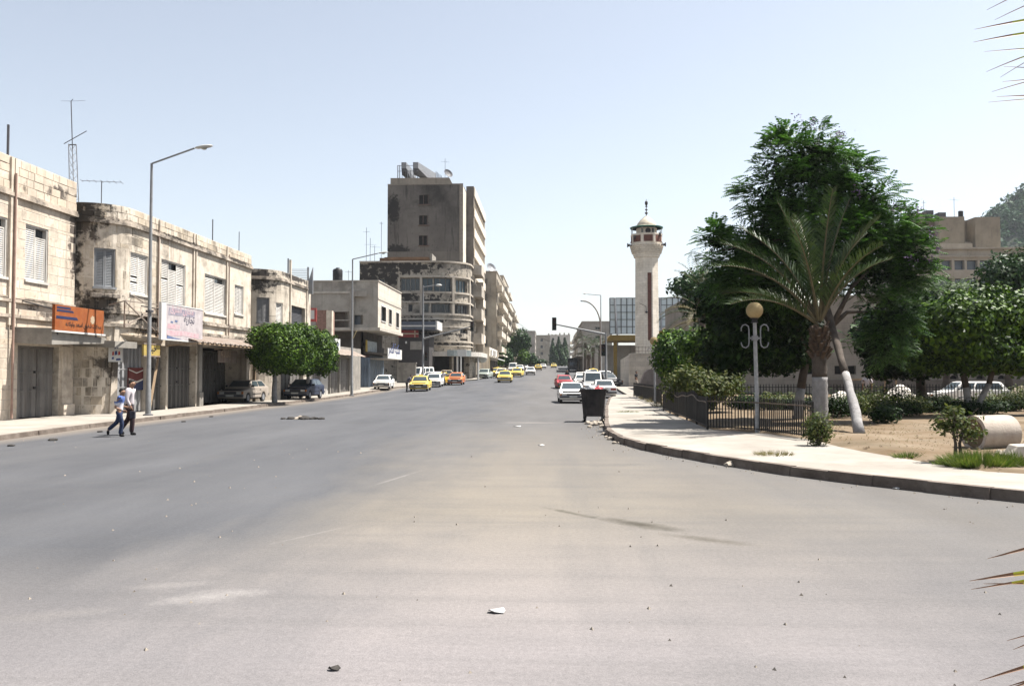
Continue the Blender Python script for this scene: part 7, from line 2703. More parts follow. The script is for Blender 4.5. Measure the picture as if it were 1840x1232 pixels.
for sx in (-1, 1):
    for sy in (-1, 1):
        m = MB(); m.lathe([(.03, -.03), (.10, -.028), (.115, 0), (.10, .028), (.03, .03)], (0, 0, 0), 14)
        RY = Matrix.Rotation(rad(90), 4, 'Y')
        m.v = [tuple(RY @ Vector(v) + Vector((sx * (HB - .04), sy * (d0 - .06), .115))) for v in m.v]
        w = m.build('wheel', RUBBER, dt, world=False)
        m = MB(); m.box(sx * (HB - .04) - .05, sx * (HB - .04) + .05, sy * (d0 - .06) - .02, sy * (d0 - .06) + .02, .115, .235); m.build('fork', BIN, w, world=False)
rub = [('white_bag', 'crumpled white plastic bag on top of the dumpster rubbish', (-.1, -.1, 1.30), .21, (.60, .60, .60)), ('red_bag', 'red plastic bag heaped at the right of the dumpster', (.2, -.12, 1.28), .19, (.50, .07, .08)),
       ('grey_bag', 'grey rubbish bag in the middle of the dumpster', (0, .12, 1.30), .24, (.25, .24, .25)), ('white_bag', 'small white bag at the right corner of the dumpster', (.32, .1, 1.28), .14, (.62, .6, .6)), ('dark_bag', 'dark rubbish bag at the left of the dumpster', (-.3, .08, 1.26), .2, (.05, .05, .06))]


def lump(name, label, c, r, mat, cat, group=None, flat=.8, seed=0, kind=None):
    bm = bmesh.new()
    bmesh.ops.create_icosphere(bm, subdivisions=2, radius=r)
    for v in bm.verts:
        n = v.co.normalized()
        f = 1 + .22 * math.sin(n.x * 4 + seed) * math.sin(n.y * 5 + seed * 2) + .16 * math.sin(n.z * 7 + n.x * 6 + seed) + random.uniform(-.07, .07)
        v.co = n * r * f
        v.co.z *= flat
    me = bpy.data.meshes.new(name)
    bm.to_mesh(me); bm.free()
    me.materials.append(mat)
    o = bpy.data.objects.new(name, me)
    COL.objects.link(o)
    o.location = c
    o.rotation_euler = (0, 0, seed)
    return tag(o, label, cat, group, kind)


RZ = Matrix.Rotation(rad(-6), 4, 'Z')
for i, (nm, lb, c, r, col) in enumerate(rub):
    lump(nm, lb, db + (RZ @ Vector(c)), r, mat_plain('bag_%d' % i, col, .45, var=.15), 'bag', None, .75, i)
STONE = mat_plain('rubble_stone', (.42, .36, .29), .9, var=.3, scale=8, bump=.3, rnd=.25)
k = 0
STONES = [(1056, 762, .13), (1067, 764, .16), (1078, 763, .14), (1072, 759, .10), (1060, 768, .09), (1083, 768, .11), (1090, 775, .08), (1050, 757, .08), (1086, 781, .09), (1096, 790, .10), (1089, 786, .06), (1104, 797, .07), (1112, 797, .05), (1082, 757, .1)]
for px, py, r in STONES:
    c = G(px, py); c.z += r * .35
    lump('rubble_stone', 'pale rubble stone in the gutter below the dumpster', c, r, STONE, 'stone', 'rubble stones in the gutter by the dumpster', .65, k); k += 1
for px, py, r, lb in ((1312, 838, .10, 'larger pale stone lying in the gutter of the curved kerb'), (1286, 832, .06, 'smaller pale stone lying in the gutter of the curved kerb'), (1376, 846, .035, 'tiny pebble in the gutter right of the larger stone')):
    c = G(px, py); c.z += r * .4
    lump('gutter_stone', lb, c, r, STONE, 'stone', None, .7, k); k += 1
TAR = mat_plain('dark_debris', (.05, .045, .04), .95, var=.4, scale=12)
c = G(546, 753)
t = thing('debris_heap', 'low dark heap of debris lying on the road in front of the clipped trees', 'debris', c)
for j, (dx, dy, r) in enumerate(((-.55, 0, .2), (-.2, .1, .26), (.05, -.1, .22), (.4, .05, .2), (.75, 0, .16), (-.05, .15, .3), (-.9, .02, .12))):
    o = lump('debris_lump', None, (dx, dy, .02), r, TAR if j != 1 else STONE, None, None, .42, j)
    o.parent = t
for i, (px, py, w, lb) in enumerate(((893, 1099, .085, 'torn white paper scrap on the foreground asphalt'), (600, 1203, .045, 'small dark bottle cap like disc at the bottom of the road'), (972, 800, .10, 'white paper scrap on the road left of the kerb'), (1610, 878, .08, 'white scrap of paper near the kerb'),
                                 (565, 750, .10, 'small white scrap beside the dark debris heap'), (930, 766, .2, 'flat pale scrap on the road near the dumpster'))):
    c = G(px, py, .004)
    mb = MB()
    n = 7
    pts = [(c.x + w * (1 + .3 * math.sin(k * 2.3 + i)) * math.cos(k * 6.283 / n) * .8, c.y + w * .6 * math.sin(k * 6.283 / n), c.z + .012 + .012 * math.sin(k * 1.9)) for k in range(n)]
    mb.prism(pts, (0, 0, .006))
    tag(mb.build('road_disc' if i == 1 else 'paper_scrap', TAR if i == 1 else WHITE), lb, 'litter')
pb3 = MB()
nn = 420
for i in range(nn):
    if i < 150:
        y = 4.5 + 20 * random.random() ** 1.6
        x = random.uniform(-.7, .6) * y * .9
    else:
        y = random.uniform(9, 60)
        x = interp(KERB_R, y) - abs(random.gauss(0, .35)) - .05
    s = random.uniform(.006, .018) * (1 + y / 30)
    zc = zg(x, y)
    a = random.random() * 3
    pb3.add([(x + s * math.cos(a), y + s * math.sin(a), zc), (x + s * math.cos(a + 2.1), y + s * math.sin(a + 2.1), zc), (x + s * math.cos(a + 4.2), y + s * math.sin(a + 4.2), zc), (x, y, zc + s * 1.1)], [(0, 1, 3), (1, 2, 3), (2, 0, 3)])
cl = MB()
for i in range(900):
    y = random.uniform(15.5, 30)
    x = interp(GARDEN, y) + random.uniform(.1, 9)
    s, h = random.uniform(.015, .06) * random.random() + .012, random.random() * 6
    zc = .21
    cl.add([(x + s * math.cos(h + k * 1.57), y + s * math.sin(h + k * 1.57), zc) for k in range(4)] + [(x + s * .3, y, zc + s * .9)], [(0, 1, 4), (1, 2, 4), (2, 3, 4), (3, 0, 4)])
tag(cl.build('soil_clods', SOIL), 'loose clods of earth over the garden soil', 'soil', kind='stuff')
tag(pb3.build('gravel', STONE), 'scattered grit and small gravel on the asphalt and gutters', 'gravel', kind='stuff')
for i in range(9):
    px, py = ((95, 790), (60, 778), (180, 775), (230, 752), (330, 757), (20, 800), (120, 770), (300, 742), (380, 748))[i]
    c = G(px, py, .02)
    lump('dark_scrap', ['dark lump in the left gutter near the edge of the picture', 'thin dark scrap on the pavement before the first door', 'dark scrap on the kerb behind the boy', 'small dark scrap near the lamp foot left side', 'dark scrap on the kerb right of the lamp',
                        'dark scrap on the road at the left edge', 'dark crumb on the pavement under the orange sign', 'dark scrap by the lamp foot right side', 'dark scrap before the deep shopfront'][i], c, .09 if i else .14, TAR, 'litter', None, .35, i)

# ---------------------------------------------------------------- garden things: pipe, block, heaps
cp = G(1812, 806, .18)
t = thing('concrete_pipe', 'short thick concrete pipe section lying on the garden soil', 'concrete pipe', cp)
PIPE = wall_k(0.68, 'pipe_concrete', (.46, .36, .27), (.62, .52, .42), 1.2, (.2, .15, .1), .4, .56, .3, bump=.5, fine=20)
mb = MB()
ro, ri, ln_ = .42, .33, .95
n = 28
ax = Vector((-.96, -.25, 0)).normalized()
sd3 = Vector((-ax.y, ax.x, 0))
vs, fs = [], []
for (r, o) in ((ro, 0), (ro * 1.01, .12), (ro, .5), (ro, ln_), (ri, ln_), (ri, 0)):
    for k2 in range(n):
        a = 2 * math.pi * k2 / n
        vs.append(ax * o + sd3 * (r * math.cos(a)) + Vector((0, 0, ro - .05 + r * math.sin(a))))
for i in range(5):
    for k2 in range(n):
        fs.append((i * n + k2, i * n + (k2 + 1) % n, (i + 1) * n + (k2 + 1) % n, (i + 1) * n + k2))
for k2 in range(n):
    fs.append((5 * n + k2, 5 * n + (k2 + 1) % n, (k2 + 1) % n, k2))
mb.add(vs, fs)
mb.build('pipe', PIPE, t, smooth=True, world=False)
mb = MB()
pts = [ax * (ln_ - .03) + sd3 * (ri * math.cos(a)) + Vector((0, 0, ro - .05 + ri * math.sin(a))) for a in [2 * math.pi * i / 20 for i in range(20)]]
mb.ngon(pts)
mb.build('soil_fill', SOIL, t, world=False)
c = G(1822, 822, .18)
mb = MB()
mb.hexa([(c.x - .22, c.y - .25, c.z), (c.x + 1.2, c.y - .3, c.z), (c.x + 1.2, c.y + .25, c.z), (c.x - .15, c.y + .25, c.z), (c.x - .02, c.y - .2, c.z + .26), (c.x + 1.2, c.y - .25, c.z + .30), (c.x + 1.2, c.y + .2, c.z + .30), (c.x, c.y + .2, c.z + .27)])
tag(mb.build('stone_slab', mat_plain('white_block', (.62, .56, .47), .85, var=.1), bevel=.02), 'whitish stone block lying beside the pipe at the right edge', 'stone block')
for i in range(8):
    q = G(1795 + i * 5 - 4 * (i % 3), 812 + 3 * (i % 4), .2)
    lump('pale_stone', 'pale stone chunk between the pipe and the white block', q, .07 + .02 * (i % 3), STONE, 'stone', 'stone chunks beside the pipe', .8, i)
WH = wall_k(0.9, 'rubble_white', (.58, .52, .43), (.74, .68, .58), 2, amt=.3, bump=1.0, fine=5)
SAND = mat_wall('sand_heap', (.50, .38, .25), (.62, .50, .36), 2, amt=.2, bump=.6, fine=6)


def heap(name, label, px0, px1, pt_, Y, mat, seed):
    x0, x1 = Xp(px0, Y), Xp(px1, Y)
    zt_ = Zp(pt_, Y, (px0 + px1) / 2)
    mb = MB()
    n, m = 22, 10
    vs = []
    for j in range(m + 1):
        for i in range(n + 1):
            u, v = i / n * 2 - 1, j / m * 2 - 1
            r = max(0, 1 - (u * u + v * v))
            h = r ** .7 * (.8 + .2 * math.sin(u * 5 + seed)) + (.06 * math.sin(u * 13 + seed) * math.sin(v * 11) + random.uniform(-.03, .03)) * min(1, r * 4)
            vs.append(((x0 + x1) / 2 + u * (x1 - x0) / 2, Y + v * 1.3, .03 + max(0, h) * (zt_ - .05)))
    fs = [(j * (n + 1) + i, j * (n + 1) + i + 1, (j + 1) * (n + 1) + i + 1, (j + 1) * (n + 1) + i) for j in range(m) for i in range(n)]
    mb.add(vs, fs)
    return tag(mb.build(name, mat, smooth='all'), label, 'heap')


heap('rubble_heap', 'white rubble heap behind the park fence left of the white car', 1565, 1662, 690, 49, WH, 1)
heap('rubble_heap', 'lower pale rubble heap behind the fence near the leaning trunk', 1470, 1560, 702, 49, WH, 2)
heap('sand_heap', 'sand heap behind the tail of the white car', 1770, 1822, 690, 52, SAND, 3)
heap('sand_heap', 'larger sand heap at the right edge behind the fence', 1805, 1900, 687, 50, SAND, 4)
heap('soil_heap', 'small mound of dug soil right of the palm foot', 1500, 1560, 786, 23.5, SOIL, 5)
tag(grid_sheet('site_ground', axis((9, 60, 3)), axis((44.5, 76, 4)), lambda x, y: .04, mat_wall('bare_site_ground', (.38, .30, .21), (.54, .45, .34), .5, amt=.4)), 'bare pale ground behind the park fence', kind='structure')
# ================================================================ vehicles
PAINT = {}


def paint(name, col, rough=.35):
    if name not in PAINT:
        t = NT('car_paint_' + name)
        p = t.pos(src='obj')
        d = t.ramp(t.noise(p, 1.3, 5), .4, .75, 0, .35)
        c = t.mix(d, col, [x * .8 + .06 for x in col])
        t.done(c, t.ramp(t.noise(p, 2.0, 4), .3, .7, rough, rough + .25), 0, .5)
        PAINT[name] = t.mat
    return PAINT[name]


CHROME = mat_plain('dull_chrome', (.42, .42, .42), .3, .8)
LAMPG = mat_glass('headlight_glass', (.30, .30, .28), .15)
LAMPR = mat_plain('tail_light_red', (.30, .015, .012), .3)
LAMPO = mat_plain('indicator_orange', (.45, .15, .02), .3)
CARGLASS = mat_glass('car_glass', (.03, .04, .045), .05)
PLATE = mat_plain('number_plate', (.55, .55, .50), .5)
TAXISIGN = mat_plain('taxi_sign_yellow', (.70, .55, .12), .5)
STY = {
    #            L     W    hood  belt  roof  wsb  wst   rwt   rwb   trunk  noseh
    'sedan': (4.45, 1.70, .88, .92, 1.40, 1.25, 1.85, 3.00, 3.55, .94, .72),
    'hatch': (3.95, 1.62, .88, .93, 1.38, 1.10, 1.62, 3.25, 3.85, .98, .70),
    'wagon': (4.40, 1.68, .88, .92, 1.41, 1.20, 1.80, 3.95, 4.33, .97, .72),
    'van': (4.35, 1.68, 1.02, 1.08, 1.95, .32, .85, 4.22, 4.33, 1.05, .80),
    'coupe': (4.30, 1.68, .80, .88, 1.32, 1.25, 1.95, 2.85, 3.75, .92, .66),
}


def car_proto(style, taxi=False, chrome=False, sty_seed=0):
    L, W, hood, belt, roof, wsb, wst, rwt, rwb, trunk, nose = STY[style]
    t = thing('parked_car', 'car', 'car')
    P = paint('white', (.72, .70, .66))
    hw = W / 2
    yf, yr = (.78, L - .82)
    R = .36
    arch = lambda c: [(c + R * math.cos(a), .28 + R * math.sin(a)) for a in [math.pi * i / 10 for i in range(11)]]
    up = [(.03, .26), (-.0, .40), (.03, nose - .04), (.10, nose + .02), (wsb - .02, hood), (wsb + .05, belt), (rwb, belt + .02)]
    if rwb < L - .3:
        up += [(L - .05, trunk), (L, trunk - .10)]
    else:
        up += [(L - .02, belt - .02)]
    up += [(L, .42), (L - .05, .26)]
    prof = up + arch(yr) + arch(yf)
    mb = MB()
    mb.prism([(-hw, y, z) for y, z in prof], (W, 0, 0))
    o = mb.build('body', P, t, world=False, bevel=.035, smooth=True)
    mb = MB()
    mb.box(-hw + .2, hw - .2, .2, L - .2, .2, belt - .1)
    for c in (yf, yr):
        mb.box(-hw + .19, hw - .19, c - R - .02, c + R + .02, .22, .68)
    mb.build('underbody', BLK, t, world=False)
    # cabin
    bi, ti = .05, .21 if style != 'van' else .13
    B = [(-hw + bi, wsb, belt - .01), (hw - bi, wsb, belt - .01), (hw - bi, rwb, belt - .01), (-hw + bi, rwb, belt - .01)]
    T = [(-hw + ti, wst, roof - .03), (hw - ti, wst, roof - .03), (hw - ti, rwt, roof - .03), (-hw + ti, rwt, roof - .03)]
    T2 = [(-hw + ti + .14, wst + .2, roof), (hw - ti - .14, wst + .2, roof), (hw - ti - .14, rwt - .15, roof), (-hw + ti + .14, rwt - .15, roof)]
    mb = MB()
    mb.hexa(B + T)
    mb.add(T + T2, [(0, 1, 5, 4), (1, 2, 6, 5), (2, 3, 7, 6), (3, 0, 4, 7), (4, 5, 6, 7)])
    mb.build('cabin', P, t, world=False, bevel=.025, smooth=True)

    def face_quad(name, a, b, c, d, u0, u1, v0, v1, nrm):
        a, b, c, d = map(Vector, (a, b, c, d))
        q = lambda u, v: a.lerp(b, u).lerp(d.lerp(c, u), v) + nrm * .012
        m = MB()
        m.ngon([q(u0, v0), q(u1, v0), q(u1, v1), q(u0, v1)])
        return m.build(name, CARGLASS, t, world=False)
    nf = (Vector(B[1]) - Vector(B[0])).cross(Vector(T[0]) - Vector(B[0])).normalized()
    face_quad('windscreen', B[0], B[1], T[1], T[0], .06, .94, .10, .93, nf)
    nb_ = (Vector(B[3]) - Vector(B[2])).cross(Vector(T[2]) - Vector(B[2])).normalized()
    face_quad('rear_window', B[2], B[3], T[3], T[2], .08, .92, .14, .92, nb_)
    nw = 3 if style in ('wagon', 'van') else 2
    for sgn, (i, j) in ((1, (1, 2)), (-1, (3, 0))):
        n_ = (Vector(B[j]) - Vector(B[i])).cross(Vector(T[i]) - Vector(B[i])).normalized()
        for k in range(nw):
            u0, u1 = .07 + .88 * k / nw + .012, .07 + .88 * (k + 1) / nw - .03
            if sgn < 0: u0, u1 = 1 - u1, 1 - u0
            face_quad('side_window', B[i], B[j], T[j], T[i], u0, u1, .14, .90, n_)
    # doors
    nd = 2 if style in ('sedan', 'wagon') else 1
    for sgn in (-1, 1):
        y0 = wsb + .18 if style != 'van' else 1.15
        dl = (yr - R - .05 - y0) / nd
        for k in range(nd):
            m = MB()
            m.box(min(sgn * hw, sgn * (hw + .008)), max(sgn * hw, sgn * (hw + .008)), y0 + k * dl + .012, y0 + (k + 1) * dl - .012, .33, belt - .06)
            dd = m.build('door', P, t, world=False)
            m = MB()
            m.box(min(sgn * (hw + .009), sgn * (hw + .03)), max(sgn * (hw + .009), sgn * (hw + .03)), y0 + (k + 1) * dl - .24, y0 + (k + 1) * dl - .10, belt - .18, belt - .14)
            m.build('handle', BLK, dd, world=False)
        m = MB(); m.box(min(sgn * (hw + .009), sgn * (hw + .02)), max(sgn * (hw + .009), sgn * (hw + .02)), y0 + .02, yr - R - .06, .50, .54); m.build('side_trim', BLK, t, world=False)
        m = MB(); m.box(min(sgn * (hw - .06), sgn * (hw + .12)), max(sgn * (hw - .06), sgn * (hw + .12)), wsb + .22, wsb + .30, belt + .01, belt + .13); m.build('wing_mirror', BLK, t, world=False, bevel=.02)
    bm_ = CHROME if chrome else DGREY
    for nm, y0, y1, zz in (('front_bumper', -.09, .06, .36), ('rear_bumper', L - .06, L + .09, .38)):
        m = MB()
        m.box(-hw - .01, hw + .01, y0, y1, zz, zz + .15)
        m.build(nm, bm_, t, world=False, bevel=.03)
    m = MB(); m.box(-hw + .08, hw - .08, -.02, .05, nose - .17, nose - .02); gr = m.build('grille', BLK, t, world=False)
    m = MB()
    for k in range(4):
        m.box(-.42, .42, -.03, -.021, nose - .155 + k * .035, nose - .14 + k * .035)
    m.build('grille_bar', DGREY, gr, world=False)
    for sgn in (-1, 1):
        m = MB(); m.box(sgn * (hw - .27) - .15, sgn * (hw - .27) + .15, -.04, .04, nose - .165, nose - .025); m.build('headlight', LAMPG, t, world=False, bevel=.012)
        m = MB(); m.box(sgn * (hw - .05) - .06, sgn * (hw - .05) + .055, -.035, .05, nose - .16, nose - .03); m.build('indicator', LAMPO, t, world=False)
        zt = (trunk if rwb < L - .3 else belt) - .14
        m = MB(); m.box(sgn * (hw - .24) - .2, sgn * (hw - .24) + .2, L - .03, L + .015, zt - .17, zt - .02); m.build('tail_light', LAMPR, t, world=False, bevel=.01)
    m = MB(); m.box(-.25, .25, -.11, -.095, .38, .49); m.build('number_plate', PLATE, t, world=False)
    m = MB(); m.box(-.25, .25, L + .02, L + .03, .60, .71); m.build('number_plate', PLATE, t, world=False)
    RY = Matrix.Rotation(rad(90), 4, 'Y')
    for sgn in (-1, 1):
        for c in (yf, yr):
            m = MB(); m.lathe([(.17, -.085), (.27, -.085), (.295, -.06), (.295, .06), (.27, .085), (.17, .085)], (0, 0, 0), 20)
            m.v = [tuple(RY @ Vector(v) + Vector((sgn * (hw - .10), c, .295))) for v in m.v]
            w = m.build('wheel', RUBBER, t, world=False, smooth=True)
            m = MB(); m.lathe([(.02, .05), (.05, .05), (.09, .035), (.17, .05), (.185, .089), (.16, .091), (.03, .086)], (0, 0, 0), 16)
            if sgn < 0: m.v = [(a, b, -c_) for a, b, c_ in m.v]
            m.v = [tuple(RY @ Vector(v) + Vector((sgn * (hw - .10), c, .295))) for v in m.v]
            m.build('rim', CHROME if chrome else GREY_METAL, w, world=False, smooth=True)
    if taxi:
        m = MB(); m.hexa([(-.22, wst + .35, roof + .002), (.22, wst + .35, roof + .002), (.22, wst + .53, roof + .002), (-.22, wst + .53, roof + .002), (-.17, wst + .40, roof + .14), (.17, wst + .40, roof + .14), (.17, wst + .48, roof + .14), (-.17, wst + .48, roof + .14)])
        m.build('taxi_sign', TAXISIGN, t, world=False, bevel=.015)
    return t


PROTO = {}
COLS = {'white': (.74, .72, .68), 'yellow': (.66, .49, .10), 'deepyellow': (.60, .38, .01), 'orange': (.55, .16, .05), 'red': (.36, .03, .04), 'beige': (.30, .26, .22), 'tan': (.50, .40, .29),
        'blue': (.012, .02, .045), 'greygreen': (.34, .38, .34), 'dark': (.03, .03, .035), 'cream': (.62, .55, .42), 'pale': (.55, .55, .52)}
BODYPARTS = ('body', 'cabin', 'door')


def put_car(style, col, x, y, heading, label, group, taxi=False, chrome=False, h=0.0, name='parked_car', cat='car', scale=1.0, roofcol=None):
    """heading 0: nose towards the camera end of the street; nose placed at (x, y)"""
    key = (style, taxi, chrome)
    if key not in PROTO:
        PROTO[key] = [car_proto(*key), False]
    src, used = PROTO[key]
    t = src if not used else copy_tree(src)
    PROTO[key][1] = True
    L = STY[style][0]
    ys = zg(x, y + L * .85 * math.cos(heading)), zg(x, y + .8 * math.cos(heading))
    t.location = (x, y, zg(x, y) + h)
    t.rotation_euler = (math.atan2(ys[0] - ys[1], L * .6), 0, heading)
    t.scale = (scale, scale, scale)
    t.name = name
    tag(t, label, cat, group)
    P = paint(col, COLS[col])
    for ch in t.children:
        nm = ch.name.split('.')[0]
        if nm in BODYPARTS:
            ch.material_slots[0].link = 'OBJECT'
            ch.material_slots[0].material = paint(roofcol, COLS[roofcol]) if (nm == 'cabin' and roofcol) else P
    return t


GP, GM, GR = 'cars parked on the left pavement', 'cars driving up and down the street', 'cars parked along the right kerb'
xc = lambda px, Y: Xp(px, Y)
put_car('hatch', 'beige', -19.25, 51.6, rad(-4), 'beige hatchback parked in the shade under the rusty awning', GP, h=.14)
put_car('hatch', 'blue', -17.35, 58.6, rad(-3), 'dark blue hatchback parked in the shade behind the clipped trees', GP, h=.14)
put_car('hatch', 'white', xc(685, 84.5), 84.5, rad(3), 'dusty white hatchback parked on the pavement by the blue metal doors', GP, h=.14, chrome=False)
put_car('sedan', 'yellow', xc(752, 79.5), 79.5, rad(3), 'yellow taxi standing at the left kerb with a man leaning at its window', 'yellow taxis', True, name='taxi', cat='taxi')
put_car('wagon', 'white', xc(777, 90), 90, rad(2), 'white estate car squeezed right behind the front yellow taxi', GP)
put_car('wagon', 'deepyellow', xc(787, 97), 97, rad(1), 'deep yellow estate taxi behind the white estate car', 'yellow taxis', False, name='taxi', cat='taxi')
put_car('hatch', 'orange', xc(817, 96), 96, rad(0), 'orange hatchback with black grille driving towards the junction', GM)
put_car('sedan', 'tan', xc(838, 115), 113.5, rad(90), 'tan saloon seen from the side parked across the side street', GP, h=.05, chrome=True)
put_car('van', 'white', xc(750, 112), 108.5, rad(-20), 'white van parked behind the grey side wall', GP, h=.1)
put_car('wagon', 'white', xc(768, 108), 106, rad(-14), 'white estate car parked behind the traffic light post', GP, h=.05)
put_car('sedan', 'greygreen', xc(866, 124), 124, rad(-6), 'grey green saloon at the kerb before the rounded stained building', GP)
put_car('hatch', 'blue', xc(883, 142), 142, 0, 'dark blue car half hidden behind the grey green saloon', GP)
put_car('sedan', 'yellow', xc(906, 104), 104, rad(0), 'nearest yellow taxi driving towards the camera in mid street', 'yellow taxis', True, name='taxi', cat='taxi', chrome=True)
put_car('sedan', 'yellow', xc(893, 138), 138, rad(0), 'yellow taxi just behind the left of the nearest driving taxi', 'yellow taxis', True, name='taxi', cat='taxi')
put_car('wagon', 'cream', xc(900, 128), 128, rad(0), 'cream car between two yellow taxis on the street', GM)
put_car('sedan', 'yellow', xc(927, 134), 134, rad(-4), 'yellow taxi with dark grille to the right of the nearest driving taxi', 'yellow taxis', True, name='taxi', cat='taxi')
put_car('hatch', 'white', xc(953, 150), 150, rad(0), 'white hatchback with dark grille coming down mid street', GM)
put_car('sedan', 'yellow', xc(967, 205), 209, rad(180), 'yellow taxi driving away right of the white hatchback', 'yellow taxis', True, name='taxi', cat='taxi')
put_car('sedan', 'white', xc(976, 240), 240, rad(0), 'small white car far up the street beyond the receding taxi', GM)
put_car('sedan', 'yellow', xc(995, 262), 262, rad(0), 'farthest yellow taxi near the top of the street', 'yellow taxis', True, name='taxi', cat='taxi')
put_car('van', 'white', xc(921, 176), 176, 0, 'white van parked under the first far street trees', GP)
put_car('wagon', 'white', xc(934, 190), 190, 0, 'white estate car parked below the tall dark street tree', GP)
put_car('van', 'white', xc(942, 202), 202, 0, 'white van farthest along the left row of parked cars', GP)
# right kerb
put_car('coupe', 'white', xc(1030, 55.0), 55.0, rad(2), 'white low hatchback facing the camera beside the dumpster', GR, chrome=False)
put_car('hatch', 'red', xc(1016, 87), 87, rad(4), 'red hatchback just behind the front white car', GR)
put_car('van', 'white', xc(1066, 76.5), 76.5, rad(0), 'tall white van parked behind the front white car', GR)
put_car('sedan', 'white', xc(1079, 70.5) + .1, 70.5, rad(180), 'white saloon seen from behind its dark tail beside the kerb end', GR)
put_car('hatch', 'white', xc(1046, 96), 96, 0, 'white hatchback between the red car and the white van', GR)
put_car('sedan', 'white', xc(1046, 108), 108, 0, 'white saloon one row behind the white hatchback on the right', GR)
put_car('wagon', 'pale', xc(1062, 126), 126, 0, 'pale estate car farther along the right kerb', GR)
put_car('sedan', 'yellow', xc(1067, 142), 142, 0, 'yellow taxi parked far along the right kerb', 'yellow taxis', True, name='taxi', cat='taxi')
put_car('sedan', 'dark', xc(1106, 93), 93, rad(20), 'dark saloon in the shade at the foot of the yard wall', GR, h=.1)
put_car('hatch', 'dark', xc(1098, 104), 104, rad(10), 'dark hatchback behind the traffic light post', GR, h=.1)
put_car('wagon', 'white', xc(1092, 112), 112, rad(5), 'white estate car beyond the traffic light post', GR, h=.1)
put_car('wagon', 'white', xc(1663, 51), 51, rad(-90), 'white saloon seen from the side behind the park fence', 'cars behind the park', h=.05)
# truck far up the street
t = thing('truck', 'dark covered truck far up the right side of the street', 'truck', (xc(1030, 205), 205, zg(5, 205)))
x, y, z = t.location
m = MB(); m.box(x - 1.2, x + 1.2, y + 1.9, y + 7, z + .9, z + 3.2); m.build('cargo_cover', mat_plain('truck_cover', (.045, .05, .05), .9), t)
m = MB(); m.hexa([(x - 1.1, y, z + .6), (x + 1.1, y, z + .6), (x + 1.1, y + 1.8, z + .6), (x - 1.1, y + 1.8, z + .6), (x - 1.0, y + .25, z + 2.3), (x + 1.0, y + .25, z + 2.3), (x + 1.0, y + 1.8, z + 2.4), (x - 1.0, y + 1.8, z + 2.4)]); m.build('cab', DGREY, t, bevel=.06)
m = MB(); m.hexa([(x - .9, y + .06, z + 1.45), (x + .9, y + .06, z + 1.45), (x + .9, y + .2, z + 1.45), (x - .9, y + .2, z + 1.45), (x - .85, y + .19, z + 2.15), (x + .85, y + .19, z + 2.15), (x + .85, y + .3, z + 2.15), (x - .85, y + .3, z + 2.15)]); m.build('windscreen', CARGLASS, t)
for sx in (-1, 1):
    for yy in (1.0, 5.6):
        m = MB(); m.lathe([(.2, -.13), (.45, -.13), (.48, 0), (.45, .13), (.2, .13)], (0, 0, 0), 16)
        RY_ = Matrix.Rotation(rad(90), 4, 'Y')
        m.v = [tuple(RY_ @ Vector(v) + Vector((x + sx * .95, y + yy, z + .48))) for v in m.v]
        m.build('wheel', RUBBER, t)
# ================================================================ people
SKIN = mat_plain('skin_tan', (.34, .19, .12), .6, var=.08)
HAIR = mat_plain('black_hair', (.012, .010, .009), .6)


def skin_mesh(name, verts, edges, radii, mat, parent, root=0, sub=2):
    me = bpy.data.meshes.new(name)
    me.from_pydata([tuple(v) for v in verts], edges, [])
    o = bpy.data.objects.new(name, me)
    COL.objects.link(o)
    md = o.modifiers.new('skin', 'SKIN')
    md.use_smooth_shade = True
    lay = me.skin_vertices[0].data
    for i, r in enumerate(radii):
        rr = r if isinstance(r, tuple) else (r, r)
        lay[i].radius = rr
        lay[i].use_root = (i == root)
    sb = o.modifiers.new('sub', 'SUBSURF')
    sb.levels = sb.render_levels = sub
    dg = bpy.context.evaluated_depsgraph_get()
    new = bpy.data.meshes.new_from_object(o.evaluated_get(dg))
    o.modifiers.clear()
    o.data = new
    new.name = name
    bpy.data.meshes.remove(me)
    new.materials.clear()
    new.materials.append(mat)
    new.polygons.foreach_set('use_smooth', [True] * len(new.polygons))
    if parent is not None:
        o.parent = parent
    return o


class Chain:
    def __init__(s): s.v, s.e, s.r = [], [], []

    def add(s, p, r, to=None):
        s.v.append(Vector(p)); s.r.append(r)
        if to is not None: s.e.append((to, len(s.v) - 1))
        return len(s.v) - 1


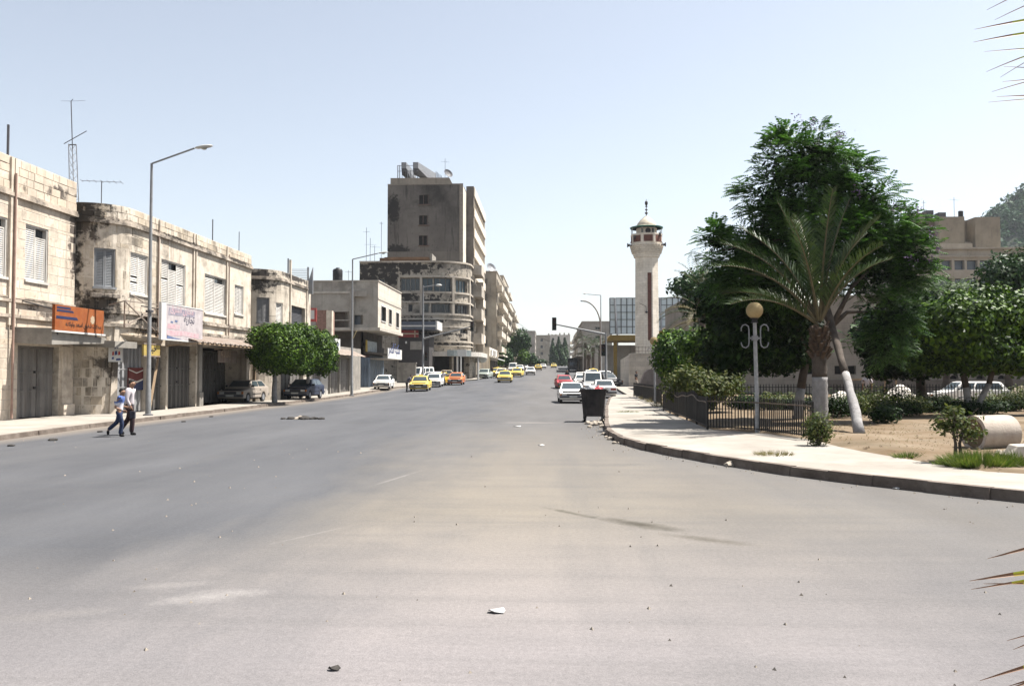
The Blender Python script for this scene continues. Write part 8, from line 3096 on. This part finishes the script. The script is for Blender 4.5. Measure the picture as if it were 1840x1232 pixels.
def person(label, loc, rotz, H, pose, shirt, trousers, shoes, group=None, sleeves='short', hair=True, cat='person', detail=True, extra=None):
    """faces +X in its own frame; pose: joint offsets in units of stature.  Returns the body (continuous mesh) with clothes as children."""
    J = {'hip': (0, 0, .52), 'waist': (0, 0, .60), 'chest': (.01, 0, .72), 'neck': (.01, 0, .83), 'head': (.03, 0, .92)}
    J.update(pose)
    g = lambda k: Vector(J[k]) * H
    c = Chain()
    hip = c.add(g('hip'), (.075 * H, .055 * H))
    wa = c.add(g('waist'), (.066 * H, .048 * H), hip)
    ch = c.add(g('chest'), (.080 * H, .055 * H), wa)
    sh = c.add(g('chest').lerp(g('neck'), .6), (.060 * H, .045 * H), ch)
    nk = c.add(g('neck') + Vector((.004, 0, .012)) * H, .030 * H, sh)
    hd0 = c.add(g('neck').lerp(g('head'), .55) + Vector((.006 * H, 0, 0)), (.046 * H, .050 * H), nk)
    hd = c.add(g('head'), (.060 * H, .064 * H), hd0)
    hd2 = c.add(g('head') + Vector((-.004, 0, .036)) * H, (.048 * H, .052 * H), hd)
    for sd_ in ('l', 'r'):
        sg_n = 1 if sd_ == 'l' else -1
        s0 = c.add(g('chest').lerp(g('neck'), .62) + Vector((0, sg_n * .092 * H, -.006 * H)), .030 * H, sh)
        e0 = c.add(g('elbow_' + sd_), .026 * H, s0)
        w0 = c.add(g('wrist_' + sd_), .018 * H, e0)
        hv_ = (g('wrist_' + sd_) - g('elbow_' + sd_)).normalized()
        pm_ = c.add(g('wrist_' + sd_) + hv_ * .045 * H, (.020 * H, .013 * H), w0)
        if detail:
            sidev = hv_.cross(Vector((0, 1, 0)))
            if sidev.length < .2: sidev = hv_.cross(Vector((1, 0, 0)))
            sidev.normalize()
            curl = hv_.cross(sidev).normalized() * sg_n
            for k, ln in enumerate((.040, .046, .043, .034)):
                b = c.v[pm_] + sidev * (k - 1.5) * .0105 * H + hv_ * .012 * H
                f1_ = c.add(b, .0052 * H, pm_)
                f2_ = c.add(b + hv_ * ln * .5 * H + curl * .006 * H, .0048 * H, f1_)
                c.add(b + hv_ * ln * .9 * H + curl * .020 * H, .0042 * H, f2_)
            th = c.add(c.v[w0] + hv_ * .018 * H - sidev * .022 * H, .006 * H, w0)
            c.add(c.v[w0] + hv_ * .045 * H - sidev * .034 * H + curl * .012 * H, .005 * H, th)
        h0 = c.add(g('hip') + Vector((0, sg_n * .048 * H, -.02 * H)), .050 * H, hip)
        k0 = c.add(g('knee_' + sd_), .033 * H, h0)
        cf = c.add(g('knee_' + sd_).lerp(g('ankle_' + sd_), .35), .031 * H, k0)
        a0 = c.add(g('ankle_' + sd_), .020 * H, cf)
        c.add(g('ankle_' + sd_).lerp(g('toe_' + sd_), .8), .014 * H, a0)
    b = skin_mesh('person', c.v, c.e, c.r, SKIN, None, 0, 2 if detail else 1)
    b.location = loc
    b.rotation_euler = (0, 0, rotz)
    tag(b, label, cat, group)
    # clothes
    s = Chain()
    lo = s.add(g('hip') - Vector((0, 0, .025 * H)), (.094 * H, .070 * H))
    w_ = s.add(g('waist'), (.085 * H, .062 * H), lo)
    c_ = s.add(g('chest'), (.098 * H, .072 * H), w_)
    u_ = s.add(g('chest').lerp(g('neck'), .66), (.086 * H, .064 * H), c_)
    s.add(g('neck') + Vector((.003, 0, .012)) * H, .046 * H, u_)
    for sd_ in ('l', 'r'):
        sg_n = 1 if sd_ == 'l' else -1
        s0 = s.add(g('chest').lerp(g('neck'), .60) + Vector((0, sg_n * .098 * H, 0)), .056 * H, u_)
        el = g('elbow_' + sd_)
        if sleeves == 'short':
            s.add(s.v[s0].lerp(el, .85), .047 * H, s0)
        else:
            e_ = s.add(el, .036 * H, s0)
            s.add(el.lerp(g('wrist_' + sd_), .9), .027 * H, e_)
    skin_mesh('shirt', s.v, s.e, s.r, shirt, b, 0, 2 if detail else 1)
    q = Chain()
    h_ = q.add(g('hip') + Vector((0, 0, .035 * H)), (.086 * H, .064 * H))
    h2 = q.add(g('hip') - Vector((0, 0, .01 * H)), (.086 * H, .066 * H), h_)
    for sd_ in ('l', 'r'):
        sg_n = 1 if sd_ == 'l' else -1
        a = q.add(g('hip') + Vector((0, sg_n * .050 * H, -.045 * H)), .062 * H, h2)
        k0 = q.add(g('knee_' + sd_), .046 * H, a)
        q.add(g('knee_' + sd_).lerp(g('ankle_' + sd_), 1.02), .042 * H, k0)
    skin_mesh('trousers', q.v, q.e, q.r, trousers, b, 0, 2 if detail else 1)
    for sd_ in ('l', 'r'):
        f = Chain()
        an, to = g('ankle_' + sd_), g('toe_' + sd_)
        bk = an + (an - to).normalized() * .025 * H
        bk.z = min(bk.z, an.z - .006 * H)
        k0 = f.add(bk - Vector((0, 0, .004 * H)), .034 * H)
        k1 = f.add(an.lerp(to, .45) - Vector((0, 0, .002 * H)), .033 * H, k0)
        f.add(to + (to - an).normalized() * .012 * H, .026 * H, k1)
        skin_mesh('shoe', f.v, f.e, f.r, shoes, b, 0, 1)
    hc = g('head')
    if hair:
        bm = bmesh.new()
        bmesh.ops.create_uvsphere(bm, u_segments=16, v_segments=10, radius=.062 * H)
        for v in list(bm.verts):
            if v.co.z < -.020 * H or (v.co.x > .012 * H and v.co.z < .026 * H):
                v.co *= .6
        for v in bm.verts: v.co = Vector((v.co.x * 1.02 - .008 * H, v.co.y * .92, v.co.z * .95 + .020 * H)) + hc
        me = bpy.data.meshes.new('hair'); bm.to_mesh(me); bm.free()
        me.materials.append(HAIR)
        me.polygons.foreach_set('use_smooth', [True] * len(me.polygons))
        o = bpy.data.objects.new('hair', me); COL.objects.link(o); o.parent = b
    if detail:
        for sgn in (-1, 1):
            m = MB(); m.ball((hc.x + .050 * H, hc.y + sgn * .019 * H, hc.z + .004 * H), .006 * H, 8, 6); m.build('eye', HAIR, b, world=False)
            m = MB(); m.ball((hc.x - .002 * H, hc.y + sgn * .052 * H, hc.z - .004 * H), .013 * H, 8, 6); m.build('ear', SKIN, b, world=False, smooth='all')
        m = MB(); m.add([(hc.x + .048 * H, -.007 * H + hc.y, hc.z - .012 * H), (hc.x + .048 * H, .007 * H + hc.y, hc.z - .012 * H), (hc.x + .064 * H, hc.y, hc.z - .014 * H), (hc.x + .050 * H, hc.y, hc.z + .012 * H)], [(0, 1, 2), (0, 2, 3), (2, 1, 3)]); m.build('nose', SKIN, b, world=False)
        m = MB(); m.box(hc.x + .044 * H, hc.x + .0505 * H, hc.y - .014 * H, hc.y + .014 * H, hc.z - .031 * H, hc.z - .027 * H); m.build('mouth', mat_plain('lip', (.20, .08, .06), .6) if 'lip' not in bpy.data.materials else bpy.data.materials['lip'], b, world=False)
    if extra: extra(b, g, H)
    return b


cloth = lambda n, c, v=.15: mat_plain(n, c, .9, var=v, scale=9)
SH_WHITE, TR_PLUM, SHOE = cloth('white_shirt_cloth', (.62, .56, .58), .08), cloth('plum_trousers', (.055, .03, .035)), cloth('black_shoe', (.015, .014, .014))
SH_BLUE, TR_NAVY = None, cloth('navy_jeans', (.03, .045, .10))
nt = NT('blue_white_shirt')
po = nt.pos(src='obj')
sp_ = nt.n('SeparateXYZ'); nt.link(po, sp_.inputs[0])
f_ = nt.ramp(nt.math('ADD', sp_.outputs[2], nt.ramp(nt.noise(po, 6, 3), 0, 1, -.12, .12)), 1.00, 1.06)
SH_BLUE = nt.done(nt.mix(f_, (.55, .55, .60), (.06, .10, .26)), .9)

# boy, mid stride to the right, weight on the front leg, trailing foot lifted
bp_ = G(214, 784)
POSE_BOY = {'hip': (0, 0, .52), 'waist': (.005, 0, .60), 'chest': (.02, 0, .72), 'neck': (.035, 0, .83), 'head': (.055, .0, .915),
            'elbow_l': (-.03, .135, .62), 'wrist_l': (.10, .12, .60), 'elbow_r': (-.045, -.135, .60), 'wrist_r': (.085, -.10, .545),
            'knee_l': (-.06, .045, .29), 'ankle_l': (-.235, .045, .135), 'toe_l': (-.235, .045, .045), 'knee_r': (.07, -.045, .28), 'ankle_r': (.035, -.045, .045), 'toe_r': (.115, -.05, .016)}


def wristband(b, g, H):
    m = MB(); p = g('wrist_r'); d = (g('wrist_r') - g('elbow_r')).normalized()
    m.tube([p - d * .012 * H, p + d * .012 * H], .022 * H, 10)
    m.build('watch', cloth('watch_pale', (.4, .45, .5)), b, world=False)


person('boy in blue and white shirt and navy jeans striding beside the man', bp_, rad(8), 1.50, POSE_BOY, SH_BLUE, TR_NAVY, SHOE, 'two people walking together', extra=wristband)
mp_ = G(232, 781)
POSE_MAN = {'hip': (0, 0, .52), 'waist': (.0, 0, .60), 'chest': (-.005, 0, .725), 'neck': (.012, 0, .835), 'head': (.04, .0, .918),
            'elbow_l': (-.06, .135, .64), 'wrist_l': (-.03, .13, .50), 'elbow_r': (-.005, -.135, .635), 'wrist_r': (.055, -.10, .505),
            'knee_l': (-.03, .045, .29), 'ankle_l': (-.175, .045, .085), 'toe_l': (-.115, .045, .020), 'knee_r': (.075, -.045, .285), 'ankle_r': (.055, -.045, .042), 'toe_r': (.135, -.05, .016)}


def belt_(b, g, H):
    m = MB(); p = g('hip') + Vector((0, 0, .022 * H)); m.lathe([(.070 * H, -.010 * H), (.072 * H, .010 * H)], p, 18)
    m.v = [(v[0] * 1.0, (v[1] - p.y) * 1.22 + p.y, v[2]) for v in m.v]
    m.build('belt', SHOE, b, world=False)


man = person('man in a white long sleeved shirt and plum trousers walking beside the boy', mp_, rad(6), 1.76, POSE_MAN, SH_WHITE, TR_PLUM, SHOE, 'two people walking together', sleeves='long', extra=belt_)
bag = Vector(mp_) + Matrix.Rotation(rad(6), 3, 'Z') @ (Vector((.075, -.10, .395)) * 1.76)
t = thing('carrier_bag', 'small dark patterned bag held low by the man in the white shirt', 'bag', bag)
m = MB(); m.box(-.05, .12, -.04, .04, -.17, .06); m.build('bag_body', cloth('bag_dark', (.06, .06, .08), .5), t, world=False, bevel=.02)
m = MB(); m.tube([(-.02, 0, .06), (-.01, 0, .15), (.05, 0, .16), (.08, 0, .06)], .007, 6); m.build('handle', SHOE, t, world=False)

STAND = {'hip': (0, 0, .52), 'waist': (0, 0, .60), 'chest': (.0, 0, .725), 'neck': (.01, 0, .835), 'head': (.025, .0, .918),
         'elbow_l': (-.02, .135, .64), 'wrist_l': (.02, .13, .51), 'elbow_r': (-.02, -.135, .64), 'wrist_r': (.02, -.13, .51),
         'knee_l': (.02, .045, .285), 'ankle_l': (-.0, .045, .045), 'toe_l': (.075, .05, .016), 'knee_r': (.01, -.045, .285), 'ankle_r': (-.01, -.045, .045), 'toe_r': (.065, -.05, .016)}
LEAN = dict(STAND, chest=(.10, 0, .70), waist=(.03, 0, .60), neck=(.19, 0, .80), head=(.25, 0, .87), elbow_r=(.16, -.13, .60), wrist_r=(.28, -.11, .60), elbow_l=(.15, .13, .60), wrist_l=(.25, .10, .58))
WALK = dict(STAND, knee_l=(.07, .045, .29), ankle_l=(.09, .045, .05), toe_l=(.165, .05, .02), knee_r=(-.02, -.045, .285), ankle_r=(-.14, -.045, .08), toe_r=(-.08, -.05, .022), elbow_l=(-.07, .135, .645), wrist_l=(-.03, .13, .52), elbow_r=(.04, -.135, .645), wrist_r=(.12, -.12, .55))
GREYSH, BLKC = cloth('grey_shirt_cloth', (.13, .13, .16)), cloth('black_cloth', (.02, .02, .025))
y = 78.6
person('man in a grey shirt and black trousers leaning to the window of the front taxi', (Xp(731, y), y, zg(-14, y)), rad(20), 1.74, LEAN, GREYSH, BLKC, SHOE, detail=False)
y = 95
person('man in a white shirt and dark trousers standing by the deep yellow taxi', (Xp(797, y), y, zg(-12, y)), rad(-70), 1.74, STAND, SH_WHITE, BLKC, SHOE, detail=False)
y = 104
person('person in black walking in the street behind the red car', (Xp(1019, y), y, zg(2, y)), rad(-95), 1.72, WALK, BLKC, BLKC, SHOE, detail=False)
y = 78
person('person in a dark shirt and pale trousers walking by the pinkish wall', (Xp(1143, y), y, .42), rad(-30), 1.74, WALK, BLKC, cloth('pale_trousers', (.5, .42, .34)), SHOE, detail=False)
y = 47
person('man in a white shirt seen from behind beyond the park fence', (Xp(1558, y), y, .22), rad(80), 1.74, STAND, SH_WHITE, BLKC, SHOE, detail=False)
y = 130
person('tiny person in dark clothes by the far left parked cars', (Xp(884, y), y, zg(-10, y)), rad(-60), 1.72, WALK, BLKC, BLKC, SHOE, detail=False)
